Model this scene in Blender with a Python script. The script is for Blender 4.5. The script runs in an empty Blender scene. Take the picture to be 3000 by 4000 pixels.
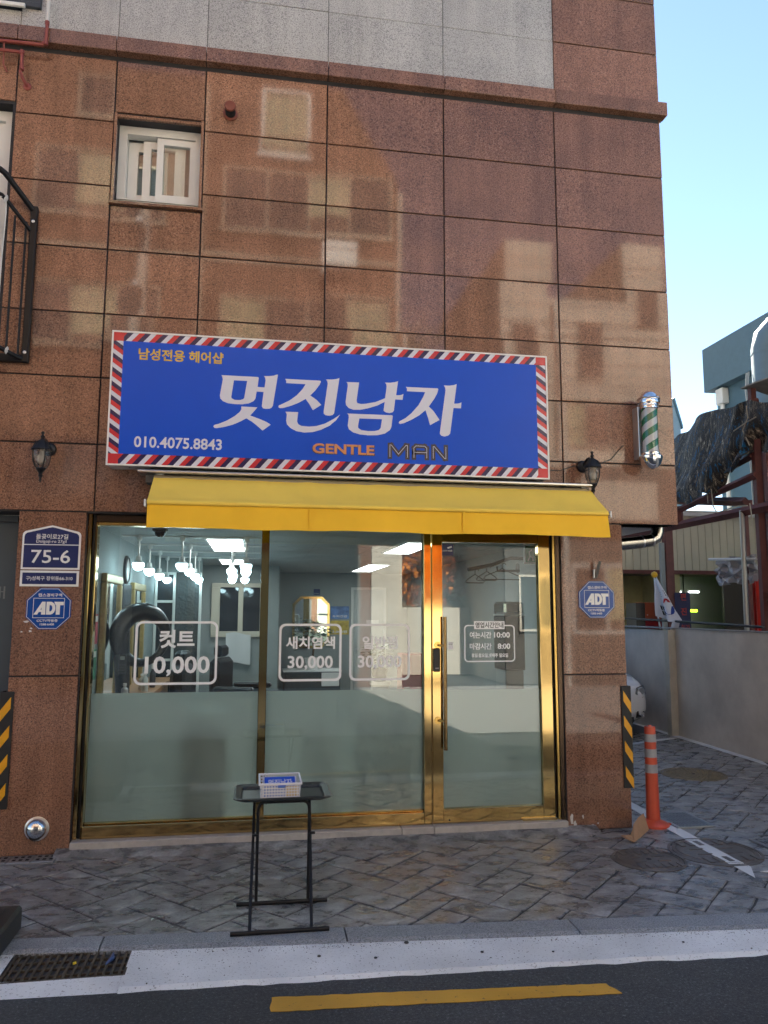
import bpy, math, random
from mathutils import Vector, Matrix
random.seed(7)
R = math.radians
scene = bpy.context.scene
COL = scene.collection

# ------------------------------------------------------------------ camera
cam_d = bpy.data.cameras.new("camera")
cam = bpy.data.objects.new("camera", cam_d); COL.objects.link(cam)
scene.camera = cam
cam_d.sensor_fit = 'VERTICAL'; cam_d.sensor_height = 36.0
cam_d.lens = 1650.07 / 2212.0 * 36.0
cam_d.clip_start = 0.05; cam_d.clip_end = 3000
_r = Vector((0.98623771, -0.16530067, 0.00329736)); _u = Vector((-0.0243805, -0.12567851, 0.9917714)); _f = Vector((0.16352607, 0.97820274, 0.127979))
cam.matrix_world = Matrix(((_r.x, _u.x, -_f.x, 0.0), (_r.y, _u.y, -_f.y, -5.7705), (_r.z, _u.z, -_f.z, 1.6639), (0, 0, 0, 1)))

# ------------------------------------------------------------------ sky, sun, exposure
SUN_EL, SUN_AZ = 37.0, 6.0          # the sun stands behind the building, 6 degrees right of straight ahead
world = bpy.data.worlds.new("World"); scene.world = world; world.use_nodes = True
nt = world.node_tree; nt.nodes.clear()
sky = nt.nodes.new('ShaderNodeTexSky'); sky.sky_type = 'NISHITA'; sky.sun_disc = False
sky.sun_elevation = R(SUN_EL); sky.sun_rotation = R(SUN_AZ); sky.air_density = 1.0; sky.dust_density = 0.04; sky.ozone_density = 1.4
bg = nt.nodes.new('ShaderNodeBackground'); bg.inputs['Strength'].default_value = 0.05
wo = nt.nodes.new('ShaderNodeOutputWorld')
nt.links.new(sky.outputs[0], bg.inputs[0]); nt.links.new(bg.outputs[0], wo.inputs[0])
sun_d = bpy.data.lights.new("sun", 'SUN'); sun_d.energy = 5.0; sun_d.angle = R(0.5); sun_d.color = (1.0, 0.91, 0.77)
sun = bpy.data.objects.new("sun", sun_d); COL.objects.link(sun)
_to = Vector((math.sin(R(SUN_AZ)) * math.cos(R(SUN_EL)), math.cos(R(SUN_AZ)) * math.cos(R(SUN_EL)), math.sin(R(SUN_EL))))
sun.rotation_euler = _to.to_track_quat('Z', 'Y').to_euler(); sun.location = _to * 40
vs = scene.view_settings
vs.view_transform = 'Standard'; vs.look = 'None'; vs.gamma = 1.0; vs.use_curve_mapping = False
vs.exposure = 2.52
scene.render.engine = 'CYCLES'
cy = scene.cycles
cy.use_denoising = True; cy.max_bounces = 7; cy.diffuse_bounces = 3; cy.glossy_bounces = 4; cy.transmission_bounces = 5; cy.transparent_max_bounces = 10
cy.use_adaptive_sampling = True; cy.adaptive_threshold = 0.03
cy.caustics_reflective = False; cy.caustics_refractive = False; cy.sample_clamp_indirect = 6.0

# ------------------------------------------------------------------ mesh helpers
class MB:
    def __init__(s): s.v = []; s.f = []
    def add(s, vs_, fs):
        n = len(s.v); s.v += [tuple(p) for p in vs_]; s.f += [tuple(i + n for i in f) for f in fs]; return s
    def box(s, x0, x1, y0, y1, z0, z1):
        return s.add([(x0,y0,z0),(x1,y0,z0),(x1,y1,z0),(x0,y1,z0),(x0,y0,z1),(x1,y0,z1),(x1,y1,z1),(x0,y1,z1)],
                     [(0,3,2,1),(4,5,6,7),(0,1,5,4),(1,2,6,5),(2,3,7,6),(3,0,4,7)])
    def cbox(s, x0, x1, y0, y1, z0, z1, c=0.004):
        # box whose twelve edges are chamfered
        vs_ = []
        for (sx, sy, sz) in [(a, b, d) for a in (0, 1) for b in (0, 1) for d in (0, 1)]:
            X = (x0, x1)[sx]; Y = (y0, y1)[sy]; Z = (z0, z1)[sz]
            ix = X + (c if sx == 0 else -c); iy = Y + (c if sy == 0 else -c); iz = Z + (c if sz == 0 else -c)
            vs_ += [(X, iy, iz), (ix, Y, iz), (ix, iy, Z)]
        def i(a, b, d, k): return (a * 4 + b * 2 + d) * 3 + k
        fs = []
        for a in (0, 1): fs.append((i(a,0,0,0), i(a,1,0,0), i(a,1,1,0), i(a,0,1,0)))
        for b in (0, 1): fs.append((i(0,b,0,1), i(1,b,0,1), i(1,b,1,1), i(0,b,1,1)))
        for d in (0, 1): fs.append((i(0,0,d,2), i(1,0,d,2), i(1,1,d,2), i(0,1,d,2)))
        for a in (0, 1):
            for b in (0, 1): fs.append((i(a,b,0,0), i(a,b,1,0), i(a,b,1,1), i(a,b,0,1)))
            for d in (0, 1): fs.append((i(a,0,d,0), i(a,1,d,0), i(a,1,d,2), i(a,0,d,2)))
        for b in (0, 1):
            for d in (0, 1): fs.append((i(0,b,d,1), i(1,b,d,1), i(1,b,d,2), i(0,b,d,2)))
        for a in (0, 1):
            for b in (0, 1):
                for d in (0, 1): fs.append((i(a,b,d,0), i(a,b,d,1), i(a,b,d,2)))
        return s.add(vs_, fs)
    def tube(s, pts, r, n=10, caps=True):
        pts = [Vector(p) for p in pts]; rs = r if isinstance(r, (list, tuple)) else [r] * len(pts)
        rings = []; up = None
        for k, p in enumerate(pts):
            d = (pts[min(k+1, len(pts)-1)] - pts[max(k-1, 0)]).normalized()
            if up is None:
                up = Vector((0,0,1)) if abs(d.z) < 0.9 else Vector((1,0,0))
            a = (up - d * up.dot(d))
            if a.length < 1e-5: a = d.orthogonal()
            a.normalize(); b = d.cross(a); up = a
            rings.append([p + (a * math.cos(2*math.pi*i/n) + b * math.sin(2*math.pi*i/n)) * rs[k] for i in range(n)])
        vs_ = [q for rg in rings for q in rg]; fs = []
        for k in range(len(pts)-1):
            for i in range(n): fs.append((k*n+i, k*n+(i+1)%n, (k+1)*n+(i+1)%n, (k+1)*n+i))
        if caps: fs += [tuple(range(n))[::-1], tuple((len(pts)-1)*n + i for i in range(n))]
        return s.add(vs_, fs)
    def lathe(s, prof, c, n=20, axis='Z', ang=None):
        # prof: list of (radius, height)
        vs_ = []; fs = []
        for (r_, h) in prof:
            for i in range(n):
                a = 2*math.pi*i/n; x, y = r_*math.cos(a), r_*math.sin(a)
                if axis == 'Z': q = (c[0]+x, c[1]+y, c[2]+h)
                elif axis == 'Y': q = (c[0]+x, c[1]+h, c[2]+y)
                else: q = (c[0]+h, c[1]+x, c[2]+y)
                vs_.append(q)
        for k in range(len(prof)-1):
            for i in range(n): fs.append((k*n+i, k*n+(i+1)%n, (k+1)*n+(i+1)%n, (k+1)*n+i))
        fs += [tuple(range(n))[::-1], tuple((len(prof)-1)*n+i for i in range(n))]
        return s.add(vs_, fs)
    def prism(s, poly, axis, a0, a1):
        # poly of 2D points; axis 'Y': poly in XZ, 'X': poly in YZ, 'Z': poly in XY
        n = len(poly)
        def q(p, a): return {'Y': (p[0], a, p[1]), 'X': (a, p[0], p[1]), 'Z': (p[0], p[1], a)}[axis]
        vs_ = [q(p, a0) for p in poly] + [q(p, a1) for p in poly]
        return s.add(vs_, [tuple(range(n)), tuple(range(2*n-1, n-1, -1))] + [(i, (i+1)%n, n+(i+1)%n, n+i) for i in range(n)])
    def sheet(s, grid, th=0.0, tdir=(0,0,1)):
        # grid: rows of points; a sheet with thickness th along tdir
        nr, nc = len(grid), len(grid[0]); t = Vector(tdir) * th
        vs_ = [Vector(p) for row in grid for p in row]; fs = []
        for i in range(nr-1):
            for j in range(nc-1): fs.append((i*nc+j, i*nc+j+1, (i+1)*nc+j+1, (i+1)*nc+j))
        if th:
            m = nr*nc; vs_ += [p + t for p in vs_]; fs += [tuple(reversed([k+m for k in f])) for f in fs]
            rim = [j for j in range(nc)] + [i*nc+nc-1 for i in range(1, nr)] + [(nr-1)*nc+j for j in range(nc-2, -1, -1)] + [i*nc for i in range(nr-2, 0, -1)]
            for k in range(len(rim)):
                a, b = rim[k], rim[(k+1) % len(rim)]; fs.append((b, a, a+m, b+m))
        return s.add(vs_, fs)
    def build(s, name, mat, parent=None, smooth=False, origin=None):
        if origin is None:
            lo = [min(p[k] for p in s.v) for k in range(3)]; hi = [max(p[k] for p in s.v) for k in range(3)]
            origin = ((lo[0]+hi[0])/2, (lo[1]+hi[1])/2, lo[2])
        o_ = Vector(origin)
        me = bpy.data.meshes.new(name)
        me.from_pydata([tuple(Vector(p) - o_) for p in s.v], [], s.f); me.validate(); me.update()
        return link(name, me, mat, parent, o_, smooth)

def wloc(o):
    v = Vector(o.location)
    while o.parent: o = o.parent; v += Vector(o.location)
    return v
def link(name, me, mat, parent, o_, smooth=False):
    me.materials.clear(); me.materials.append(mat)
    if smooth:
        me.polygons.foreach_set('use_smooth', [True]*len(me.polygons))
        try: me.set_sharp_from_angle(angle=R(40))
        except Exception: pass
    ob = bpy.data.objects.new(name, me); COL.objects.link(ob)
    if parent is not None: ob.parent = parent; ob.location = Vector(o_) - wloc(parent)
    else: ob.location = o_
    return ob
def thing(name, loc, label, cat, group=None):
    o = bpy.data.objects.new(name, None); COL.objects.link(o); o.location = loc; o.empty_display_size = 0.1
    return tag(o, label, cat, group)
def tag(o, label, cat, group=None):
    o['label'] = label; o['category'] = cat
    if group: o['group'] = group
    return o
def struct(o, label=None):
    o['kind'] = 'structure'
    if label: o['label'] = label
    return o
def copy_tree(o, parent=None, loc=None):
    c = o.copy(); COL.objects.link(c); c.parent = parent
    if loc is not None: c.location = loc
    for ch in list(o.children): copy_tree(ch, c)
    return c
def curve_mesh(loops, depth, y, name, mat, parent, flip=False):
    # flat shape of closed loops in the XZ plane (inner loops are holes), given real thickness towards -Y
    cu = bpy.data.curves.new('tmp', 'CURVE'); cu.dimensions = '2D'; cu.fill_mode = 'BOTH'; cu.extrude = depth/2
    for lp in loops:
        sp = cu.splines.new('POLY'); sp.points.add(len(lp)-1); sp.use_cyclic_u = True
        for k, (a, b) in enumerate(lp): sp.points[k].co = (a, b, 0, 1)
    return _curve_to(cu, name, mat, parent, lambda x, z, d: (x, y - depth/2 - d, z))
def _curve_to(cu, name, mat, parent, fn):
    ob = bpy.data.objects.new('tmp', cu); me = ob.to_mesh()
    m = MB(); m.v = [fn(v.co.x, v.co.y, v.co.z) for v in me.vertices]; m.f = [tuple(p.vertices) for p in me.polygons]
    ob.to_mesh_clear(); bpy.data.objects.remove(ob); bpy.data.curves.remove(cu)
    return m.build(name, mat, parent)
def text(body, x0, x1, z0, z1, y, mat, parent, bold=0.012, depth=0.002, name='lettering', at=None):
    # lettering fitted to a box on a plane facing -Y (or mapped by `at`)
    cu = bpy.data.curves.new('tmp', 'FONT'); cu.body = body; cu.offset = bold; cu.extrude = 0.5; cu.resolution_u = 3
    ob = bpy.data.objects.new('tmp', cu); me = ob.to_mesh()
    xs = [v.co.x for v in me.vertices]; ys = [v.co.y for v in me.vertices]
    ax, bx, ay, by = min(xs), max(xs), min(ys), max(ys)
    fn = at or (lambda X, Z, d: (X, y - d, Z))
    m = MB(); m.v = [fn(x0 + (v.co.x-ax)/(bx-ax)*(x1-x0), z0 + (v.co.y-ay)/(by-ay)*(z1-z0), (v.co.z+0.5)*depth) for v in me.vertices]
    m.f = [tuple(p.vertices) for p in me.polygons]; ob.to_mesh_clear(); bpy.data.objects.remove(ob); bpy.data.curves.remove(cu)
    return m.build(name, mat, parent)
def rrect(x0, x1, z0, z1, r, n=5):
    pts = []
    for cx, cz, a0 in ((x1-r, z1-r, 0), (x0+r, z1-r, 90), (x0+r, z0+r, 180), (x1-r, z0+r, 270)):
        for k in range(n+1):
            a = R(a0 + 90*k/n); pts.append((cx + r*math.cos(a), cz + r*math.sin(a)))
    return pts
def arc(c, r, a0, a1, n, plane='XZ', w=0.0):
    out = []
    for k in range(n+1):
        a = R(a0 + (a1-a0)*k/n); p, q = r*math.cos(a), r*math.sin(a)
        out.append({'XZ': (c[0]+p, c[1], c[2]+q), 'YZ': (c[0], c[1]+p, c[2]+q), 'XY': (c[0]+p, c[1]+q, c[2])}[plane])
    return out

# ------------------------------------------------------------------ materials
MATS = {}
def mat(name, base=(0.5,0.5,0.5), rough=0.5, metal=0.0, ior=1.5, var=0.0, vscale=8.0, bump=0.0, bscale=60.0, emit=None, estr=0.0, trans=0.0, alpha=1.0, coat=0.0, rvar=0.0, tone=0.0):
    m = bpy.data.materials.new(name); m.use_nodes = True; MATS[name] = m
    t = m.node_tree; b = t.nodes['Principled BSDF']
    b.inputs['Base Color'].default_value = (*base, 1); b.inputs['Roughness'].default_value = rough; b.inputs['Metallic'].default_value = metal
    b.inputs['IOR'].default_value = ior; b.inputs['Transmission Weight'].default_value = trans; b.inputs['Alpha'].default_value = alpha; b.inputs['Coat Weight'].default_value = coat
    if emit: b.inputs['Emission Color'].default_value = (*emit, 1); b.inputs['Emission Strength'].default_value = estr
    if var or bump or rvar or tone:
        g = t.nodes.new('ShaderNodeNewGeometry')
        if var or rvar or tone:
            n = t.nodes.new('ShaderNodeTexNoise'); n.inputs['Scale'].default_value = vscale; n.inputs['Detail'].default_value = 6; n.inputs['Roughness'].default_value = 0.65
            t.links.new(g.outputs['Position'], n.inputs['Vector'])
            mr = t.nodes.new('ShaderNodeMapRange'); mr.inputs[1].default_value = 0.3; mr.inputs[2].default_value = 0.7; mr.inputs[3].default_value = 1-var; mr.inputs[4].default_value = 1+var
            t.links.new(n.outputs['Fac'], mr.inputs[0])
            src = mr.outputs[0]
            if tone:
                oi = t.nodes.new('ShaderNodeObjectInfo'); m2 = t.nodes.new('ShaderNodeMapRange'); m2.inputs[3].default_value = 1-tone; m2.inputs[4].default_value = 1+tone
                t.links.new(oi.outputs['Random'], m2.inputs[0]); mm = t.nodes.new('ShaderNodeMath'); mm.operation = 'MULTIPLY'
                t.links.new(src, mm.inputs[0]); t.links.new(m2.outputs[0], mm.inputs[1]); src = mm.outputs[0]
            vm = t.nodes.new('ShaderNodeVectorMath'); vm.operation = 'SCALE'; vm.inputs[0].default_value = base
            t.links.new(src, vm.inputs['Scale']); t.links.new(vm.outputs[0], b.inputs['Base Color'])
            if rvar:
                m3 = t.nodes.new('ShaderNodeMapRange'); m3.inputs[1].default_value = 0.3; m3.inputs[2].default_value = 0.7; m3.inputs[3].default_value = max(0.02, rough-rvar); m3.inputs[4].default_value = min(1, rough+rvar)
                t.links.new(n.outputs['Fac'], m3.inputs[0]); t.links.new(m3.outputs[0], b.inputs['Roughness'])
        if bump:
            n2 = t.nodes.new('ShaderNodeTexNoise'); n2.inputs['Scale'].default_value = bscale; n2.inputs['Detail'].default_value = 4
            t.links.new(g.outputs['Position'], n2.inputs['Vector'])
            bp = t.nodes.new('ShaderNodeBump'); bp.inputs['Strength'].default_value = bump; bp.inputs['Distance'].default_value = 0.01
            t.links.new(n2.outputs['Fac'], bp.inputs['Height']); t.links.new(bp.outputs[0], b.inputs['Normal'])
    return m
def granite(name, cols, rough, scale=1.0, ior=1.6, tone=0.06, stain=0.12):
    # speckled polished granite: three mineral colours from two grain noises, world-space so neighbouring slabs differ
    m = bpy.data.materials.new(name); m.use_nodes = True; MATS[name] = m
    t = m.node_tree; b = t.nodes['Principled BSDF']; g = t.nodes.new('ShaderNodeNewGeometry'); oi = t.nodes.new('ShaderNodeObjectInfo')
    off = t.nodes.new('ShaderNodeVectorMath'); off.operation = 'MULTIPLY_ADD'; off.inputs[1].default_value = (1, 1, 1)
    sc = t.nodes.new('ShaderNodeVectorMath'); sc.operation = 'SCALE'; sc.inputs[0].default_value = (3.1, 7.7, 5.3); t.links.new(oi.outputs['Random'], sc.inputs['Scale'])
    t.links.new(g.outputs['Position'], off.inputs[0]); t.links.new(sc.outputs[0], off.inputs[2])
    def noise(s_, d_=2.0, r_=0.6):
        n = t.nodes.new('ShaderNodeTexNoise'); n.inputs['Scale'].default_value = s_; n.inputs['Detail'].default_value = d_; n.inputs['Roughness'].default_value = r_
        t.links.new(off.outputs[0], n.inputs['Vector']); return n
    n1 = noise(135*scale, 2.5, 0.7); n2 = noise(80*scale, 2); n3 = noise(2.2, 4)
    mp = t.nodes.new('ShaderNodeMapping'); mp.inputs['Scale'].default_value = (9.0, 9.0, 0.55); t.links.new(g.outputs['Position'], mp.inputs[0])
    n4 = t.nodes.new('ShaderNodeTexNoise'); n4.inputs['Scale'].default_value = 1.0; n4.inputs['Detail'].default_value = 5; t.links.new(mp.outputs[0], n4.inputs['Vector'])
    r1 = t.nodes.new('ShaderNodeValToRGB'); cr = r1.color_ramp; cr.elements[0].position = 0.34; cr.elements[0].color = (*cols[0], 1); cr.elements[1].position = 0.44; cr.elements[1].color = (*cols[1], 1)
    e = cr.elements.new(0.56); e.color = (*cols[1], 1); e = cr.elements.new(0.64); e.color = (*cols[2], 1)
    t.links.new(n1.outputs['Fac'], r1.inputs[0])
    r2 = t.nodes.new('ShaderNodeValToRGB'); c2 = r2.color_ramp; c2.elements[0].position = 0.36; c2.elements[0].color = (0.52, 0.52, 0.54, 1); c2.elements[1].position = 0.5; c2.elements[1].color = (1, 1, 1, 1)
    t.links.new(n2.outputs['Fac'], r2.inputs[0])
    mx = t.nodes.new('ShaderNodeMix'); mx.data_type = 'RGBA'; mx.blend_type = 'MULTIPLY'; mx.inputs[0].default_value = 1
    t.links.new(r1.outputs[0], mx.inputs[6]); t.links.new(r2.outputs[0], mx.inputs[7])
    m3 = t.nodes.new('ShaderNodeMapRange'); m3.inputs[1].default_value = 0.3; m3.inputs[2].default_value = 0.7; m3.inputs[3].default_value = 1-stain; m3.inputs[4].default_value = 1+stain*0.7; t.links.new(n3.outputs['Fac'], m3.inputs[0])
    m4 = t.nodes.new('ShaderNodeMapRange'); m4.inputs[3].default_value = 1-tone; m4.inputs[4].default_value = 1+tone; t.links.new(oi.outputs['Random'], m4.inputs[0])
    mm = t.nodes.new('ShaderNodeMath'); mm.operation = 'MULTIPLY'; t.links.new(m3.outputs[0], mm.inputs[0]); t.links.new(m4.outputs[0], mm.inputs[1])
    vm = t.nodes.new('ShaderNodeVectorMath'); vm.operation = 'SCALE'; t.links.new(mx.outputs[2], vm.inputs[0]); m5 = t.nodes.new('ShaderNodeMapRange'); m5.inputs[1].default_value = 0.35; m5.inputs[2].default_value = 0.7; m5.inputs[3].default_value = 1.04; m5.inputs[4].default_value = 1.0-stain; t.links.new(n4.outputs['Fac'], m5.inputs[0])
    m6 = t.nodes.new('ShaderNodeMath'); m6.operation = 'MULTIPLY'; t.links.new(mm.outputs[0], m6.inputs[0]); t.links.new(m5.outputs[0], m6.inputs[1]); t.links.new(m6.outputs[0], vm.inputs['Scale'])
    t.links.new(vm.outputs[0], b.inputs['Base Color'])
    mr = t.nodes.new('ShaderNodeMapRange'); mr.inputs[3].default_value = rough*0.6; mr.inputs[4].default_value = rough*1.6; t.links.new(n2.outputs['Fac'], mr.inputs[0]); t.links.new(mr.outputs[0], b.inputs['Roughness'])
    b.inputs['IOR'].default_value = ior
    return m
def glass(name, tint=(0.93,0.97,0.95), ior=1.5, dirt=0.0):
    m = bpy.data.materials.new(name); m.use_nodes = True; MATS[name] = m
    t = m.node_tree; t.nodes.remove(t.nodes['Principled BSDF']); out = t.nodes['Material Output']
    tr = t.nodes.new('ShaderNodeBsdfTransparent'); tr.inputs[0].default_value = (*tint, 1)
    gl = t.nodes.new('ShaderNodeBsdfGlossy'); gl.inputs['Roughness'].default_value = 0.0
    lw = t.nodes.new('ShaderNodeLayerWeight'); lw.inputs[0].default_value = 0.5        # Schlick reflectance, the same on both faces of the pane
    pw = t.nodes.new('ShaderNodeMath'); pw.operation = 'POWER'; pw.inputs[1].default_value = 5.0; t.links.new(lw.outputs['Facing'], pw.inputs[0])
    f0 = ((ior-1)/(ior+1))**2
    fr = t.nodes.new('ShaderNodeMath'); fr.operation = 'MULTIPLY_ADD'; fr.inputs[1].default_value = 1-f0; fr.inputs[2].default_value = f0; t.links.new(pw.outputs[0], fr.inputs[0])
    mx = t.nodes.new('ShaderNodeMixShader'); t.links.new(fr.outputs[0], mx.inputs[0]); t.links.new(tr.outputs[0], mx.inputs[1]); t.links.new(gl.outputs[0], mx.inputs[2])
    if dirt:
        df = t.nodes.new('ShaderNodeBsdfDiffuse'); df.inputs[0].default_value = (0.6, 0.62, 0.62, 1)
        m2 = t.nodes.new('ShaderNodeMixShader'); m2.inputs[0].default_value = dirt
        t.links.new(mx.outputs[0], m2.inputs[1]); t.links.new(df.outputs[0], m2.inputs[2]); t.links.new(m2.outputs[0], out.inputs[0])
    else: t.links.new(mx.outputs[0], out.inputs[0])
    return m
def frosted(name):
    # etched film: wide-angle rough transmission plus a little surface scatter
    m = bpy.data.materials.new(name); m.use_nodes = True; MATS[name] = m
    t = m.node_tree; t.nodes.remove(t.nodes['Principled BSDF']); out = t.nodes['Material Output']
    tl = t.nodes.new('ShaderNodeBsdfTranslucent'); tl.inputs[0].default_value = (0.84, 0.90, 0.85, 1)
    df = t.nodes.new('ShaderNodeBsdfDiffuse'); df.inputs[0].default_value = (0.70, 0.77, 0.71, 1)
    rf = t.nodes.new('ShaderNodeBsdfRefraction'); rf.inputs['Color'].default_value = (0.80, 0.90, 0.86, 1); rf.inputs['Roughness'].default_value = 0.42; rf.inputs['IOR'].default_value = 1.25
    m1 = t.nodes.new('ShaderNodeMixShader'); m1.inputs[0].default_value = 0.45; t.links.new(tl.outputs[0], m1.inputs[1]); t.links.new(df.outputs[0], m1.inputs[2])
    m2 = t.nodes.new('ShaderNodeMixShader'); m2.inputs[0].default_value = 0.38; t.links.new(m1.outputs[0], m2.inputs[1]); t.links.new(rf.outputs[0], m2.inputs[2])
    g = t.nodes.new('ShaderNodeNewGeometry'); mp = t.nodes.new('ShaderNodeMapping'); mp.inputs['Scale'].default_value = (2.2, 1.0, 0.9); t.links.new(g.outputs['Position'], mp.inputs[0])
    n = t.nodes.new('ShaderNodeTexNoise'); n.inputs['Scale'].default_value = 2.0; n.inputs['Detail'].default_value = 8; n.inputs['Roughness'].default_value = 0.7; t.links.new(mp.outputs[0], n.inputs['Vector'])
    mr = t.nodes.new('ShaderNodeMapRange'); mr.inputs[1].default_value = 0.3; mr.inputs[2].default_value = 0.7; mr.inputs[3].default_value = 0.36; mr.inputs[4].default_value = 0.58; t.links.new(n.outputs['Fac'], mr.inputs[0]); t.links.new(mr.outputs[0], m2.inputs[0])
    t.links.new(m2.outputs[0], out.inputs[0])
    return m
def emitter(name, col, s):
    m = bpy.data.materials.new(name); m.use_nodes = True; MATS[name] = m
    t = m.node_tree; t.nodes.remove(t.nodes['Principled BSDF']); e = t.nodes.new('ShaderNodeEmission'); e.inputs[0].default_value = (*col, 1); e.inputs[1].default_value = s
    t.links.new(e.outputs[0], t.nodes['Material Output'].inputs[0]); return m

GR = granite('red granite', [(0.060,0.051,0.048), (0.285,0.142,0.088), (0.42,0.255,0.170)], 0.045, ior=1.5, tone=0.13, stain=0.20)
GW = granite('white granite', [(0.20,0.20,0.195), (0.50,0.49,0.46), (0.64,0.63,0.59)], 0.20, scale=1.5, tone=0.03)
GS = granite('grey granite', [(0.10,0.105,0.11), (0.29,0.305,0.32), (0.45,0.46,0.47)], 0.5, scale=1.3, ior=1.45)
SILL = mat('sill stone', (0.42,0.39,0.36), 0.45, var=0.15, vscale=20, bump=0.1)
MORTAR = mat('mortar', (0.035,0.034,0.036), 0.9, var=0.2)
GOLD = mat('gold metal', (0.60,0.42,0.17), 0.08, 1.0, rvar=0.03, vscale=3)
GOLDB = mat('brushed gold', (0.62,0.40,0.12), 0.22, 1.0)
BRONZE = mat('dark bronze', (0.085,0.055,0.035), 0.22, 0.8)
BLACKGAP = mat('dark seal', (0.012,0.012,0.012), 0.6)
GLASS = glass('clear glass', (0.955,0.985,0.975), 1.75, dirt=0.010)
GLASSD = glass('dark tinted glass', (0.35,0.40,0.42), 1.5)
FROST = frosted('frosted film')
VINYL = mat('white vinyl', (0.86,0.87,0.88), 0.5)
WHITEP = mat('white paint', (0.78,0.78,0.76), 0.4, var=0.04)
WHITEM = mat('white powder coat', (0.74,0.74,0.70), 0.35, var=0.05, vscale=3)
ALU = mat('aluminium', (0.78,0.78,0.76), 0.3, 0.9)
CHROME = mat('chrome', (0.85,0.86,0.88), 0.04, 1.0)
BRUSHED = mat('brushed steel', (0.62,0.62,0.62), 0.28, 1.0, var=0.08)
BLACKM = mat('black metal', (0.010,0.010,0.011), 0.42, ior=1.35)
BLACKP = mat('black plastic', (0.018,0.019,0.02), 0.45, var=0.1)
IRON = mat('cast black lantern metal', (0.014,0.014,0.016), 0.42, 0.3, bump=0.1, bscale=80)
SBLUE = mat('sign blue vinyl', (0.004,0.080,0.58), 0.32, ior=1.36, var=0.04, vscale=1.5)
SRED = mat('sign red vinyl', (0.55,0.030,0.040), 0.25)
SNAVY = mat('sign navy vinyl', (0.022,0.015,0.075), 0.25)
SWHITE = mat('sign white vinyl', (0.66,0.67,0.76), 0.3)
YTEXT = mat('sign yellow vinyl', (0.66,0.43,0.045), 0.3)
COPPER = mat('sign copper vinyl', (0.60,0.26,0.10), 0.3)
DTEXT = mat('sign dark vinyl', (0.045,0.040,0.050), 0.3)
AWN2 = mat('pale awning fabric', (0.93,0.65,0.095), 0.8, var=0.06, vscale=2.0, bump=0.08, bscale=300)  # paler yellow for the slope than for the valance
AWN = mat('yellow awning fabric', (0.93,0.54,0.022), 0.75, var=0.06, vscale=2.0, bump=0.08, bscale=300)
NAVYP = mat('address plate navy', (0.012,0.022,0.105), 0.3)
ADTB = mat('security sign blue', (0.010,0.065,0.30), 0.25)
ORANGE = mat('orange rubber', (0.52,0.075,0.032), 0.42, var=0.10, vscale=12)
REFLS = mat('grey reflective band', (0.30,0.31,0.32), 0.35, var=0.12, vscale=20)
YELR = mat('yellow reflective tape', (0.78,0.36,0.012), 0.35, var=0.08, vscale=15)
RUBBER = mat('black rubber', (0.014,0.014,0.014), 0.6, var=0.15)
GREENV = mat('barber green', (0.010,0.15,0.072), 0.15)
GREYV = mat('barber grey white', (0.50,0.52,0.54), 0.15)
RPIPE = mat('red brown painted pipe', (0.26,0.055,0.042), 0.45, var=0.1)
CARD = mat('cardboard', (0.36,0.21,0.11), 0.8, var=0.08, vscale=25)

# ------------------------------------------------------------------ ground materials
def asphalt(name):
    m = bpy.data.materials.new(name); m.use_nodes = True; MATS[name] = m
    t = m.node_tree; b = t.nodes['Principled BSDF']; g = t.nodes.new('ShaderNodeNewGeometry')
    def noise(s_, d_, r_=0.6):
        n = t.nodes.new('ShaderNodeTexNoise'); n.inputs['Scale'].default_value = s_; n.inputs['Detail'].default_value = d_; n.inputs['Roughness'].default_value = r_
        t.links.new(g.outputs['Position'], n.inputs['Vector']); return n
    n1 = noise(70, 5, 0.9); n2 = noise(1.1, 5)
    rp = t.nodes.new('ShaderNodeValToRGB'); c = rp.color_ramp; c.elements[0].position = 0.35; c.elements[0].color = (0.026,0.028,0.031,1); c.elements[1].position = 0.70; c.elements[1].color = (0.28,0.29,0.30,1)
    e = c.elements.new(0.58); e.color = (0.078,0.081,0.085,1)
    t.links.new(n1.outputs['Fac'], rp.inputs[0])
    mr = t.nodes.new('ShaderNodeMapRange'); mr.inputs[1].default_value = 0.3; mr.inputs[2].default_value = 0.7; mr.inputs[3].default_value = 0.7; mr.inputs[4].default_value = 1.35; t.links.new(n2.outputs['Fac'], mr.inputs[0])
    vm = t.nodes.new('ShaderNodeVectorMath'); vm.operation = 'SCALE'; t.links.new(rp.outputs[0], vm.inputs[0]); t.links.new(mr.outputs[0], vm.inputs['Scale']); t.links.new(vm.outputs[0], b.inputs['Base Color'])
    bp = t.nodes.new('ShaderNodeBump'); bp.inputs['Strength'].default_value = 0.9; bp.inputs['Distance'].default_value = 0.012; t.links.new(n1.outputs['Fac'], bp.inputs['Height']); t.links.new(bp.outputs[0], b.inputs['Normal'])
    b.inputs['Roughness'].default_value = 0.75
    return m
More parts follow.
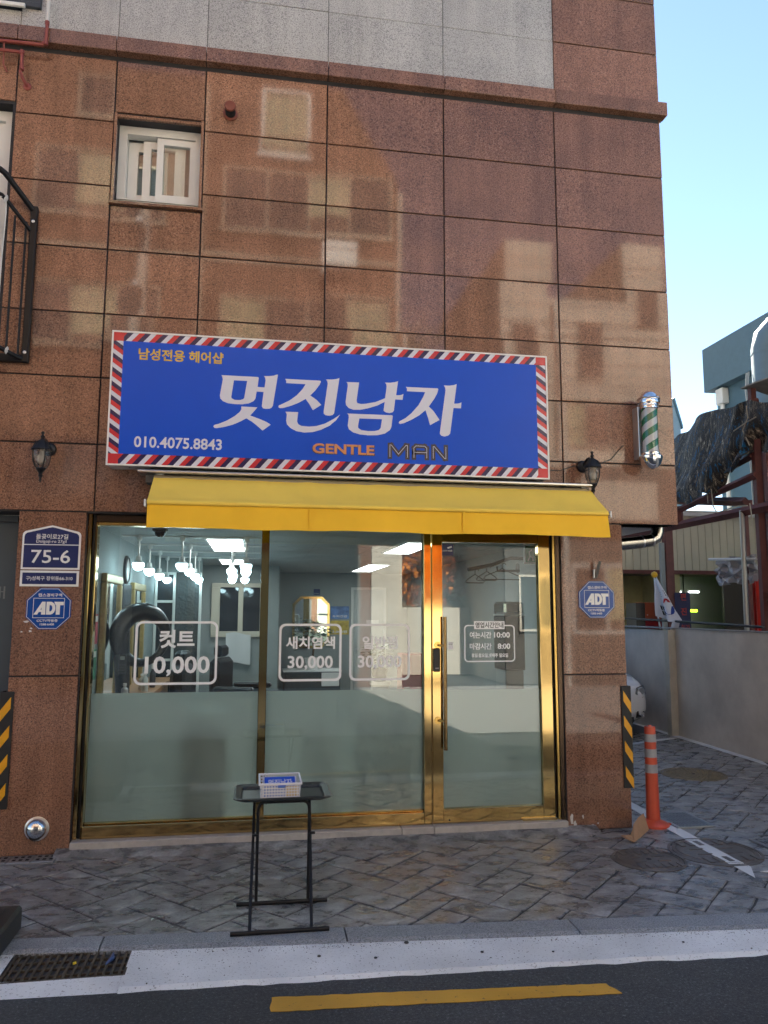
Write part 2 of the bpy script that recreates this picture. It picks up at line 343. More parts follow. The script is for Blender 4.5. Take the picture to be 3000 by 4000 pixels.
def stamped(name):
    # stamped slate-textured concrete: charcoal release colour in the low relief, worn paler on the high spots
    m = bpy.data.materials.new(name); m.use_nodes = True; MATS[name] = m
    t = m.node_tree; b = t.nodes['Principled BSDF']; g = t.nodes.new('ShaderNodeNewGeometry'); oi = t.nodes.new('ShaderNodeObjectInfo')
    mp = t.nodes.new('ShaderNodeMapping'); mp.inputs['Rotation'].default_value = (0, 0, R(20)); mp.inputs['Scale'].default_value = (1.0, 1.6, 1.0); t.links.new(g.outputs['Position'], mp.inputs[0])
    def noise(s_, d_, r_, src):
        n = t.nodes.new('ShaderNodeTexNoise'); n.inputs['Scale'].default_value = s_; n.inputs['Detail'].default_value = d_; n.inputs['Roughness'].default_value = r_; n.inputs['Distortion'].default_value = 0.4
        t.links.new(src, n.inputs['Vector']); return n
    n1 = noise(6.5, 7, 0.62, mp.outputs[0]); n2 = noise(55, 3, 0.6, g.outputs['Position']); n3 = noise(0.8, 3, 0.5, g.outputs['Position'])
    rp = t.nodes.new('ShaderNodeValToRGB'); c = rp.color_ramp; c.elements[0].position = 0.36; c.elements[0].color = (0.112,0.112,0.110,1); c.elements[1].position = 0.64; c.elements[1].color = (0.35,0.345,0.335,1)
    e = c.elements.new(0.50); e.color = (0.178,0.175,0.170,1)
    t.links.new(n1.outputs['Fac'], rp.inputs[0])
    mr = t.nodes.new('ShaderNodeMapRange'); mr.inputs[3].default_value = 0.90; mr.inputs[4].default_value = 1.1; t.links.new(oi.outputs['Random'], mr.inputs[0])
    mr2 = t.nodes.new('ShaderNodeMapRange'); mr2.inputs[1].default_value = 0.3; mr2.inputs[2].default_value = 0.7; mr2.inputs[3].default_value = 0.75; mr2.inputs[4].default_value = 1.25; t.links.new(n2.outputs['Fac'], mr2.inputs[0])
    mm = t.nodes.new('ShaderNodeMath'); mm.operation = 'MULTIPLY'; t.links.new(mr.outputs[0], mm.inputs[0]); t.links.new(mr2.outputs[0], mm.inputs[1])
    vm = t.nodes.new('ShaderNodeVectorMath'); vm.operation = 'SCALE'; t.links.new(rp.outputs[0], vm.inputs[0]); t.links.new(mm.outputs[0], vm.inputs['Scale']); t.links.new(vm.outputs[0], b.inputs['Base Color'])
    bp = t.nodes.new('ShaderNodeBump'); bp.inputs['Strength'].default_value = 0.7; bp.inputs['Distance'].default_value = 0.02; t.links.new(n1.outputs['Fac'], bp.inputs['Height'])
    bp2 = t.nodes.new('ShaderNodeBump'); bp2.inputs['Strength'].default_value = 0.25; bp2.inputs['Distance'].default_value = 0.006; t.links.new(n2.outputs['Fac'], bp2.inputs['Height']); t.links.new(bp.outputs[0], bp2.inputs['Normal']); t.links.new(bp2.outputs[0], b.inputs['Normal'])
    mr3 = t.nodes.new('ShaderNodeMapRange'); mr3.inputs[1].default_value = 0.35; mr3.inputs[2].default_value = 0.65; mr3.inputs[3].default_value = 0.20; mr3.inputs[4].default_value = 0.44; t.links.new(n1.outputs['Fac'], mr3.inputs[0]); t.links.new(mr3.outputs[0], b.inputs['Roughness'])
    return m
def worn_paint(name, col, under, wear=0.36, scale=45, rough=0.6):
    m = bpy.data.materials.new(name); m.use_nodes = True; MATS[name] = m
    t = m.node_tree; b = t.nodes['Principled BSDF']; g = t.nodes.new('ShaderNodeNewGeometry')
    n = t.nodes.new('ShaderNodeTexNoise'); n.inputs['Scale'].default_value = scale; n.inputs['Detail'].default_value = 6; n.inputs['Roughness'].default_value = 0.75; t.links.new(g.outputs['Position'], n.inputs['Vector'])
    n2 = t.nodes.new('ShaderNodeTexNoise'); n2.inputs['Scale'].default_value = 2.3; n2.inputs['Detail'].default_value = 5; t.links.new(g.outputs['Position'], n2.inputs['Vector'])
    rp = t.nodes.new('ShaderNodeValToRGB'); c = rp.color_ramp; c.elements[0].position = wear-0.03; c.elements[0].color = (*under, 1); c.elements[1].position = wear+0.02; c.elements[1].color = (*col, 1)
    t.links.new(n.outputs['Fac'], rp.inputs[0])
    mr = t.nodes.new('ShaderNodeMapRange'); mr.inputs[1].default_value = 0.3; mr.inputs[2].default_value = 0.7; mr.inputs[3].default_value = 0.82; mr.inputs[4].default_value = 1.12; t.links.new(n2.outputs['Fac'], mr.inputs[0])
    vm = t.nodes.new('ShaderNodeVectorMath'); vm.operation = 'SCALE'; t.links.new(rp.outputs[0], vm.inputs[0]); t.links.new(mr.outputs[0], vm.inputs['Scale']); t.links.new(vm.outputs[0], b.inputs['Base Color'])
    bp = t.nodes.new('ShaderNodeBump'); bp.inputs['Strength'].default_value = 0.4; bp.inputs['Distance'].default_value = 0.006; t.links.new(n.outputs['Fac'], bp.inputs['Height']); t.links.new(bp.outputs[0], b.inputs['Normal'])
    b.inputs['Roughness'].default_value = rough
    return m
ASPH = asphalt('asphalt'); STAMP = stamped('stamped concrete'); JOINT = mat('paving joint', (0.055,0.053,0.052), 0.8, var=0.3, vscale=30)
GUTTER = worn_paint('white gutter concrete', (0.78,0.785,0.775), (0.30,0.28,0.26), 0.40, 75)
YPAINT = worn_paint('yellow road paint', (0.62,0.33,0.035), (0.05,0.048,0.045), 0.36, 35)
WPAINT = worn_paint('white road paint', (0.72,0.72,0.70), (0.25,0.25,0.25), 0.35, 40)
LOTASPH = mat('lot concrete', (0.10,0.10,0.105), 0.6, var=0.25, vscale=3, bump=0.15)
CASTIRON = mat('cast iron', (0.125,0.105,0.090), 0.5, 0.3, var=0.35, vscale=9, bump=0.2, bscale=70)
CASTBROWN = mat('ochre cast iron', (0.17,0.125,0.060), 0.55, 0.2, var=0.25, vscale=9, bump=0.25, bscale=70)
GALV = mat('galvanised steel', (0.36,0.37,0.38), 0.4, 0.8, var=0.15, vscale=20)
DARKPIT = mat('dark pit', (0.010,0.010,0.010), 0.9)
RUSTY = mat('rusted grate', (0.085,0.066,0.045), 0.7, 0.3, var=0.3, vscale=25)

# ------------------------------------------------------------------ ground
m = MB().add([(-900,-900,-0.026),(900,-900,-0.026),(900,900,-0.026),(-900,900,-0.026)], [(0,1,2,3)])
struct(m.build('road', ASPH, origin=(0,0,0)), 'dark asphalt road')
def kin(x): return -1.468 - 0.072*x      # inner edge of the kerb stones
def kout(x): return -1.632 - 0.078*x     # outer edge
def gout(x): return -2.006 - 0.036*x     # outer edge of the white gutter
# white gutter slab, irregular outer lip
xs = [-6 + 0.08*i for i in range(190)]
gin_ = [(x, kout(x)+0.02, -0.012) for x in xs]
gmid = [(x, gout(x)+0.03+random.uniform(-0.004,0.004), -0.014) for x in xs]
glip = [(x, gout(x)+random.uniform(-0.012,0.010), -0.0262) for x in xs]
# leave the drain opening free: x from -1.10 to -0.565
m = MB(); 
def strip(a, b):
    idx = [i for i in range(len(xs)) if a <= xs[i] <= b]
    m.sheet([[gin_[i] for i in idx], [gmid[i] for i in idx], [glip[i] for i in idx]])
strip(-6, -1.10); strip(-0.57, 9.0)
for x0_, x1_ in ((-1.12, -0.56),):
    m.add([(x0_-0.02, gout(x0_)+0.14, -0.0135), (x1_+0.02, gout(x1_)+0.14, -0.0135), (x1_+0.02, gout(x1_)+0.0, -0.0255), (x0_-0.02, gout(x0_)+0.0, -0.0255)], [(0,1,2,3)])
struct(m.build('gutter', GUTTER, origin=(0,-1.85,-0.02)), 'white concrete gutter along the kerb')
pav = MB().add([(-6,kin(-6)-0.02,-0.008),(9,kin(9)-0.02,-0.008),(9,9.4,-0.008),(-6,9.4,-0.008)], [(0,1,2,3)]).build('pavement', JOINT, origin=(0,0,-0.008))
struct(pav, 'stamped stone-pattern pavement')
kerb = thing('kerb', (0,-1.55,-0.02), 'flush grey granite kerb along the pavement edge', 'kerb')
joints = [-6.0,-5.0,-4.0,-3.0,-1.95,-0.72,0.505,1.72,2.87,3.98,5.1,6.2,7.3,8.4]
for a, b in zip(joints[:-1], joints[1:]):
    a += 0.004; b -= 0.004; sk = 0.0
    def q(x, f, z): return (x, f(x), z)
    mm_ = MB().add([q(a,kin,-0.03), q(b,kin,-0.03), q(b,kout,-0.03), q(a,kout,-0.03), (a,kin(a)-0.004,0.002), (b,kin(b)-0.004,0.002), (b,kout(b)+0.03,0.001), (a,kout(a)+0.03,0.001), (a,kout(a)+0.002,-0.009), (b,kout(b)+0.002,-0.009)],
        [(4,7,6,5),(0,1,2,3),(0,4,5,1),(7,8,9,6),(8,3,2,9),(0,3,8,7,4),(1,5,6,9,2)])
    mm_.build('kerb_stone', GS, kerb)
# herringbone of stamped stones, 45 degrees, units of 0.205 x 0.41
W_ = 0.2055; s2 = math.sqrt(0.5)
OX, OY = 1.503, -1.459               # a node of the pattern
def clip(poly, a, b, c):             # keep a*x + b*y <= c
    out = []
    for i in range(len(poly)):
        p, q = poly[i], poly[(i+1) % len(poly)]; dp = a*p[0]+b*p[1]-c; dq = a*q[0]+b*q[1]-c
        if dp <= 0: out.append(p)
        if (dp < 0 < dq) or (dq < 0 < dp):
            t = dp/(dp-dq); out.append((p[0]+(q[0]-p[0])*t, p[1]+(q[1]-p[1])*t))
    return out
tiles = []
for k in range(-70, 70):
    for d in range(-20, 20):
        for kind in (0, 1):
            bx, by = k + 4*d, k
            if kind == 0: c0 = (bx, by, bx+2, by+1)
            else: c0 = (bx, by+1, bx+1, by+3)
            cx, cy_ = (c0[0]+c0[2])/2*W_, (c0[1]+c0[3])/2*W_
            wx, wy = OX + (cx - cy_)*s2, OY + (cx + cy_)*s2
            if wx < -2.3 or wx > 5.75 or wy > 4.3: continue
            if wy < kin(wx)-0.25: continue
            if wy > 0.12 and wx < 2.75: continue
            j = 0.0065; g_ = []
            xa, ya, xb, yb = c0[0]*W_+j, c0[1]*W_+j, c0[2]*W_-j, c0[3]*W_-j
            n_ = 4
            for (ax, ay, bx2, by2) in ((xa,ya,xb,ya),(xb,ya,xb,yb),(xb,yb,xa,yb),(xa,yb,xa,ya)):
                for i in range(3):
                    u = i/3; x_, y_ = ax+(bx2-ax)*u, ay+(by2-ay)*u
                    x_ += random.uniform(-0.004,0.004); y_ += random.uniform(-0.004,0.004)
                    g_.append((OX + (x_-y_)*s2, OY + (x_+y_)*s2))
            poly = clip(g_, 0.072, 1.0, 1e9); poly = clip(g_, -0.072, -1.0, 1.468-0.006)   # y >= kin(x)
            poly = clip(poly, 1, 0, 5.63)
            if len(poly) < 3: continue
            area = abs(sum(poly[i][0]*poly[(i+1)%len(poly)][1]-poly[(i+1)%len(poly)][0]*poly[i][1] for i in range(len(poly))))/2
            if area < 0.0015: continue
            tiles.append((math.hypot(wx, wy+5.77), poly))
tiles.sort(key=lambda t: t[0])
def tile_mesh(mb, poly):
    n = len(poly); cx = sum(p[0] for p in poly)/n; cy_ = sum(p[1] for p in poly)/n
    h = random.uniform(-0.0015, 0.0015); tx, ty = random.uniform(-0.006,0.006), random.uniform(-0.006,0.006)
    def zz(p): return h + tx*(p[0]-cx) + ty*(p[1]-cy_)
    ins = []
    for p in poly:
        d = math.hypot(p[0]-cx, p[1]-cy_) or 1; k = max(0.0, 1-0.010/d); ins.append((cx+(p[0]-cx)*k, cy_+(p[1]-cy_)*k))
    mb.add([(p[0],p[1],-0.0095) for p in poly] + [(p[0],p[1],zz(p)-0.0035) for p in poly] + [(p[0],p[1],zz(p)) for p in ins],
        [tuple(range(2*n,3*n))] + [(i,(i+1)%n,n+(i+1)%n,n+i) for i in range(n)] + [(n+i,n+(i+1)%n,2*n+(i+1)%n,2*n+i) for i in range(n)])
far = MB()
for i, (d, poly) in enumerate(tiles):
    if i < 300:
        mb = MB(); tile_mesh(mb, poly); mb.build('paving_stone', STAMP, pav)
    else: tile_mesh(far, poly)
if far.v:
    o = far.build('distant_paving_stones', STAMP, pav); o['kind'] = 'stuff'
# lot floor beyond the stamped stones
struct(MB().add([(2.9,4.15,-0.004),(5.7,4.15,-0.004),(5.7,9.4,-0.004),(2.9,9.4,-0.004)], [(0,1,2,3)]).build('lot_floor', LOTASPH), 'grey concrete floor of the parking lot')
# mortar fillet between shop sill and paving
m = MB(); n_ = 46
rows_ = [[], [], []]
for i in range(n_+1):
    x = -1.30 + (2.62+1.30)*i/n_; wob = 0.012*math.sin(x*5.1)+random.uniform(-0.006,0.006)
    rows_[0].append((x, 0.03, 0.046)); rows_[1].append((x, -0.035+wob, 0.034)); rows_[2].append((x, -0.135+wob*2, 0.0005))
m.sheet(rows_)
struct(m.build('mortar_fillet', STAMP, smooth=True), 'rough mortar fillet at the foot of the shop front')

# painted lines
def flat(name, pts, mat_, z, label, cat):
    return tag(MB().prism([(p[0], p[1]) for p in pts], 'Z', z-0.002, z).build(name, mat_), label, cat)
def worn_edge(a, b, n, amp):
    return [(a[0]+(b[0]-a[0])*i/n + random.uniform(-amp,amp), a[1]+(b[1]-a[1])*i/n + random.uniform(-amp,amp)) for i in range(n)]
yl = worn_edge((0.106,-2.262),(1.655,-2.350),40,0.004) + worn_edge((1.655,-2.350),(1.620,-2.252),4,0.004) + worn_edge((1.620,-2.252),(0.112,-2.140),40,0.004) + worn_edge((0.112,-2.140),(0.106,-2.262),4,0.004)
flat('road_line', yl, YPAINT, -0.0215, 'yellow painted dash on the dark asphalt road', 'road marking')
def wl(name, a, b, w, label):
    d = Vector((b[0]-a[0], b[1]-a[1])).normalized(); nn = Vector((-d.y, d.x))*w/2
    e = worn_edge((a[0]+nn.x,a[1]+nn.y),(b[0]+nn.x,b[1]+nn.y),14,0.003) + worn_edge((b[0]-nn.x,b[1]-nn.y),(a[0]-nn.x,a[1]-nn.y),14,0.003)
    flat(name, e, WPAINT, 0.0040, label, 'road marking')
wl('parking_line', (3.27,1.6), (3.198,-1.165), 0.105, 'white painted line running past the orange bollard over the manhole cover')
wl('parking_line', (3.255,-1.11), (5.62,-1.05), 0.105, 'short white painted line at the right edge beside the large manhole cover')
wl('parking_line', (5.60,2.0), (5.66,5.6), 0.10, 'white painted line along the foot of the grey wall')
wl('parking_line', (4.1,3.25), (5.53,3.88), 0.085, 'white painted bay line in front of the parked white car')

# manhole covers
def manhole(c, r, mat_, label, kind):
    t = thing('manhole_cover', (c[0], c[1], 0.004), label, 'manhole cover')
    z = 0.0045
    MB().lathe([(r*1.10,-0.012),(r*1.10,z),(r*1.03,z+0.002),(r*1.03,-0.012)], (c[0],c[1],0), 40).build('frame_ring', mat_, t, smooth=True)
    MB().lathe([(r,-0.012),(r,z-0.001),(r*0.985,z+0.001),(0.01,z+0.001)], (c[0],c[1],0), 40).build('lid', mat_, t, smooth=True)
    mb = MB()
    if kind == 'ribs':
        for s in (-1, 1):
            for i in range(6):
                x = c[0] - r*0.62 + i*r*0.25; mb.box(x, x+r*0.13, c[1]+s*r*0.62-r*0.17, c[1]+s*r*0.62+r*0.17, z, z+0.006)
        for s in (-0.2, 0.2):
            mb.box(c[0]-r*0.55, c[0]-r*0.2, c[1]+s*r-0.01, c[1]+s*r+0.01, z, z+0.005); mb.box(c[0]+r*0.2, c[0]+r*0.6, c[1]+s*r-0.01, c[1]+s*r+0.01, z, z+0.005)
        for k in range(36):
            a = R(k*10); mb.tube([(c[0]+r*0.9*math.cos(a), c[1]+r*0.9*math.sin(a), z), (c[0]+r*0.9*math.cos(a+R(9)), c[1]+r*0.9*math.sin(a+R(9)), z)], 0.005, 4)
    else:
        for ring in range(1, 8):
            nseg = ring*5
            for k in range(nseg):
                a = 2*math.pi*k/nseg; mb.lathe([(0.016,0),(0.013,0.005),(0.001,0.005)], (c[0]+r*ring/8.2*math.cos(a), c[1]+r*ring/8.2*math.sin(a), z), 6)
    mb.build('raised_pattern', mat_, t)['kind'] = 'stuff'
    MB().lathe([(0.018,0),(0.018,0.0025),(0.002,0.0025)], (c[0],c[1],z), 12).build('lift_hole', DARKPIT, t)
    return t
manhole((2.665,-0.725), 0.222, CASTIRON, 'round dark iron manhole cover nearest the street, below the cardboard scrap', 'ribs')
manhole((3.21,-0.635), 0.285, CASTIRON, 'large iron manhole cover crossed by a white painted stripe', 'ribs')
manhole((4.50,1.745), 0.295, CASTBROWN, 'ochre brown manhole cover in the parking lot behind the bollard', 'dots')
# the stripe runs over the large cover
flat('painted_stripe', [(3.145,-0.36),(3.25,-0.36),(3.245,-0.91),(3.14,-0.91)], WPAINT, 0.0080, 'worn white stripe painted across the large manhole cover', 'road marking')

# drain grates
def grate(name, x0, x1, y0, y1, z, nx, ny, mat_, label, depth=0.03, skew=0.0, bar=0.0045, barh=0.022):
    t = thing(name, ((x0+x1)/2, (y0+y1)/2, z), label, 'drain grate')
    MB().box(x0, x1, y0, y1, z-depth-0.02, max(z-depth, z-barh-0.001 if z > 0 else -9)).build('pit', DARKPIT, t)
    fr = MB(); w = 0.012
    for (a,b,c,d) in ((x0-w,x0,y0-w,y1+w),(x1,x1+w,y0-w,y1+w),(x0,x1,y0-w,y0),(x0,x1,y1,y1+w)): fr.box(a,b,c,d,z-depth,z+0.001)
    fr.build('frame', mat_, t)
    for i in range(nx):
        x = x0 + (x1-x0)*(i+0.5)/nx; MB().box(x-bar, x+bar, y0, y1, z-barh, z).build('bar', mat_, t)
    for j in range(ny):
        y = y0 + (y1-y0)*(j+0.5)/ny; MB().box(x0, x1, y-bar*0.8, y+bar*0.8, z-barh*0.7, z-0.001).build('cross_bar', mat_, t)
    return t
grate('drain_grate', 3.27, 3.56, -0.06, 0.33, 0.012, 10, 4, GALV, 'square steel drain grate set in the paving behind the orange bollard', 0.012, bar=0.0055, barh=0.007)
grate('drain_grate', 3.63, 3.95, -0.80, -0.43, 0.012, 10, 4, GALV, 'steel drain grate cut off by the right edge beside the large manhole cover', 0.012, bar=0.0055, barh=0.007)
grate('street_drain', -1.10, -0.565, -1.83, -1.53, -0.014, 15, 4, RUSTY, 'rusty gutter drain grate at bottom left beside the kerb', 0.10, bar=0.006, barh=0.05)
tag(MB().tube([(-0.66,-1.72,-0.012),(-0.64,-1.66,-0.010),(-0.645,-1.60,-0.011)], [0.004,0.012,0.003], 6).build('litter_scrap', mat('blue plastic', (0.05,0.09,0.22), 0.5)), 'small crumpled blue wrapper lying on the gutter drain', 'litter')
tag(MB().tube([(-0.815,-1.695,-0.010),(-0.80,-1.690,-0.008)], [0.006,0.007], 6).build('litter_butt', mat('yellow plastic', (0.75,0.55,0.03), 0.5)), 'tiny yellow scrap lying on the gutter drain', 'litter')
# slotted channel cover at the foot of the left pier
ch = thing('channel_cover', (-1.48,-0.1,0), 'slotted grey channel drain cover at the foot of the left pier', 'drain cover')
for i in range(5):
    x0_ = -2.02 + i*0.15
    MB().cbox(x0_, x0_+0.146, -0.17, -0.02, -0.01, 0.012, 0.003).build('cover_plate', GALV, ch)
    for k in range(3):
        for j in range(2): MB().box(x0_+0.022+k*0.042, x0_+0.044+k*0.042, -0.135+j*0.06, -0.105+j*0.06, 0.012, 0.0135).build('slot', DARKPIT, ch)

# loose grit along the kerb and on the road edge
mb = MB(); rnd = random.Random(21)
for k in range(1500):
    x = rnd.uniform(-1.9, 4.2)
    if rnd.random() < 0.55: y = kout(x) + rnd.uniform(-0.035, 0.012) - abs(rnd.gauss(0,0.02)); z = -0.0125
    elif rnd.random() < 0.5: y = rnd.uniform(gout(x)+0.03, kout(x)); z = -0.013
    else: y = gout(x) - abs(rnd.gauss(0,0.12)); z = -0.026
    if -1.12 < x < -0.55 and z > -0.02: continue
    s_ = rnd.uniform(0.0015, 0.0042)*(1.5 if rnd.random() < 0.08 else 1); a = rnd.uniform(0,6.28)
    mb.add([(x+s_*math.cos(a), y+s_*math.sin(a), z), (x+s_*math.cos(a+2.1), y+s_*math.sin(a+2.1), z), (x+s_*math.cos(a+4.2), y+s_*math.sin(a+4.2), z), (x, y, z+s_*0.9)], [(0,2,1),(0,1,3),(1,2,3),(2,0,3)])
o = mb.build('grit', mat('brown grit', (0.10,0.085,0.07), 0.9, var=0.5, vscale=60)); o['kind'] = 'stuff'; o['label'] = 'loose brown grit along the kerb and gutter'

# ------------------------------------------------------------------ the granite building
bld = thing('granite_building', (0.7, 0.2, 0), 'red-brown polished granite building with a barber shop on the ground floor', 'building')
ZR = [2.367, 2.867, 3.372, 3.867, 4.377, 4.890, 5.423, 5.945]
XC = [-4.90, -3.95, -2.95, -1.895, -1.171, -0.488, 0.484, 1.459, 2.436, 3.427]
J = 0.0052
def panel(x0, x1, z0, z1, m_=GR, y=0.0, name='granite_panel', th=0.04, j=J):
    x0 += j; x1 -= j; z0 += j; z1 -= j; c = 0.0025
    a, b = random.uniform(-0.0045,0.0045), random.uniform(-0.0045,0.0045); cx, cz = (x0+x1)/2, (z0+z1)/2
    def fy(x, z): return y + a*(x-cx) + b*(z-cz) + 0.0006
    mb = MB(); f = [(x0+c,z0+c),(x1-c,z0+c),(x1-c,z1-c),(x0+c,z1-c)]; o = [(x0,z0),(x1,z0),(x1,z1),(x0,z1)]
    mb.add([(p[0],fy(*p),p[1]) for p in f] + [(p[0],fy(*p)+c,p[1]) for p in o] + [(p[0],y+th,p[1]) for p in o],
        [(0,1,2,3)] + [(4+i,4+(i+1)%4,(i+1)%4,i) for i in range(4)] + [(8+i,8+(i+1)%4,4+(i+1)%4,4+i) for i in range(4)] + [(11,10,9,8)])
    return mb.build(name, m_, bld)
for ci in range(len(XC)-1):
    for ri in range(len(ZR)-1):
        x0, x1, z0, z1 = XC[ci], XC[ci+1], ZR[ri], ZR[ri+1]
        if ci == 3+0 and False: continue
        if ci == 2 and 2 <= ri <= 6:       # tall window column
            if ri == 6: panel(x0, x1, 5.51, z1)
            continue
        if ci == 4 and ri == 4: panel(x0, x1, z0, 4.738); continue
        if ci == 4 and ri == 5: continue
        if ci == 4 and ri == 6: panel(x0, x1, 5.505, z1); continue
        panel(x0, x1, z0, z1)
# white granite above the ledge, red granite end column
for z0, z1 in ((6.11,6.603),(6.603,7.10),(7.10,7.60),(7.60,8.10)):
    for ci in range(len(XC)-2):
        if ci in (0,1,2) and z0 > 6.2: continue
        x1 = XC[ci+1]
        if ci == 2: x1 = -1.895
        if ci == 2: panel(XC[ci], x1, z0, 6.27, GW, j=0.002); continue
        if ci == 3: panel(-1.70 if z0 > 6.2 else XC[3], x1, z0, z1, GW, j=0.002); continue
        panel(XC[ci], x1+ (0.010 if ci == 7 else 0), z0, z1, GW, j=0.002)
    panel(2.446, 3.427, z0, z1)
# ledge with chamfered underside
for ci in range(len(XC)-1):
    a, b = XC[ci]+0.003, XC[ci+1]-0.003
    if ci == len(XC)-2: b += 0.042
    mb = MB().prism([(0.03,5.984),(0.03,6.106),(-0.058,6.106),(-0.060,6.104),(-0.060,5.988),(-0.056,5.984)], 'X', a, b)
    mb.build('ledge_stone', GR, bld)
MB().prism([(3.40,5.975),(3.440,5.975),(3.464,5.988),(3.4685,5.992),(3.4685,6.104),(3.4665,6.106),(3.40,6.106)], 'Y', 0.051, 5.4).build('ledge_stone', GR, bld)
# structural core behind the cladding, with its openings
OPEN = [(-1.215,2.395,-0.1,2.36),(-2.9,-1.68,-0.1,2.36),(-1.145,-0.513,4.77,5.462),(-2.93,-1.915,3.42,5.49),(-3.9,-1.735,6.285,7.7)]
xb = sorted(set([-4.95,2.918]+[v for o_ in OPEN for v in o_[:2]]+[3.418])); zb = sorted(set([0.0,2.372,13.4]+[v for o_ in OPEN for v in o_[2:] if v > 0]))
core = MB()
for i in range(len(xb)-1):
    for k in range(len(zb)-1):
        cx, cz = (xb[i]+xb[i+1])/2, (zb[k]+zb[k+1])/2
        if any(o_[0] < cx < o_[1] and o_[2] < cz < o_[3] for o_ in OPEN): continue
        if cx > 2.918 and cz < 2.372: continue
        core.box(xb[i], xb[i+1], 0.014, 0.25, zb[k], zb[k+1])
core.build('core_wall', MORTAR, bld)
UP = mat('building render', (0.62,0.59,0.54), 0.7, var=0.08)
MB().box(-4.95, 3.418, 0.26, 5.4, 2.40, 13.4).build('upper_storeys', UP, bld)
MB().box(-5.0, 3.44, -0.02, 5.42, 13.4, 13.65).build('roof_parapet', UP, bld)
MB().box(-4.95, 3.42, -0.001, 0.012, 8.105, 13.4).build('upper_cladding', GW, bld)
for z0, z1 in zip(ZR[:-1], ZR[1:]):   # side cladding of the overhang
    for k in range(4):
        y0 = 0.044 + k*1.0
        MB().box(3.419, 3.4265, y0+J, y0+1.0-J, z0+J, z1-J).build('granite_panel', GR, bld)
SOF = mat('soffit panel', (0.62,0.62,0.61), 0.35, var=0.05)
MB().box(-4.9, 2.918, 5.41, 9.3, 2.40, 2.52).build('rear_roof', UP, bld); MB().box(2.93, 3.415, 0.046, 5.39, 2.372, 2.398).build('soffit', SOF, bld)
MB().box(2.70, 2.918, 0.252, 9.3, 0.0, 2.37).build('side_wall', UP, bld)
# piers
for (x0, x1, zs) in ((-1.682,-1.214,(0.0,1.200,2.367)), (2.394,2.926,(0.0,1.171,2.367))):
    for z0, z1 in zip(zs[:-1], zs[1:]): panel(x0, x1, z0, z1)
for z0, z1 in ((0.0,1.171),(1.171,2.367)):
    MB().box(2.9195, 2.9255, 0.044, 1.2, z0+J, z1-J).build('granite_panel', GR, bld)
for z0, z1 in ((0.0,1.2),(1.2,2.367)):
    MB().box(-1.6815, -1.676, 0.044, 0.6, z0+J, z1-J).build('granite_panel', GR, bld)
    MB().box(-1.2205, -1.2145, 0.044, 0.12, z0+J, z1-J).build('granite_panel', GR, bld)
# chipped mortar at the foot of the right pier
mb = MB()
for (cx, cz, w, h) in ((2.428,0.085,0.03,0.11),(2.455,0.05,0.03,0.05),(2.52,0.10,0.012,0.03),(2.60,0.035,0.04,0.02),(2.64,0.05,0.015,0.015)):
    n_ = 9; poly = []
    for k in range(n_):
        a = 2*math.pi*k/n_; rr = random.uniform(0.55,1.1); poly.append((cx+w*0.5*rr*math.cos(a), max(0.004, cz+h*0.5*rr*math.sin(a))))
    mb.prism(poly, 'Y', -0.0025, 0.002)
mb.build('mortar_smear', mat('pale mortar', (0.55,0.53,0.50), 0.8, var=0.15, vscale=40), bld)
mb = MB()
for (cx, cz, w, h) in ((-1.585,1.578,0.05,0.016),(-1.55,1.582,0.03,0.02),(-1.52,1.574,0.02,0.012),(-1.548,1.532,0.022,0.012),(-1.555,1.512,0.030,0.016),(-1.612,1.508,0.018,0.014)):
    poly = []
    for k in range(9):
        a = 2*math.pi*k/9; rr = random.uniform(0.5,1.1); poly.append((cx+w*0.5*rr*math.cos(a), cz+h*0.5*rr*math.sin(a)))
    mb.prism(poly, 'Y', -0.0025, 0.002)
mb.build('adhesive_residue', mat('adhesive residue', (0.62,0.60,0.58), 0.7), bld)
# sill stones under the shop front
for a, b in ((-1.212,0.42),(0.424,1.10),(1.104,1.345),(1.349,2.392)):
    MB().cbox(a, b, -0.025, 0.24, 0.0, 0.079, 0.004).build('sill_stone', SILL, bld)

# ------------------------------------------------------------------ shop front: gilt frame, panes, door
fy0, fy1 = 0.045, 0.135
def fr(x0, x1, z0, z1, m_=GOLD, name='shopfront_frame', y0=fy0, y1=fy1, c=0.003): return MB().cbox(x0, x1, y0, y1, z0, z1, c).build(name, m_, bld)
fr(-1.211, -1.186, 0.081, 2.358); fr(-1.184, -1.164, 0.081, 2.358, BLACKGAP, y0=0.07); fr(-1.162, -1.146, 0.081, 2.30)
fr(-1.162, 2.392, 2.301, 2.358, BRONZE, y0=0.06); fr(-1.144, 1.285, 2.276, 2.2995, GOLDB)
fr(-1.160, 1.286, 0.081, 0.166); fr(-1.144, 0.037, 0.167, 0.180, GOLDB, y0=0.075); fr(0.099, 1.285, 0.167, 0.180, GOLDB, y0=0.075)
fr(0.039, 0.097, 0.168, 2.275, GOLD); fr(1.2875, 1.345, 0.081, 2.2995, GOLD)
fr(2.323, 2.336, 0.081, 2.2995, BLACKGAP, y0=0.06); fr(2.337, 2.356, 0.081, 2.2995, GOLDB, y0=0.03); fr(2.3575, 2.392, 0.081, 2.2995, BRONZE, y0=0.02)
fr(1.3465, 2.322, 2.272, 2.2995, GOLDB)
def pane(x0, x1, z0, z1, label):
    o = MB().box(x0, x1, 0.100, 0.106, z0, z1).build('window_glass', GLASS, bld); o['label'] = label; return o
def film(x0, x1, z0, z1, par): return MB().box(x0, x1, 0.109, 0.1095, z0, z1).build('frosted_film', FROST, par)
p1 = pane(-1.146, 0.039, 0.17, 2.29, 'left shop window pane lettered with the 10,000 haircut price'); film(-1.145, 0.038, 0.18, 1.066, p1)
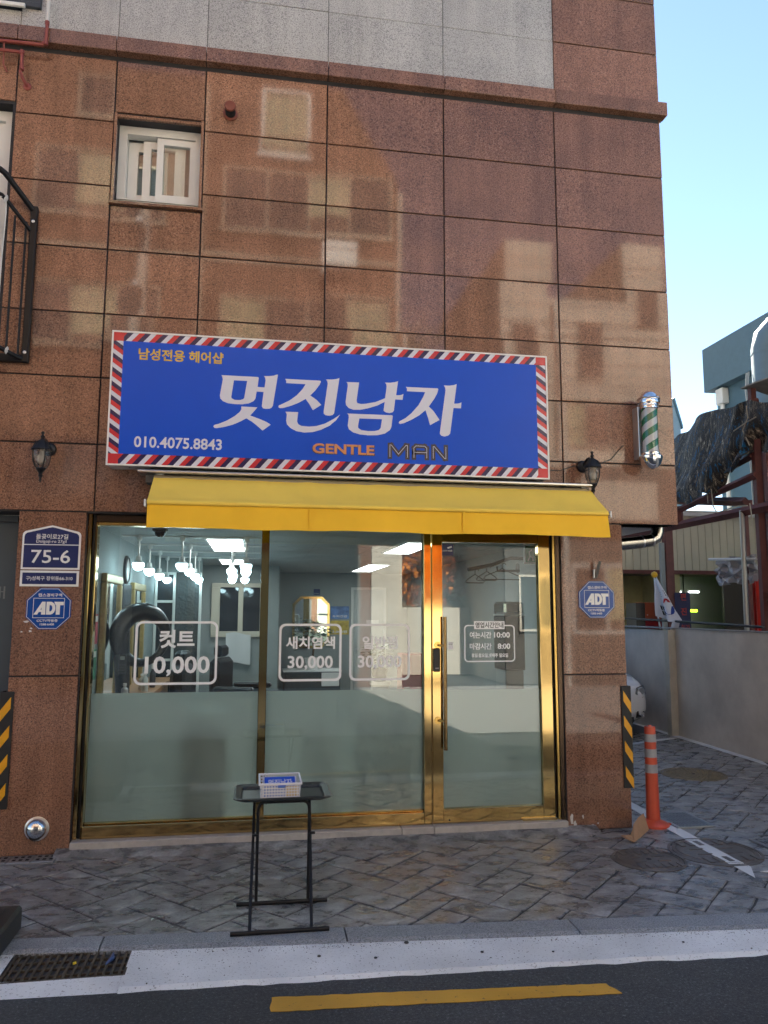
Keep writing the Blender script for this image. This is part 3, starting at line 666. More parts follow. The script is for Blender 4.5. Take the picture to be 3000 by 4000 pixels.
p2 = pane(0.097, 1.288, 0.17, 2.29, 'middle shop window pane lettered with two 30,000 prices'); film(0.098, 1.287, 0.18, 1.066, p2)
TY = 0.0985
def frame_line(x0, x1, z0, z1, w, r_, par, gap=None):
    if gap is None: curve_mesh([rrect(x0,x1,z0,z1,r_), rrect(x0+w,x1-w,z0+w,z1-w,r_*0.75)], 0.001, TY, 'price_frame', VINYL, par)
    else: curve_mesh([rrect(x0,x1,z0,z1,r_), rrect(x0+w,x1-w,z0+w,z1-w,r_*0.75)], 0.001, TY, 'hours_frame', VINYL, par)
frame_line(-0.857, -0.266, 1.121, 1.581, 0.017, 0.05, p1)
text('컷트', -0.686, -0.434, 1.385, 1.518, TY, VINYL, p1, 0.030, 0.001); text('10,000', -0.782, -0.320, 1.182, 1.326, TY, VINYL, p1, 0.022, 0.001)
frame_line(0.185, 0.657, 1.135, 1.563, 0.017, 0.045, p2); frame_line(0.717, 1.187, 1.135, 1.563, 0.017, 0.045, p2)
text('새치염색', 0.236, 0.607, 1.374, 1.468, TY, VINYL, p2, 0.026, 0.001); text('30,000', 0.252, 0.592, 1.216, 1.324, TY, VINYL, p2, 0.022, 0.001)
text('일반펌', 0.817, 1.089, 1.372, 1.470, TY, VINYL, p2, 0.028, 0.001); text('30,000', 0.783, 1.121, 1.216, 1.324, TY, VINYL, p2, 0.022, 0.001)
# door leaf
dm = MB(); dm.cbox(1.353, 1.437, 0.050, 0.115, 0.083, 2.269, 0.003)
door = dm.build('door', GOLD, bld); door['label'] = 'gold framed glass entrance door with opening hours'
MB().cbox(2.226, 2.320, 0.050, 0.115, 0.083, 2.269, 0.003).build('stile', GOLD, door)
MB().cbox(1.4375, 2.2255, 0.050, 0.115, 0.083, 0.186, 0.003).build('bottom_rail', GOLD, door)
MB().cbox(1.4375, 2.2255, 0.050, 0.115, 2.200, 2.269, 0.003).build('top_rail', GOLD, door)
MB().box(1.437, 2.226, 0.0795, 0.0855, 0.18, 2.205).build('door_glass', GLASS, door)
MB().box(1.438, 2.225, 0.0885, 0.089, 0.187, 1.058).build('frosted_film', FROST, door)
MB().tube([(1.443,0.005,0.622),(1.443,0.005,1.619)], 0.0145, 14).build('pull_handle', mat('gilt handle', (0.30,0.20,0.09), 0.18, 1.0), door, smooth=True)
for z in (0.835, 1.40):
    MB().tube([(1.443,0.005,z),(1.400,0.03,z),(1.397,0.05,z)], 0.0075, 10).build('handle_standoff', GOLDB, door, smooth=True)
    MB().lathe([(0.028,-0.004),(0.026,0.0),(0.010,0.0)], (1.397,0.049,z), 20, 'Y').build('handle_rosette', GOLDB, door, smooth=True)
MB().cbox(1.360, 1.412, 0.030, 0.0505, 1.200, 1.378, 0.006).build('digital_lock', BLACKP, door)
MB().cbox(1.372, 1.400, 0.0275, 0.0300, 1.222, 1.232, 0.001).build('lock_mark', mat('lock mark', (0.25,0.25,0.26), 0.4), door)
MB().lathe([(0.007,-0.002),(0.004,-0.004)], (1.48,0.050,0.105), 10, 'Y').build('screw', BLACKP, door)
TY = 0.0780
frame_line(1.615, 2.027, 1.269, 1.555, 0.0095, 0.03, door, gap=True)
curve_mesh([[(1.696,1.522),(1.944,1.522),(1.944,1.584),(1.696,1.584)]], 0.001, TY-0.0012, 'title_plate', VINYL, door)
INK = mat('dark ink', (0.05,0.06,0.06), 0.6)
text('영업시간안내', 1.706, 1.934, 1.531, 1.576, TY-0.0024, INK, door, 0.018, 0.0006)
text('여는시간', 1.660, 1.835, 1.451, 1.502, TY, VINYL, door, 0.024, 0.001); text('10:00', 1.857, 1.987, 1.455, 1.499, TY, VINYL, door, 0.024, 0.001)
text('마감시간', 1.659, 1.836, 1.364, 1.414, TY, VINYL, door, 0.024, 0.001); text('8:00', 1.886, 1.988, 1.368, 1.411, TY, VINYL, door, 0.024, 0.001)
text('휴일:월요일,넷째주 일요일', 1.673, 1.969, 1.302, 1.335, TY, VINYL, door, 0.022, 0.001)
curve_mesh([[(1.440,2.094),(1.533,2.094),(1.533,2.186),(1.440,2.186)]], 0.001, TY, 'camera_sticker', NAVYP, door)
text('CCTV 녹화중', 1.448, 1.526, 2.126, 2.140, TY-0.0012, VINYL, door, 0.01, 0.0006)
MB().prism([(1.482,2.160),(1.518,2.172),(1.522,2.160),(1.490,2.148)], 'Y', TY-0.002, TY-0.0012).build('camera_symbol', VINYL, door)
curve_mesh([[(1.486,1.367),(1.524,1.367),(1.524,1.422),(1.486,1.422)]], 0.001, TY, 'small_sticker', VINYL, door)
text('당기세요', 1.491, 1.519, 1.402, 1.411, TY-0.0012, INK, door, 0.006, 0.0006)

MB().cbox(2.05, 2.325, 0.030, 0.049, 0.0795, 0.0985, 0.002).build('threshold_plate', GOLD, door)

# ------------------------------------------------------------------ upper windows
def sash(x0, x1, z0, z1, y, w, m_, par, name='sash', glassm=GLASSD):
    curve_mesh([[(x0,z0),(x1,z0),(x1,z1),(x0,z1)], [(x0+w,z0+w),(x1-w,z0+w),(x1-w,z1-w),(x0+w,z1-w)]], 0.035, y, name, m_, par)
    MB().box(x0+w-0.004, x1-w+0.004, y-0.018, y-0.014, z0+w-0.004, z1-w+0.004).build('pane', glassm, par)
w1 = MB().cbox(-1.147, -0.511, 0.105, 0.175, 4.80, 4.842, 0.003).build('window', WHITEM, bld); w1['label'] = 'small white sliding window left of the sign'
curve_mesh([[(-1.147,4.843),(-0.511,4.843),(-0.511,5.460),(-1.147,5.460)],[(-1.085,4.855),(-0.560,4.855),(-0.560,5.395),(-1.085,5.395)]], 0.08, 0.175, 'frame', WHITEM, w1)
sash(-0.855, -0.548, 4.858, 5.385, 0.135, 0.052, WHITEM, w1, glassm=GLASS); sash(-0.965, -0.66, 4.858, 5.375, 0.178, 0.06, WHITEM, w1, glassm=GLASS); sash(-1.083, -0.78, 4.858, 5.375, 0.212, 0.075, WHITEM, w1, glassm=GLASS)
MB().box(-0.690, -0.640, 0.150, 0.160, 4.862, 5.38).build('inner_sash', WHITEM, w1)
MB().box(-1.142, -0.515, 0.235, 0.248, 4.80, 5.46).build('blind', mat('pale mesh blind', (0.40,0.42,0.40), 0.8, var=0.1, vscale=15), w1)
for (a, b, c_, d) in ((-1.168,-1.146,4.765,5.50),(-0.512,-0.490,4.765,5.50)): MB().cbox(a, b, -0.012, 0.16, c_, d, 0.002).build('surround_stone', GR, bld)
MB().cbox(-1.1455, -0.5125, -0.010, 0.16, 5.463, 5.488, 0.002).build('surround_stone', GR, bld)
MB().cbox(-1.178, -0.478, -0.030, 0.16, 4.742, 4.764, 0.002).build('window_sill', GR, bld)
w2 = MB().cbox(-2.93, -1.917, 0.10, 0.20, 3.42, 3.50, 0.003).build('window', WHITEM, bld); w2['label'] = 'tall white window behind the black balcony rail'
curve_mesh([[(-2.93,3.501),(-1.917,3.501),(-1.917,5.48),(-2.93,5.48)],[(-2.86,3.53),(-1.985,3.53),(-1.985,5.40),(-2.86,5.40)]], 0.09, 0.19, 'frame', WHITEM, w2)
sash(-2.45, -1.987, 3.535, 5.395, 0.16, 0.055, WHITEM, w2); sash(-2.858, -2.40, 3.535, 5.395, 0.195, 0.055, WHITEM, w2)
MB().box(-2.92, -1.92, 0.235, 0.248, 3.45, 5.48).build('blind', mat('curtain', (0.45,0.45,0.42), 0.8), w2)
DGREY = mat('dark grey window frame', (0.045,0.055,0.065), 0.4)
w3 = MB().cbox(-3.88, -1.752, -0.03, 0.20, 6.290, 6.335, 0.004).build('window', DGREY, bld); w3['label'] = 'dark framed upstairs window at the top left corner'
curve_mesh([[(-3.88,6.336),(-1.752,6.336),(-1.752,7.65),(-3.88,7.65)],[(-3.82,6.39),(-1.812,6.39),(-1.812,7.60),(-3.82,7.60)]], 0.10, 0.08, 'frame', DGREY, w3)
MB().box(-3.83, -1.80, 0.03, 0.036, 6.38, 7.61).build('pane', GLASSD, w3)
MB().box(-3.86, -1.76, 0.235, 0.248, 6.30, 7.66).build('blind', mat('pale blind', (0.5,0.5,0.48), 0.8), w3)
MB().cbox(-3.88, -1.86, -0.055, -0.031, 6.265, 6.295, 0.003).build('window_sill', WHITEM, w3)
# neighbouring shop door in the dark recess at the left
d2 = MB().cbox(-1.735, -1.690, 0.20, 0.26, 0.02, 2.35, 0.003).build('door', mat('maroon door edge', (0.07,0.010,0.018), 0.4), bld); d2['label'] = 'dark grey glass door of the next shop at the left edge'
MB().box(-2.60, -1.736, 0.21, 0.222, 0.05, 2.30).build('door_glass', mat('grey door glass', (0.09,0.11,0.125), 0.15), d2)
MB().cbox(-2.62, -1.736, 0.19, 0.26, 2.301, 2.35, 0.003).build('header', DGREY, d2)
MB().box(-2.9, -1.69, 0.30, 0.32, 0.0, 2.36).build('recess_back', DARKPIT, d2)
text('래', -1.905, -1.80, 1.74, 1.83, 0.2085, mat('etched letter', (0.16,0.18,0.19), 0.4), d2, 0.0, 0.001)

LETTERS=[[[(-0.285,3.379),(-0.019,3.379),(-0.014,3.372),(-0.021,3.303),(0.03,3.302),(0.037,3.357),(0.032,3.378),(0.024,3.389),(0.062,3.391),(0.096,3.396),(0.116,3.405),(0.127,3.406),(0.094,3.166),(0.084,3.15),(0.068,3.142),(0.044,3.14),(0.024,3.143),(0.013,3.157),(0.015,3.173),(0.024,3.267),(-0.027,3.268),(-0.034,3.216),(-0.048,3.194),(-0.082,3.175),(-0.128,3.166),(-0.182,3.165),(-0.232,3.169),(-0.269,3.183),(-0.288,3.203),(-0.292,3.224),(-0.274,3.348),(-0.278,3.365)],[(-0.194,3.345),(-0.098,3.345),(-0.116,3.215),(-0.123,3.205),(-0.149,3.197),(-0.183,3.197),(-0.206,3.207),(-0.21,3.218)]],[[(-0.136,3.149),(-0.018,3.148),(-0.069,3.084),(0.002,3.06),(0.05,3.041),(0.082,3.022),(0.023,2.975),(-0.024,3.015),(-0.058,3.04),(-0.097,3.062),(-0.142,3.034),(-0.197,3.008),(-0.257,2.989),(-0.306,2.979),(-0.324,2.98),(-0.332,2.991),(-0.325,3.002),(-0.29,3.013),(-0.232,3.041),(-0.179,3.076),(-0.147,3.106),(-0.134,3.127)]],[[(0.181,3.376),(0.442,3.376),(0.448,3.369),(0.439,3.347),(0.407,3.299),(0.369,3.258),(0.415,3.228),(0.453,3.19),(0.39,3.146),(0.367,3.186),(0.335,3.23),(0.284,3.198),(0.23,3.173),(0.172,3.153),(0.145,3.15),(0.134,3.159),(0.138,3.17),(0.158,3.18),(0.215,3.211),(0.269,3.254),(0.31,3.303),(0.333,3.343),(0.188,3.344),(0.189,3.36)]],[[(0.485,3.388),(0.531,3.39),(0.566,3.396),(0.587,3.405),(0.55,3.131),(0.539,3.116),(0.513,3.109),(0.486,3.112),(0.471,3.124),(0.471,3.142),(0.499,3.357),(0.495,3.375)]],[[(0.187,3.125),(0.282,3.126),(0.274,3.055),(0.284,3.034),(0.308,3.022),(0.363,3.019),(0.418,3.026),(0.483,3.048),(0.548,3.087),(0.594,3.121),(0.566,3.078),(0.518,3.034),(0.452,2.999),(0.391,2.979),(0.329,2.973),(0.271,2.981),(0.226,3.003),(0.2,3.03),(0.194,3.058),(0.198,3.101),(0.195,3.114)]],[[(0.641,3.377),(0.737,3.378),(0.718,3.234),(0.725,3.216),(0.755,3.211),(0.794,3.216),(0.864,3.232),(0.937,3.265),(0.949,3.358),(0.946,3.376),(0.935,3.388),(0.978,3.389),(1.014,3.396),(1.037,3.405),(1.022,3.293),(1.046,3.294),(1.064,3.298),(1.079,3.307),(1.072,3.259),(1.015,3.26),(1.005,3.172),(0.996,3.159),(0.971,3.151),(0.943,3.155),(0.925,3.168),(0.934,3.237),(0.879,3.206),(0.808,3.181),(0.748,3.166),(0.695,3.164),(0.66,3.175),(0.639,3.198),(0.635,3.223),(0.651,3.349),(0.648,3.367)]],[[(0.649,3.133),(0.991,3.135),(0.997,3.128),(0.986,3.045),(0.975,3.02),(0.936,2.991),(0.88,2.976),(0.809,2.972),(0.746,2.976),(0.693,2.99),(0.662,3.013),(0.653,3.041),(0.661,3.106),(0.658,3.122)],[(0.741,3.099),(0.914,3.101),(0.904,3.033),(0.89,3.016),(0.858,3.007),(0.809,3.004),(0.756,3.01),(0.733,3.025),(0.731,3.041)]],[[(1.098,3.362),(1.346,3.364),(1.353,3.359),(1.344,3.325),(1.32,3.28),(1.277,3.217),(1.312,3.185),(1.361,3.115),(1.286,3.071),(1.274,3.117),(1.251,3.187),(1.203,3.145),(1.146,3.11),(1.084,3.078),(1.052,3.07),(1.042,3.08),(1.049,3.091),(1.095,3.118),(1.142,3.159),(1.196,3.223),(1.233,3.29),(1.249,3.329),(1.106,3.329),(1.107,3.349)]],[[(1.397,3.39),(1.438,3.39),(1.475,3.396),(1.499,3.407),(1.477,3.249),(1.503,3.251),(1.522,3.255),(1.536,3.264),(1.531,3.215),(1.472,3.215),(1.444,3.012),(1.429,2.996),(1.398,2.987),(1.373,2.993),(1.362,3.009),(1.41,3.351),(1.407,3.372)]]]

# ------------------------------------------------------------------ shop sign
sg = thing('shop_sign', (0.585, -0.02, 2.68), 'long blue light-box sign with white Korean lettering and red, white and navy striped border', 'sign')
SX0, SX1, SZ0, SZ1, SY = -1.067, 2.238, 2.680, 3.672, -0.200
MB().cbox(SX0+0.004, SX1-0.004, SY+0.012, -0.004, SZ0+0.004, SZ1-0.004, 0.004).build('light_box', mat('sign box side', (0.62,0.62,0.62), 0.4, var=0.06), sg)
MB().box(SX0+0.010, SX1-0.010, SY+0.004, SY+0.0115, SZ0+0.010, SZ1-0.010).build('border_panel', SWHITE, sg)
curve_mesh([[(SX0,SZ0),(SX1,SZ0),(SX1,SZ1),(SX0,SZ1)],[(SX0+0.011,SZ0+0.011),(SX1-0.011,SZ0+0.011),(SX1-0.011,SZ1-0.011),(SX0+0.011,SZ1-0.011)]], 0.014, SY+0.011, 'edge_frame', mat('sign edge', (0.80,0.78,0.76), 0.3), sg)
ix0, ix1, iz0, iz1 = -0.986, 2.147, 2.765, 3.597
MB().box(ix0, ix1, SY+0.002, SY+0.0038, iz0, iz1).build('blue_panel', SBLUE, sg)
ox0, ox1, oz0, oz1 = SX0+0.012, SX1-0.012, SZ0+0.012, SZ1-0.012
def stripes(name, m_, phase, w):
    mb = MB(); p = 0.1225
    def cl(poly, bx):
        for (a, b, c) in ((-1,0,-bx[0]),(1,0,bx[1]),(0,-1,-bx[2]),(0,1,bx[3])): poly = clip(poly, a, b, c) if poly else poly
        return poly
    for k in range(-2, 30):
        x = ox0 + k*p + phase*p
        for (za, zb) in ((oz0, iz0), (iz1, oz1)):
            h = zb-za; poly = cl([(x,za),(x+w*p,za),(x+w*p+h*0.85,zb),(x+h*0.85,zb)], (ix0-0.005, ix1+0.005, za, zb))
            if len(poly) > 2: mb.prism(poly, 'Y', SY+0.0028, SY+0.0042)
    q = 0.1035
    for k in range(-2, 12):
        z = iz0 + k*q + phase*q
        for (xa, xb) in ((ox0, ix0), (ix1, ox1)):
            h = xb-xa; poly = cl([(xa,z+h*0.72),(xa,z+h*0.72+w*q),(xb,z+w*q),(xb,z)], (xa, xb, iz0, iz1))
            if len(poly) > 2: mb.prism(poly, 'Y', SY+0.0028, SY+0.0042)
    return mb.build(name, m_, sg)
stripes('red_stripes', SRED, 0.0, 0.34); stripes('navy_stripes', SNAVY, 0.34, 0.33)
for (a, b) in ((ox0, ix0), (ix1, ox1)):
    for (c_, d) in ((oz0, iz0), (iz1, oz1)): MB().box(a, b, SY+0.0022, SY+0.0042, c_, d).build('red_corner', SRED, sg)
for loops in LETTERS: curve_mesh(loops, 0.0012, SY+0.0018, 'lettering', SWHITE, sg)
text('남성전용 헤어샵', -0.878, -0.274, 3.462, 3.550, SY+0.0018, YTEXT, sg, 0.026, 0.0012)
text('010.4075.8843', -0.882, -0.266, 2.815, 2.897, SY+0.0018, SWHITE, sg, 0.020, 0.0012)
text('GENTLE', 0.387, 0.861, 2.814, 2.894, SY+0.0020, DTEXT, sg, 0.040, 0.0006)
text('GENTLE', 0.392, 0.856, 2.820, 2.896, SY+0.0012, COPPER, sg, 0.030, 0.0012)
def stroke(mb, pts, w, y0, y1):
    for a, b in zip(pts[:-1], pts[1:]):
        d = Vector((b[0]-a[0], b[1]-a[1])); L = d.length; d /= L; n_ = Vector((-d.y, d.x))*w/2; e = d*w/2
        mb.prism([(a[0]-e.x+n_.x,a[1]-e.y+n_.y),(a[0]-e.x-n_.x,a[1]-e.y-n_.y),(b[0]+e.x-n_.x,b[1]+e.y-n_.y),(b[0]+e.x+n_.x,b[1]+e.y+n_.y)], 'Y', y0, y1); y0 -= 0.00003
zt, zm, zb_ = 2.905, 2.855, 2.814
MANP = [[(0.975,zb_),(0.975,zt),(0.985,zt),(1.041,2.836),(1.098,zt),(1.110,zt),(1.110,zb_)], [(1.160,zb_),(1.160,2.890),(1.176,zt),(1.244,zt),(1.260,2.890),(1.260,zb_)], [(1.160,zm),(1.260,zm)], [(1.310,zb_),(1.310,zt),(1.318,zt),(1.400,zb_),(1.409,zb_),(1.409,zt)]]
mb = MB(); ml = MB()
for pth in MANP: stroke(mb, pth, 0.034, SY+0.0016, SY+0.0019); stroke(ml, pth, 0.0035, SY+0.0006, SY+0.0013)
mb.build('lettering', DTEXT, sg); ml.build('lettering_inline', SWHITE, sg)
MB().lathe([(0.006,0),(0.004,-0.002)], (-0.92,-0.1,SZ0+0.003), 8).build('drain_hole', DARKPIT, sg)

# ------------------------------------------------------------------ awning
aw = thing('awning', (0.92, -0.02, 2.2), 'retracted yellow fabric awning above the shop window', 'awning')
MB().prism([(-0.02,2.640),(-0.02,2.668),(-0.205,2.655),(-0.212,2.648),(-0.212,2.640),(-0.19,2.634)], 'X', -0.846, 2.590).build('cover_rail', ALU, aw)
MB().box(-0.80, 2.56, -0.13, -0.010, 2.575, 2.632).build('cassette', mat('awning cassette', (0.10,0.10,0.095), 0.5), aw)
MB().tube([(-0.735,-0.145,2.595),(2.575,-0.145,2.595)], 0.035, 16).build('roller', mat('roller wood tone', (0.30,0.25,0.16), 0.5), aw, smooth=True)
ax0, ax1 = -0.738, 2.592
prof = [(-0.125,2.617),(-0.15,2.620),(-0.175,2.608)] + [(-0.175-0.262*k/8, 2.608-0.192*k/8-0.004*math.sin(math.pi*k/8)) for k in range(1,9)] + [(-0.452,2.408),(-0.462,2.396),(-0.462,2.384),(-0.452,2.376),(-0.440,2.376)]
grid = []
wr_ = random.Random(11); wph = [(wr_.uniform(6,30), wr_.uniform(0,6.28), wr_.uniform(-9,9), wr_.uniform(0.0008,0.0022)) for _ in range(7)]
for k, (y, z) in enumerate(prof):
    tt = min(1.0, k/(len(prof)-4)); sag = math.sin(math.pi*tt)
    grid.append([(ax0+(ax1-ax0)*i/80, y, z - sag*(0.006+0.006*math.sin(math.pi*i/80)**2) + sag*sum(a*math.sin(f*i/20+p+s_*tt) for f, p, s_, a in wph)) for i in range(81)])
MB().sheet(grid, 0.004, (0,0.4,-1)).build('fabric', AWN2, aw, smooth=True)
MB().cbox(ax0-0.008, ax1+0.010, -0.4385, -0.415, 2.372, 2.396, 0.005).build('front_bar', WHITEM, aw)
for x in (ax0-0.020, ax1+0.010): MB().cbox(x, x+0.012, -0.466, -0.405, 2.358, 2.408, 0.004).build('end_cap', WHITEP, aw)
vg = []
for r_ in range(7):
    t_ = r_/6; vg.append([(ax0+(ax1-ax0)*i/60 + (0.012*t_ if i == 60 else 0), -0.444 - 0.006*t_ + 0.009*t_*math.sin(i*0.55+1.2+0.8*math.sin(i*0.13))+0.006*t_*math.sin(i*0.21)+0.004*t_*math.sin(i*1.3), 2.3755-0.160*t_ + 0.004*t_*math.sin(i*0.3)+0.002*t_*math.sin(i*0.83)) for i in range(61)])
MB().sheet(vg, 0.003, (0,1,0)).build('valance', AWN, aw, smooth=True)
for x in (0.365, 1.475):      # stitched seams of the fabric
    MB().sheet([[(x-0.008, y-0.0012, z+0.0012), (x+0.008, y-0.0012, z+0.0012)] for (y, z) in [(q[20+int((x-ax0)/(ax1-ax0)*80)-20][1], q[int((x-ax0)/(ax1-ax0)*80)][2]) for q in grid[3:11]]]).build('seam', AWN2, aw)
    MB().box(x-0.007, x+0.007, -0.459, -0.4555, 2.222, 2.372).build('seam', AWN, aw)
for x in (-0.70, 2.545):
    MB().tube([(x,-0.06,2.56),(x,-0.26,2.46),(x,-0.42,2.385)], 0.014, 8).build('folding_arm', WHITEM, aw, smooth=True)
    MB().cbox(x-0.03, x+0.03, -0.16, -0.006, 2.56, 2.634, 0.004).build('wall_bracket', WHITEM, aw)

# ------------------------------------------------------------------ wall lanterns
def lantern(x, z, label):
    t = thing('wall_lantern', (x, 0.0, z), label, 'wall lamp', 'wall lanterns on the front')
    c = (x, -0.190)
    MB().lathe([(0.050,0.0),(0.050,-0.012),(0.040,-0.024),(0.018,-0.032)], (x,0.0,z+0.06), 20, 'Y').build('back_plate', IRON, t, smooth=True)
    MB().tube([(x,-0.02,z+0.06)]+[(x,-0.02-0.17*k/6, z+0.06+0.045*math.sin(math.pi*k/6*0.9)) for k in range(1,6)]+[(c[0],c[1],z+0.075)], 0.010, 8).build('arm', IRON, t, smooth=True)
    MB().lathe([(0.066,-0.032),(0.070,-0.028),(0.068,-0.020),(0.052,0.004),(0.038,0.028),(0.026,0.040),(0.016,0.046),(0.010,0.054),(0.013,0.062),(0.016,0.068),(0.010,0.076),(0.006,0.084),(0.011,0.090),(0.013,0.096),(0.008,0.102),(0.001,0.106)], (c[0],c[1],z+0.045), 16).build('roof', IRON, t, smooth=True)
    for k in range(12):
        a = R(30*k); MB().tube([(c[0]+0.067*math.cos(a),c[1]+0.067*math.sin(a),z+0.022),(c[0]+0.040*math.cos(a),c[1]+0.040*math.sin(a),z+0.074)], 0.0035, 5).build('roof_rib', IRON, t)
    MB().lathe([(0.058,0.012),(0.060,-0.02),(0.055,-0.06),(0.042,-0.095),(0.028,-0.112)], (c[0],c[1],z), 18).build('glass_body', glass('lantern glass', (0.72,0.70,0.66), 1.5, dirt=0.06), t, smooth=True)
    for k in range(4):
        a = R(90*k+35); pr = [(0.060,0.014),(0.062,-0.02),(0.057,-0.06),(0.044,-0.096),(0.028,-0.116)]
        MB().tube([(c[0]+r_*math.cos(a),c[1]+r_*math.sin(a),z+h) for r_, h in pr], 0.0045, 6).build('cage_rib', IRON, t, smooth=True)
    MB().lathe([(0.032,-0.110),(0.034,-0.118),(0.024,-0.132),(0.014,-0.146),(0.012,-0.156),(0.017,-0.164),(0.012,-0.172),(0.007,-0.186),(0.010,-0.194),(0.006,-0.206),(0.001,-0.216)], (c[0],c[1],z), 14).build('finial', IRON, t, smooth=True)
    MB().lathe([(0.002,-0.088),(0.022,-0.078),(0.030,-0.055),(0.026,-0.030),(0.015,-0.008),(0.014,0.010)], (c[0],c[1],z), 14).build('bulb', mat('unlit bulb', (0.60,0.57,0.52), 0.3), t, smooth=True)
    return t
lantern(-1.500, 2.756, 'black wall lantern on the granite above the address plate')
lantern(2.600, 2.770, 'black wall lantern at the right end of the yellow awning')
cab = [(2.245,-0.02,2.80),(2.32,-0.01,2.79),(2.40,-0.008,2.79),(2.50,-0.010,2.825),(2.60,-0.012,2.845),(2.72,-0.010,2.85),(2.85,-0.008,2.90),(2.93,-0.006,2.99),(2.96,-0.006,3.02)]
tag(MB().tube(cab, 0.0035, 6).build('power_cable', BLACKP, smooth=True), 'thin black cable sagging along the wall from the sign past the right lantern', 'cable')

# ------------------------------------------------------------------ barber pole
bp_ = thing('barber_pole', (3.125, 0.0, 2.81), 'green and white striped barber pole with chrome ends on the corner', 'barber pole')
bc = (3.122, -0.150)
MB().cbox(3.052, 3.075, -0.10, -0.002, 2.90, 3.33, 0.004).build('back_bracket', mat('bracket steel', (0.55,0.55,0.55), 0.3, 0.8), bp_)
MB().cbox(3.075, 3.170, -0.09, -0.002, 2.905, 3.325, 0.004).build('mount_plate', mat('grey mount', (0.33,0.32,0.32), 0.5), bp_)
MB().lathe([(0.062,0.13),(0.062,0.50)], (bc[0],bc[1],2.80), 28).build('striped_cylinder', GREYV, bp_, smooth=True)
for k in range(2):
    mb = MB(); n_ = 40; rows_ = [[], []]
    for i in range(n_+1):
        tt = i/n_; a = 2*math.pi*(tt*1.55) + k*math.pi + 0.55; z = 2.93+0.37*tt
        rows_[0].append((bc[0]+0.0635*math.cos(a), bc[1]+0.0635*math.sin(a), z)); 
        a2 = a - 0.0
        rows_[1].append((bc[0]+0.0635*math.cos(a2), bc[1]+0.0635*math.sin(a2), z+0.058))
    rows_[1] = [(p[0],p[1],min(p[2],3.30)) for p in rows_[1]]
    mb.sheet(rows_); mb.build('green_stripe', GREENV, bp_, smooth=True)
MB().lathe([(0.0675,0.125),(0.0675,0.505)], (bc[0],bc[1],2.80), 28).build('clear_tube', glass('tube glass', (0.95,0.97,0.97), 1.5), bp_, smooth=True)
MB().lathe([(0.050,0.004),(0.078,0.035),(0.088,0.070),(0.092,0.078),(0.092,0.098),(0.084,0.106),(0.072,0.108),(0.074,0.116),(0.074,0.126),(0.066,0.132)], (bc[0],bc[1],2.805), 32).build('bottom_collar', CHROME, bp_, smooth=True)
MB().lathe([(0.002,-0.018),(0.028,-0.014),(0.055,0.008),(0.068,0.032),(0.070,0.05)], (bc[0],bc[1],2.812), 28).build('bottom_dome', CHROME, bp_, smooth=True)
MB().lathe([(0.066,0.492),(0.074,0.498),(0.074,0.508),(0.070,0.512),(0.078,0.518),(0.078,0.528),(0.074,0.534),(0.088,0.540),(0.090,0.562),(0.084,0.572),(0.092,0.578),(0.088,0.584),(0.070,0.588)], (bc[0],bc[1],2.800), 32).build('top_collar', CHROME, bp_, smooth=True)
MB().lathe([(0.070,0.586),(0.066,0.605),(0.050,0.628),(0.028,0.641),(0.002,0.645)], (bc[0],bc[1],2.800), 28).build('top_dome', CHROME, bp_, smooth=True)

# ------------------------------------------------------------------ plates on the piers
ad = thing('address_plate', (-1.445,-0.005,1.945), 'navy house-shaped address plate reading 75-6 on the left pier', 'sign')
def house(x0, x1, z0, zs, zp, r_=0.025):
    cx = (x0+x1)/2
    return [(x0,z0),(x1,z0),(x1,zs-0.02),(x1-0.004,zs-0.006),(x1-0.016,zs+0.006),(cx+0.02,zp-0.004),(cx,zp),(cx-0.02,zp-0.004),(x0+0.016,zs+0.006),(x0+0.004,zs-0.006),(x0,zs-0.02)]
curve_mesh([house(-1.643,-1.247,1.946,2.212,2.262)], 0.006, 0.0, 'plate', WHITEP, ad)
curve_mesh([house(-1.630,-1.260,1.959,2.200,2.249)], 0.001, -0.0062, 'navy_field', NAVYP, ad)
MB().box(-1.630, -1.260, -0.0086, -0.0074, 2.1195, 2.1255).build('divider', WHITEP, ad)
text('돌곶이로27길', -1.552, -1.335, 2.163, 2.200, -0.0074, WHITEP, ad, 0.012, 0.001); text('Dolgoji-ro 27gil', -1.548, -1.345, 2.130, 2.158, -0.0074, WHITEP, ad, 0.006, 0.001)
text('75-6', -1.578, -1.314, 1.991, 2.086, -0.0074, WHITEP, ad, 0.010, 0.001)
ad2 = thing('address_strip', (-1.445,-0.005,1.825), 'narrow navy plate reading 66-310 under the address plate', 'sign')
MB().cbox(-1.644, -1.248, -0.006, 0.0, 1.826, 1.938, 0.001).build('plate', WHITEP, ad2)
MB().box(-1.628, -1.264, -0.0074, -0.0062, 1.842, 1.923).build('navy_field', NAVYP, ad2)
text('구)성북구 장위동66-310', -1.603, -1.290, 1.864, 1.898, -0.0074, WHITEP, ad2, 0.010, 0.001)
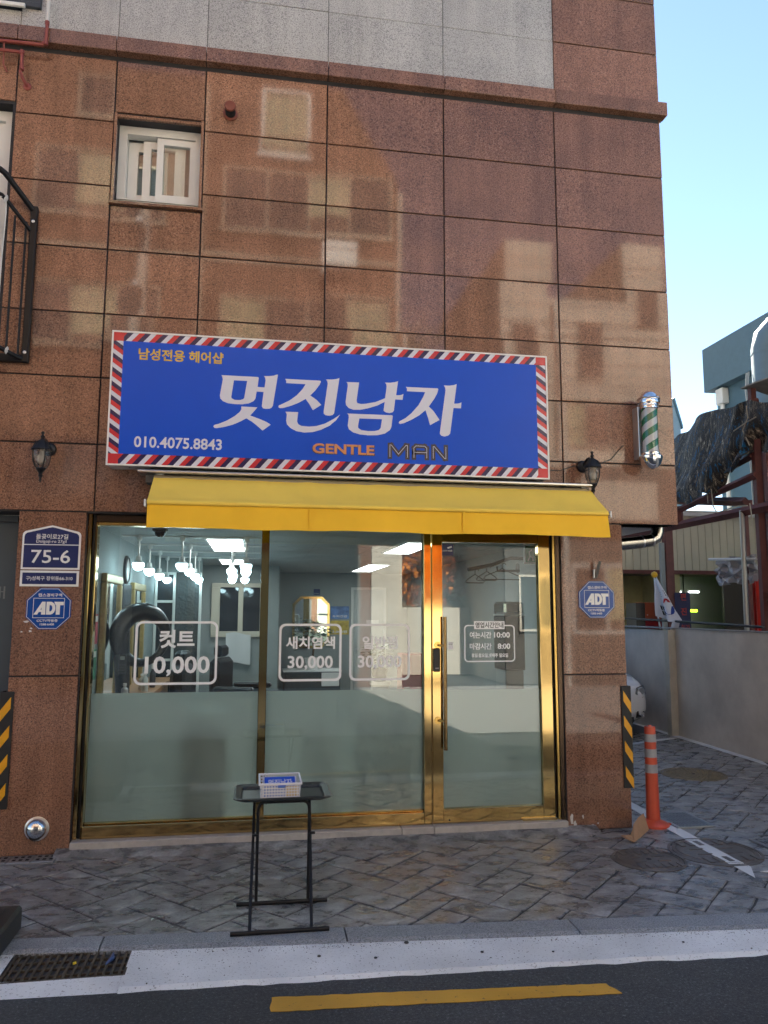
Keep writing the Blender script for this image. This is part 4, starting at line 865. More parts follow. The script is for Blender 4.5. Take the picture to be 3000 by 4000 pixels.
def security_sign(cx, cz, label):
    t = thing('security_sign', (cx, -0.005, cz-0.15), label, 'sign')
    def octo(r_): return [(cx + r_/math.cos(R(22.5))*math.cos(R(22.5+45*k)), cz + 0.97*r_/math.cos(R(22.5))*math.sin(R(22.5+45*k))) for k in range(8)]
    curve_mesh([octo(0.150)], 0.006, 0.0, 'plate', ADTB, t)
    curve_mesh([octo(0.1445), octo(0.1415)], 0.0008, -0.0062, 'outline', WHITEP, t)
    x0, x1, z0, z1 = cx-0.104, cx+0.106, cz-0.066, cz+0.074; w = 0.003
    curve_mesh([[(x0,z0),(x1,z0),(x1,z1),(x0,z1)],[(x0+w,z0+w),(x1-w,z0+w),(x1-w,z1-w),(x0+w,z1-w)]], 0.0008, -0.0062, 'inner_outline', WHITEP, t)
    text('캡스경비구역', cx-0.073, cx+0.086, cz+0.083, cz+0.107, -0.0062, WHITEP, t, 0.016, 0.0008)
    # ADT logo: slanted A overlapping D and T
    A_ = [[(cx-0.099,cz-0.042),(cx-0.045,cz+0.048),(cx-0.022,cz+0.048),(cx-0.020,cz-0.042),(cx-0.048,cz-0.042),(cx-0.048,cz-0.024),(cx-0.064,cz-0.024),(cx-0.074,cz-0.042)], [(cx-0.054,cz-0.008),(cx-0.047,cz-0.008),(cx-0.046,cz+0.008)]]
    curve_mesh(A_, 0.0008, -0.0062, 'lettering', WHITEP, t)
    dpts = [(cx-0.015,cz-0.042),(cx+0.012,cz-0.042)] + [(cx+0.012+0.034*math.cos(R(a)), cz+0.003+0.045*math.sin(R(a))) for a in range(-80,81,20)] + [(cx+0.012,cz+0.048),(cx-0.015,cz+0.048)]
    dh = [(cx+0.006,cz-0.020),(cx+0.013,cz-0.020)] + [(cx+0.013+0.012*math.cos(R(a)), cz+0.003+0.022*math.sin(R(a))) for a in range(-60,61,30)] + [(cx+0.006,cz+0.026)]
    curve_mesh([dpts, dh], 0.0008, -0.0062, 'lettering', WHITEP, t)
    curve_mesh([[(cx+0.050,cz-0.042),(cx+0.076,cz-0.042),(cx+0.076,cz+0.024),(cx+0.100,cz+0.024),(cx+0.100,cz+0.048),(cx+0.036,cz+0.048),(cx+0.046,cz+0.024),(cx+0.050,cz+0.024)]], 0.0008, -0.0062, 'lettering', WHITEP, t)
    text('CCTV작동중', cx-0.075, cx+0.065, cz-0.094, cz-0.074, -0.0062, WHITEP, t, 0.014, 0.0008); text('1588-6400', cx-0.052, cx+0.042, cz-0.118, cz-0.103, -0.0062, WHITEP, t, 0.012, 0.0008)
    return t
security_sign(-1.440, 1.670, 'blue octagonal security sign below the address plates on the left pier'); security_sign(2.685, 1.757, 'blue octagonal security sign on the right pier')
fs = thing('flag_socket', (2.685,-0.01,1.915), 'small steel flag holder tube above the right security sign', 'flag holder')
MB().tube([(2.672,-0.03,1.930),(2.690,-0.075,2.055)], 0.0125, 12).build('tube', mat('dull steel tube', (0.20,0.19,0.17), 0.35, 0.9), fs, smooth=True)
MB().lathe([(0.009,0),(0.009,0.003)], (2.690,-0.075,2.055), 10).build('tube_mouth', DARKPIT, fs)
MB().cbox(2.655, 2.672, -0.035, 0.0, 1.925, 1.995, 0.002).build('bracket', BRUSHED, fs)

# corner guards
def guard(x0, x1, z0, z1, side, label):
    t = thing('corner_guard', ((x0+x1)/2, -0.01, z0), label, 'corner guard', 'striped corner guards')
    MB().cbox(x0, x1, -0.013, 0.0, z0, z1, 0.003).build('rubber_face', RUBBER, t)
    xs_ = x1 if side > 0 else x0
    MB().cbox(min(xs_-0.001*side, xs_-0.013*side), max(xs_-0.001*side, xs_-0.013*side), 0.001, 0.085, z0, z1, 0.003).build('rubber_return', RUBBER, t)
    w = x1-x0
    for k in range(4):
        zc = z1-0.135-k*0.192
        lo, hi = (x0+0.016, x1-0.004) if side > 0 else (x0+0.004, x1-0.016)
        a, b = (0.055, -0.040) if side > 0 else (-0.040, 0.055)
        MB().prism([(lo,zc+a-0.035),(hi,zc+b-0.035),(hi,zc+b+0.045),(lo,zc+a+0.045)], 'Y', -0.0150, -0.0128).build('reflective_stripe', YELR, t)
guard(2.862, 2.945, 0.302, 1.080, 1, 'black and yellow rubber corner guard on the right pier')
guard(-1.722, -1.632, 0.315, 1.098, -1, 'black and yellow rubber corner guard on the left pier')
# exhaust cowls
dv = thing('dome_vent', (-1.433,0,0.10), 'round stainless dome vent low on the left pier', 'vent')
MB().lathe([(0.080,0.0),(0.080,-0.006),(0.072,-0.010),(0.066,-0.010)], (-1.433,0,0.178), 28, 'Y').build('flange', BRUSHED, dv, smooth=True)
MB().lathe([(0.067,-0.008),(0.066,-0.026),(0.056,-0.044),(0.038,-0.056),(0.018,-0.062),(0.001,-0.064)], (-1.433,0,0.178), 28, 'Y').build('dome', mat('dome steel', (0.66,0.66,0.66), 0.18, 1.0), dv, smooth=True)
MB().prism([(-1.475,0.132),(-1.391,0.132),(-1.401,0.120),(-1.418,0.112),(-1.433,0.110),(-1.448,0.112),(-1.465,0.120)], 'Y', -0.044, -0.020).build('vent_slot', DARKPIT, dv)
vc = thing('vent_cap', (-0.289,0,5.54), 'round red-brown vent cap high on the wall beside the small window', 'vent')
VCM = mat('red brown plastic', (0.20,0.050,0.026), 0.5)
MB().lathe([(0.058,0.0),(0.058,-0.010),(0.048,-0.014)], (-0.289,0,5.592), 24, 'Y').build('flange', VCM, vc, smooth=True)
MB().lathe([(0.040,-0.012),(0.040,-0.075)], (-0.289,0,5.592), 24, 'Y').build('neck', DARKPIT, vc, smooth=True)
MB().lathe([(0.043,-0.052),(0.045,-0.088),(0.040,-0.094),(0.002,-0.095)], (-0.289,0,5.604), 24, 'Y').build('cap', VCM, vc, smooth=True)
# gas pipes at the top left
gp = thing('gas_pipe', (-1.80,-0.05,5.6), 'red-brown gas pipe bending round the wall at the top left', 'pipe')
MB().tube([(-1.682,-0.08,6.13),(-1.682,-0.08,5.965)]+[(-1.682-0.022*math.sin(R(a)),-0.08,5.965-0.022*(1-math.cos(R(a)))-0.0) for a in (30,60)]+[(-1.705,-0.08,5.942),(-2.6,-0.08,5.925)], 0.0135, 12).build('pipe', RPIPE, gp, smooth=True)
MB().tube([(-1.676,-0.08,7.7),(-1.682,-0.08,6.131)], 0.0130, 12).build('pipe', mat('white pipe', (0.62,0.61,0.58), 0.4), gp, smooth=True)['label'] = 'white upper length of the pipe'
MB().tube([(-2.6,-0.07,5.862),(-1.875,-0.07,5.868),(-1.855,-0.07,5.86),(-1.848,-0.07,5.84),(-1.846,-0.07,5.745),(-1.856,-0.065,5.715),(-1.846,-0.05,5.68),(-1.825,-0.03,5.645),(-1.818,-0.004,5.637)], 0.0125, 12).build('pipe', RPIPE, gp, smooth=True)
MB().lathe([(0.030,0.0),(0.030,-0.006),(0.022,-0.012)], (-1.818,0,5.637), 18, 'Y').build('flange', RPIPE, gp, smooth=True)
for (x, z) in ((-1.845,5.735),(-1.850,5.868)): MB().tube([(x,-0.07,z-0.014),(x,-0.07,z+0.014)], 0.0175, 10).build('coupling', RPIPE, gp, smooth=True)
for z in (5.955, 6.128): MB().tube([(-1.682,-0.08,z-0.012),(-1.682,-0.08,z+0.012)], 0.0175, 10).build('coupling', RPIPE, gp, smooth=True)
MB().tube([(-1.98,-0.08,5.94),(-1.985,-0.06,5.90),(-1.99,-0.03,5.78),(-1.97,-0.002,5.74)], 0.007, 8).build('pipe_clip', RPIPE, gp, smooth=True)
# balcony guard rail at the left edge
br = thing('balcony_rail', (-2.3,-0.1,3.44), 'black iron balcony guard rail with white cord tied to it', 'railing')
MB().cbox(-1.722, -1.676, -0.045, -0.002, 3.450, 4.655, 0.004).build('post', BLACKM, br)
MB().cbox(-2.95, -1.723, -0.045, -0.004, 3.450, 3.505, 0.004).build('bottom_rail', BLACKM, br)
MB().tube([(-3.0,-0.25,4.815),(-1.93,-0.25,4.815),(-1.89,-0.24,4.812),(-1.86,-0.22,4.795),(-1.835,-0.18,4.77),(-1.70,-0.02,4.615)], 0.021, 12).build('hand_rail', BLACKM, br, smooth=True)
MB().tube([(-3.0,-0.22,4.640),(-1.91,-0.22,4.640),(-1.875,-0.21,4.632),(-1.845,-0.18,4.605),(-1.715,-0.03,4.46)], 0.015, 12).build('lower_rail', BLACKM, br, smooth=True)
MB().tube([(-3.0,-0.22,3.53),(-1.92,-0.22,3.53),(-1.86,-0.20,3.515),(-1.75,-0.06,3.48),(-1.70,-0.02,3.47)], 0.017, 12).build('foot_rail', BLACKM, br, smooth=True)
for x, y in ((-1.745,-0.05),(-1.800,-0.13),(-1.93,-0.22),(-2.06,-0.22),(-2.19,-0.22)):
    MB().tube([(x,y,3.50),(x,y,4.60 if x < -1.85 else 4.52)], 0.0085, 8).build('baluster', BLACKM, br, smooth=True)
for z in (4.53, 3.52): MB().lathe([(0.012,0),(0.012,-0.004),(0.006,-0.007)], (-1.699,-0.046,z), 12, 'Y').build('bolt', BRUSHED, br)
CORD = mat('white cord', (0.66,0.66,0.64), 0.8)
cd = thing('rail_cord', (-1.80,-0.2,3.5), 'white cord knotted on the black balcony rail and hanging down', 'cord')  # plain white cord tied to the balcony rail
pts = [(-1.845,-0.205,4.60),(-1.838,-0.21,4.50),(-1.842,-0.21,4.30),(-1.846,-0.215,4.05),(-1.856,-0.215,3.80),(-1.862,-0.21,3.60)]
MB().tube(pts, 0.0045, 6).build('hanging_length', CORD, cd, smooth=True)
for k in range(4): MB().lathe([(0.017,-0.004),(0.0205,0),(0.017,0.004)], (-1.852+0.004*k,-0.205,4.604+0.008*(k-1.5)), 12, 'X').build('knot_turn', CORD, cd, smooth=True)
MB().tube([(-2.4,-0.22,4.63),(-2.1,-0.225,4.622),(-1.87,-0.215,4.615)], 0.0035, 6).build('washing_line', CORD, cd, smooth=True)
for x in (-1.800, -1.872):
    for k in range(3): MB().lathe([(0.018,-0.004),(0.0225,0),(0.018,0.004)], (x+0.005*k,-0.13-0.05*(x<-1.85),3.500+0.02*(x<-1.85)+0.006*(k-1)), 12, 'X').build('knot_turn', CORD, cd, smooth=True)
for k in range(5): MB().tube([(-1.90,-0.205,3.50),(-1.905-0.008*k,-0.21,3.45),(-1.915-0.006*k,-0.205,3.395+0.01*(k%3))], 0.0030, 5).build('frayed_strand', CORD, cd, smooth=True)

# ------------------------------------------------------------------ tray table with basket
tb = thing('tray_table', (0.19,-1.3,0), 'black folding tray table standing on the pavement', 'table')
tx0, tx1, ty0, ty1, tz = -0.095, 0.468, -1.215, -0.815, 0.600
ch_ = 0.045
def octr(x0, x1, y0, y1, c): return [(x0+c,y0),(x1-c,y0),(x1-c*0.3,y0+c*0.3),(x1,y0+c),(x1,y1-c),(x1-c*0.3,y1-c*0.3),(x1-c,y1),(x0+c,y1),(x0+c*0.3,y1-c*0.3),(x0,y1-c),(x0,y0+c),(x0+c*0.3,y0+c*0.3)]
lv = [(octr(tx0,tx1,ty0,ty1,ch_), tz-0.006), (octr(tx0,tx1,ty0,ty1,ch_), tz), (octr(tx0+0.012,tx1-0.012,ty0+0.012,ty1-0.012,ch_*0.9), tz+0.004), (octr(tx0+0.040,tx1-0.040,ty0+0.040,ty1-0.040,0.02), tz-0.006), (octr(tx0+0.050,tx1-0.050,ty0+0.050,ty1-0.050,0.02), tz-0.020), (octr(tx0+0.055,tx1-0.055,ty0+0.055,ty1-0.055,0.02), tz-0.0205)]
mb = MB(); n_ = 12
for poly, z in lv: mb.v += [(p[0],p[1],z) for p in poly]
for k in range(len(lv)-1):
    for i in range(n_): mb.f.append((k*n_+i, k*n_+(i+1)%n_, (k+1)*n_+(i+1)%n_, (k+1)*n_+i))
mb.f.append(tuple((len(lv)-1)*n_+i for i in range(n_)))
k0 = len(mb.v); mb.v += [(p[0],p[1],tz-0.026) for p in lv[4][0]]
for i in range(n_): mb.f.append((i, k0+i, k0+(i+1)%n_, (i+1)%n_))
mb.f.append(tuple(k0+i for i in range(n_))[::-1])
TRAY = mat('black tray enamel', (0.016,0.020,0.021), 0.40)
mb.build('tray', TRAY, tb)
BT = BLACKM
for x0_, x1_ in ((0.012,0.028),(0.333,0.358)): MB().tube([(x0_,-1.525,0.014),(x1_,-0.865,0.574)], 0.0088, 10).build('leg', BT, tb, smooth=True)
u = [(0.048,-1.120,0.014),(0.050,-1.165,0.535)]
U = [(0.046,-0.0+(-1.125),0.014),(0.046,-1.150,0.520),(0.050,-1.153,0.545),(0.062,-1.156,0.563),(0.080,-1.157,0.570),(0.306,-1.157,0.570),(0.324,-1.156,0.563),(0.336,-1.153,0.545),(0.340,-1.150,0.520),(0.340,-1.125,0.014)]
MB().tube(U, 0.0088, 10).build('leg_frame', BT, tb, smooth=True)
MB().tube([(-0.085,-1.530,0.0125),(0.425,-1.535,0.0125)], 0.0115, 12).build('foot', BT, tb, smooth=True)
MB().tube([(-0.062,-1.128,0.0125),(0.450,-1.132,0.0125)], 0.0115, 12).build('foot', BT, tb, smooth=True)
for x in (0.018, 0.344): MB().cbox(x-0.004, x+0.03, -1.165, -1.145, 0.385, 0.397, 0.002).build('pivot', BT, tb)
for x in (0.09, 0.29): MB().prism([(x-0.006,0.574),(x+0.006,0.574),(x,0.560)], 'Y', -1.175, -1.165).build('clip', BT, tb)
# perforated basket
bk = thing('basket', (0.172,-1.0,0.58), 'small white perforated plastic basket on the tray table', 'basket')
BKM = mat('white basket plastic', (0.74,0.74,0.78), 0.4)
def perforated(mb, P0, U_, V_, nu, nv, hole=0.30, slot=None):
    P0, U_, V_ = Vector(P0), Vector(U_), Vector(V_)
    N = U_.cross(V_).normalized()*0.0018
    for i in range(nu):
        for j in range(nv):
            o = P0 + U_*(i/nu) + V_*(j/nv); du, dv = U_/nu, V_/nv
            def sq(a, b): return o + du*a + dv*b
            if slot and slot[0] <= i <= slot[1] and j == slot[2]:
                continue
            asp = du.length/dv.length
            outer = [sq(*p) for p in ((0,0),(0.5,0),(1,0),(1,0.5),(1,1),(0.5,1),(0,1),(0,0.5))]
            inner = [sq(0.5+hole*min(1,1/asp)*math.cos(R(a)), 0.5+hole*min(1,asp)*math.sin(R(a))) for a in (225,270,315,0,45,90,135,180)]
            n = len(mb.v); mb.v += [tuple(p) for p in outer+inner]
            for k in range(8): mb.f.append((n+k, n+(k+1)%8, n+8+(k+1)%8, n+8+k))
bx0, bx1, by0, by1, bz0, bz1 = 0.052, 0.290, -1.150, -0.870, 0.5815, 0.672
t_ = 0.006
mb = MB()
perforated(mb, (bx0+t_,by0+t_,bz0+0.012), (bx1-bx0-2*t_,0,0), (0,-t_,bz1-bz0-0.024), 14, 4, 0.32, slot=(6,8,3))
perforated(mb, (bx0+t_,by1-t_,bz0+0.012), (bx1-bx0-2*t_,0,0), (0,t_,bz1-bz0-0.020), 14, 4, 0.32, slot=(6,8,3))
perforated(mb, (bx0+t_,by0+t_,bz0+0.012), (0,by1-by0-2*t_,0), (-t_,0,bz1-bz0-0.024), 14, 4, 0.32)
perforated(mb, (bx1-t_,by0+t_,bz0+0.012), (0,by1-by0-2*t_,0), (t_,0,bz1-bz0-0.024), 14, 4, 0.32)
wb = mb.build('perforated_wall', BKM, bk)
mb = MB(); mb.box(bx0+t_-0.001, bx1-t_+0.001, by0+t_-0.001, by1-t_+0.001, bz0, bz0+0.003)
for (a,b,c_,d) in ((bx0+t_,bx1-t_,by0+t_-0.002,by0+t_+0.001),(bx0+t_,bx1-t_,by1-t_-0.001,by1-t_+0.002),(bx0+t_-0.002,bx0+t_+0.001,by0+t_,by1-t_),(bx1-t_-0.001,bx1-t_+0.002,by0+t_,by1-t_)): mb.box(a,b,c_,d,bz0+0.003,bz0+0.0125)
mb.build('base', BKM, bk)
mb = MB()
for (a,b,c_,d) in ((bx0-0.006,bx1+0.006,by0-0.006,by0+0.004),(bx0-0.006,bx1+0.006,by1-0.004,by1+0.006),(bx0-0.006,bx0+0.004,by0+0.004,by1-0.004),(bx1-0.004,bx1+0.006,by0+0.004,by1-0.004)): mb.cbox(a,b,c_,d,bz1-0.012,bz1,0.002)
mb.build('rim', BKM, bk)
fl = thing('flyer_stack', (0.17,-0.98,0.60), 'blue shop leaflets lying in the white basket', 'leaflets')
def slope(X, Z, d): # leaflets lean back in the basket: Z is distance up the sheet
    return (X, -1.085 + Z*0.90 - d*0.42, 0.606 + Z*0.30 + d*0.9)
def sheet_rect(x0, x1, a0, a1, d, m_, name):
    mb = MB().add([slope(x0,a0,d),slope(x1,a0,d),slope(x1,a1,d),slope(x0,a1,d),slope(x0,a0,d-0.012),slope(x1,a0,d-0.012),slope(x1,a1,d-0.012),slope(x0,a1,d-0.012)], [(0,1,2,3),(7,6,5,4),(0,4,5,1),(1,5,6,2),(2,6,7,3),(3,7,4,0)]); return mb.build(name, m_, fl)
sheet_rect(0.072, 0.272, 0.0, 0.175, 0.002, SWHITE, 'sheet'); sheet_rect(0.082, 0.262, 0.01, 0.155, 0.0150, SBLUE, 'blue_print')
text('멋진남자', 0.105, 0.245, 0.055, 0.125, 0, SWHITE, fl, 0.02, 0.001, at=lambda X,Z,d: slope(X,Z,0.0156+d))
mb = MB()
for k in range(9):
    x = 0.084+k*0.02; mb.add([slope(x,0.157,0.0028),slope(x+0.010,0.157,0.0028),slope(x+0.018,0.174,0.0028),slope(x+0.008,0.174,0.0028)], [(0,1,2,3)])
mb.build('red_stripes', SRED, fl)
MB().cbox(0.200, 0.275, -1.142, -1.136, 0.592, 0.650, 0.001).build('card', YTEXT, fl); MB().cbox(0.070, 0.198, -1.142, -1.136, 0.592, 0.650, 0.001).build('card', mat('pale blue card', (0.10,0.22,0.60), 0.4), fl)

# ------------------------------------------------------------------ bollard, cardboard, black box
bo = thing('bollard', (3.125,0.05,0), 'orange flexible bollard with three grey bands beside the right pier', 'bollard')
MB().lathe([(0.120,0.0),(0.120,0.014),(0.108,0.026),(0.070,0.038),(0.054,0.050)], (3.125,0.05,0.0), 28).build('base', ORANGE, bo, smooth=True)
MB().cbox(3.200, 3.262, 0.018, 0.082, 0.0, 0.018, 0.005).build('lug', ORANGE, bo); MB().lathe([(0.012,0),(0.012,0.004),(0.006,0.006)], (3.238,0.05,0.018), 8).build('bolt', BRUSHED, bo)
MB().lathe([(0.053,0.045),(0.050,0.20),(0.046,0.50),(0.0435,0.740),(0.0405,0.752),(0.038,0.752)], (3.125,0.05,0.0), 28).build('post', ORANGE, bo, smooth=True)
MB().lathe([(0.041,0.749),(0.040,0.757),(0.014,0.757),(0.013,0.766),(0.002,0.767)], (3.125,0.05,0.0), 20).build('cap', ORANGE, bo, smooth=True)
for za, zb2 in ((0.402,0.468),(0.520,0.586),(0.638,0.700)):
    ra = 0.0535 - (za-0.045)*0.0137; rb = 0.0535-(zb2-0.045)*0.0137
    MB().lathe([(ra-0.002,za),(ra,za+0.001),(rb,zb2-0.001),(rb-0.002,zb2)], (3.125,0.05,0.0), 28).build('reflective_band', REFLS, bo, smooth=True)
cb = MB()
cp = [[(2.655,-0.345,0.050),(2.665,-0.36,0.044)],[(2.765,-0.275,0.030),(2.745,-0.365,0.006)],[(2.83,-0.20,0.085),(2.80,-0.32,0.012)],[(2.90,-0.13,0.105),(2.88,-0.24,0.014)],[(2.99,-0.05,0.118),(2.985,-0.135,0.020)]]
cb.sheet(cp, 0.006, (0.2,-0.3,0.9))
tag(cb.build('cardboard_scrap', CARD), 'torn brown cardboard flap lying against the orange bollard', 'cardboard')
kb = thing('sign_base', (-1.5,-1.4,0), 'black plastic block cut off by the bottom left edge', 'sign base')
MB().cbox(-2.05, -1.165, -1.66, -1.265, 0.0, 0.125, 0.014).build('body', BLACKP, kb); MB().cbox(-2.0, -1.23, -1.60, -1.32, 0.125, 0.132, 0.003).build('lid', BLACKP, kb)
# grit and litter on the gutter
PEB = mat('dark pebble', (0.05,0.05,0.05), 0.8)
for (x, y, s_, lab) in ((0.35,-1.80,0.010,'leftmost dark pebble on the white gutter'),(0.80,-1.72,0.013,'largest dark pebble, by the kerb joint right of the table'),(1.15,-1.88,0.009,'dark pebble on the gutter, fourth from the left'),(2.2,-1.93,0.007,'rightmost dark pebble on the white gutter'),(0.62,-1.86,0.009,'dark pebble on the gutter just right of the table'),(1.5,-1.93,0.007,'dark pebble on the gutter above the right end of the yellow dash')):
    mb = MB(); mb.lathe([(0.3*s_,0),(s_,0.3*s_),(0.85*s_,0.7*s_),(0.2*s_,0.95*s_)], (x,y,-0.013), 7); tag(mb.build('pebble', PEB), lab, 'stone', 'stones on the gutter')

# ------------------------------------------------------------------ shop interior
RW = mat('shop wall paint', (0.29,0.33,0.325), 0.7, var=0.04); RC = mat('shop ceiling tile', (0.42,0.45,0.445), 0.8); RF = mat('shop floor tile', (0.22,0.22,0.21), 0.35, var=0.1)
FZ, CZ = 0.06, 2.31
struct(MB().box(-1.21, 2.70, 0.252, 8.2, FZ-0.03, FZ).build('shop_floor', RF), 'grey floor inside the shop')
struct(MB().box(-1.21, 2.70, 0.252, 8.2, CZ, CZ+0.03).build('shop_ceiling', RC), 'white ceiling inside the shop')
struct(MB().box(-1.26, -1.211, 0.252, 8.2, FZ, CZ).build('shop_wall_left', RW), 'left wall inside the shop')
struct(MB().box(2.655, 2.699, 0.252, 8.2, FZ, CZ).build('shop_wall_right', RW), 'right wall inside the shop')
struct(MB().box(-1.21, 0.30, 5.6, 5.66, FZ, CZ).build('shop_wall_back', RW), 'rear wall behind the styling area')
struct(MB().box(0.30, 0.345, 5.6, 7.6, FZ, CZ).build('shop_wall_return', RW), 'short return wall inside the shop')
struct(MB().box(0.345, 2.655, 7.6, 7.66, FZ, CZ).build('shop_wall_rear', RW), 'rear wall behind the plants')
# ceiling joints
mb = MB()
for x in (-0.62, -0.02, 0.58, 1.18, 1.78, 2.38): mb.box(x-0.003, x+0.003, 0.26, 7.6, CZ-0.002, CZ-0.0005)
for y in (0.9, 1.5, 2.1, 2.7, 3.3, 3.9, 4.5, 5.1): mb.box(-1.2, 2.65, y-0.003, y+0.003, CZ-0.0035, CZ-0.0025)
struct(mb.build('ceiling_joints', mat('joint shadow line', (0.35,0.36,0.36), 0.8)), 'joints of the ceiling tiles')
LED = emitter('led panel light', (0.92,0.98,1.0), 2.2); BULB = emitter('bulb light', (0.62,0.90,1.0), 5.6)
def led(x0, x1, y0, y1, label):
    t = thing('ceiling_light', ((x0+x1)/2,(y0+y1)/2,CZ), label, 'ceiling light', 'ceiling light panels')
    mb = MB(); w = 0.018
    for (a,b,c_,d) in ((x0-w,x1+w,y0-w,y0),(x0-w,x1+w,y1,y1+w),(x0-w,x0,y0,y1),(x1,x1+w,y0,y1)): mb.box(a,b,c_,d,CZ-0.016,CZ-0.0006)
    mb.build('frame', WHITEP, t); MB().box(x0, x1, y0, y1, CZ-0.010, CZ-0.004).build('diffuser', LED, t)
led(-0.445,-0.130,1.22,2.68,'lit ceiling panel near the glass in the left shop window'); led(-0.46,-0.13,4.1,5.1,'lit ceiling panel at the back behind the hanging bulbs'); led(1.400,1.690,1.25,2.65,'lit ceiling panel seen at the top right of the middle shop window'); led(1.55,1.85,4.8,6.7,'lit ceiling panel farthest back in the middle shop window')
def bulb(x, y, z, label):
    t = thing('pendant_bulb', (x,y,z), label, 'pendant lamp', 'hanging bulbs in the shop')
    MB().lathe([(0.002,-0.052),(0.022,-0.047),(0.040,-0.030),(0.050,-0.006),(0.048,0.014)], (x,y,z), 16).build('bulb', BULB, t, smooth=True)
    MB().lathe([(0.048,0.014),(0.038,0.026),(0.026,0.036),(0.022,0.075),(0.010,0.078)], (x,y,z), 14).build('socket', WHITEP, t, smooth=True)
    MB().tube([(x,y,z+0.075),(x,y,CZ-0.05)], 0.008, 8).build('rod', ALU, t, smooth=True)
    MB().lathe([(0.018,0),(0.024,0.01),(0.024,0.05)], (x,y,CZ-0.052), 12).build('canopy', WHITEP, t, smooth=True)
ROWN = {0:'left', 1:'middle', 2:'third', 3:'right'}
ORD = ['nearest the glass','second from the glass','third from the glass','farthest back']
for r_, xs_ in enumerate(((-1.004,-1.03,-1.042,-1.060), (-0.639,-0.646,-0.662,-0.684), (-0.237,-0.249,-0.284), (-0.087,-0.098,-0.132))):
    ys_ = (1.1,2.0,2.9,3.8) if r_ < 2 else ((2.0,2.9,3.8) if r_ == 2 else (1.1,2.0,3.8))
    for k, (x, y) in enumerate(zip(xs_, ys_)):
        od = ORD[k] if len(xs_) == 4 else ['nearest the glass','in the middle','farthest back'][k]
        bulb(x, y, 2.05-0.006*k, 'lit hanging bulb of the %s row, %s' % (ROWN[r_], od))
for k, (xa, xb_) in enumerate(((-1.06,-0.62),(-0.30,-0.07))):
    for y in (1.1, 2.0): pass
tr = thing('track_rail', (-0.6,2.0,CZ-0.02), 'white lighting track across the shop ceiling', 'lighting track')
for y in (1.1, 2.0, 2.9, 3.8): MB().cbox(-1.15, 0.05, y-0.014, y+0.014, CZ-0.018, CZ-0.0045, 0.002).build('track', WHITEP, tr)
dc = thing('dome_camera', (-0.755,0.45,2.2), 'black dome camera under the shop ceiling behind the left window', 'camera')
MB().lathe([(0.062,0.0),(0.060,-0.018),(0.045,-0.03)], (-0.76,0.50,CZ-0.0045), 20).build('base', BLACKP, dc, smooth=True); MB().lathe([(0.044,-0.03),(0.040,-0.05),(0.022,-0.066),(0.002,-0.070)], (-0.76,0.50,CZ-0.0045), 20).build('lens_dome', mat('smoked dome', (0.02,0.02,0.02), 0.05), dc, smooth=True)
# mirrors on the left wall
MIR = mat('mirror', (0.72,0.78,0.78), 0.02, 1.0); GF = mat('old gilt frame', (0.42,0.30,0.12), 0.4, 0.6, var=0.2, vscale=30)
def wall_mirror(y0, y1, z0, z1, label):
    t = thing('wall_mirror', (-1.20,(y0+y1)/2,z0), label, 'mirror')
    w = 0.075
    for (a,b,c_,d) in ((y0,y1,z0,z0+w),(y0,y1,z1-w,z1),(y0,y0+w,z0+w,z1-w),(y1-w,y1,z0+w,z1-w)): MB().cbox(-1.2105,-1.165,a,b,c_,d,0.008).build('frame', GF, t)
    MB().box(-1.2105, -1.185, y0+w-0.003, y1-w+0.003, z0+w-0.003, z1-w+0.003).build('mirror_glass', MIR, t)
wall_mirror(0.60,1.36,0.85,1.955,'gilt framed mirror nearest the glass on the left shop wall'); wall_mirror(2.05,2.85,0.85,1.93,'gilt framed mirror farther back on the left shop wall')
tag(MB().cbox(-1.2105,-1.175,1.48,1.92,1.0,1.90,0.004).build('wall_screen', mat('dark panel', (0.035,0.045,0.06), 0.2)), 'dark flat panel between the two gilt mirrors', 'panel')
ck = thing('wall_clock', (-1.19,1.73,1.9), 'round dark wall clock above the mirrors', 'clock')
MB().lathe([(0.135,0),(0.135,0.02),(0.115,0.03),(0.11,0.02)], (-1.2105,1.73,2.035), 28, 'X').build('rim', BLACKP, ck, smooth=True); MB().lathe([(0.11,0.0),(0.11,0.021)], (-1.2105,1.73,2.035), 24, 'X').build('face', mat('clock face', (0.5,0.5,0.48), 0.4), ck)
for (z, c_, n) in ((1.40,(0.45,0.06,0.10),'pink'),(1.13,(0.05,0.25,0.15),'green')):
    t = thing('poster', (-1.2,0.45,z), 'small %s picture poster at the left edge of the shop wall' % n, 'poster'); MB().box(-1.2105,-1.208,0.36,0.56,z,z+0.23).build('sheet', mat('poster '+n, c_, 0.5, var=0.6, vscale=18), t); MB().box(-1.2078,-1.2072,0.38,0.54,z+0.17,z+0.215).build('title_band', WHITEP, t)
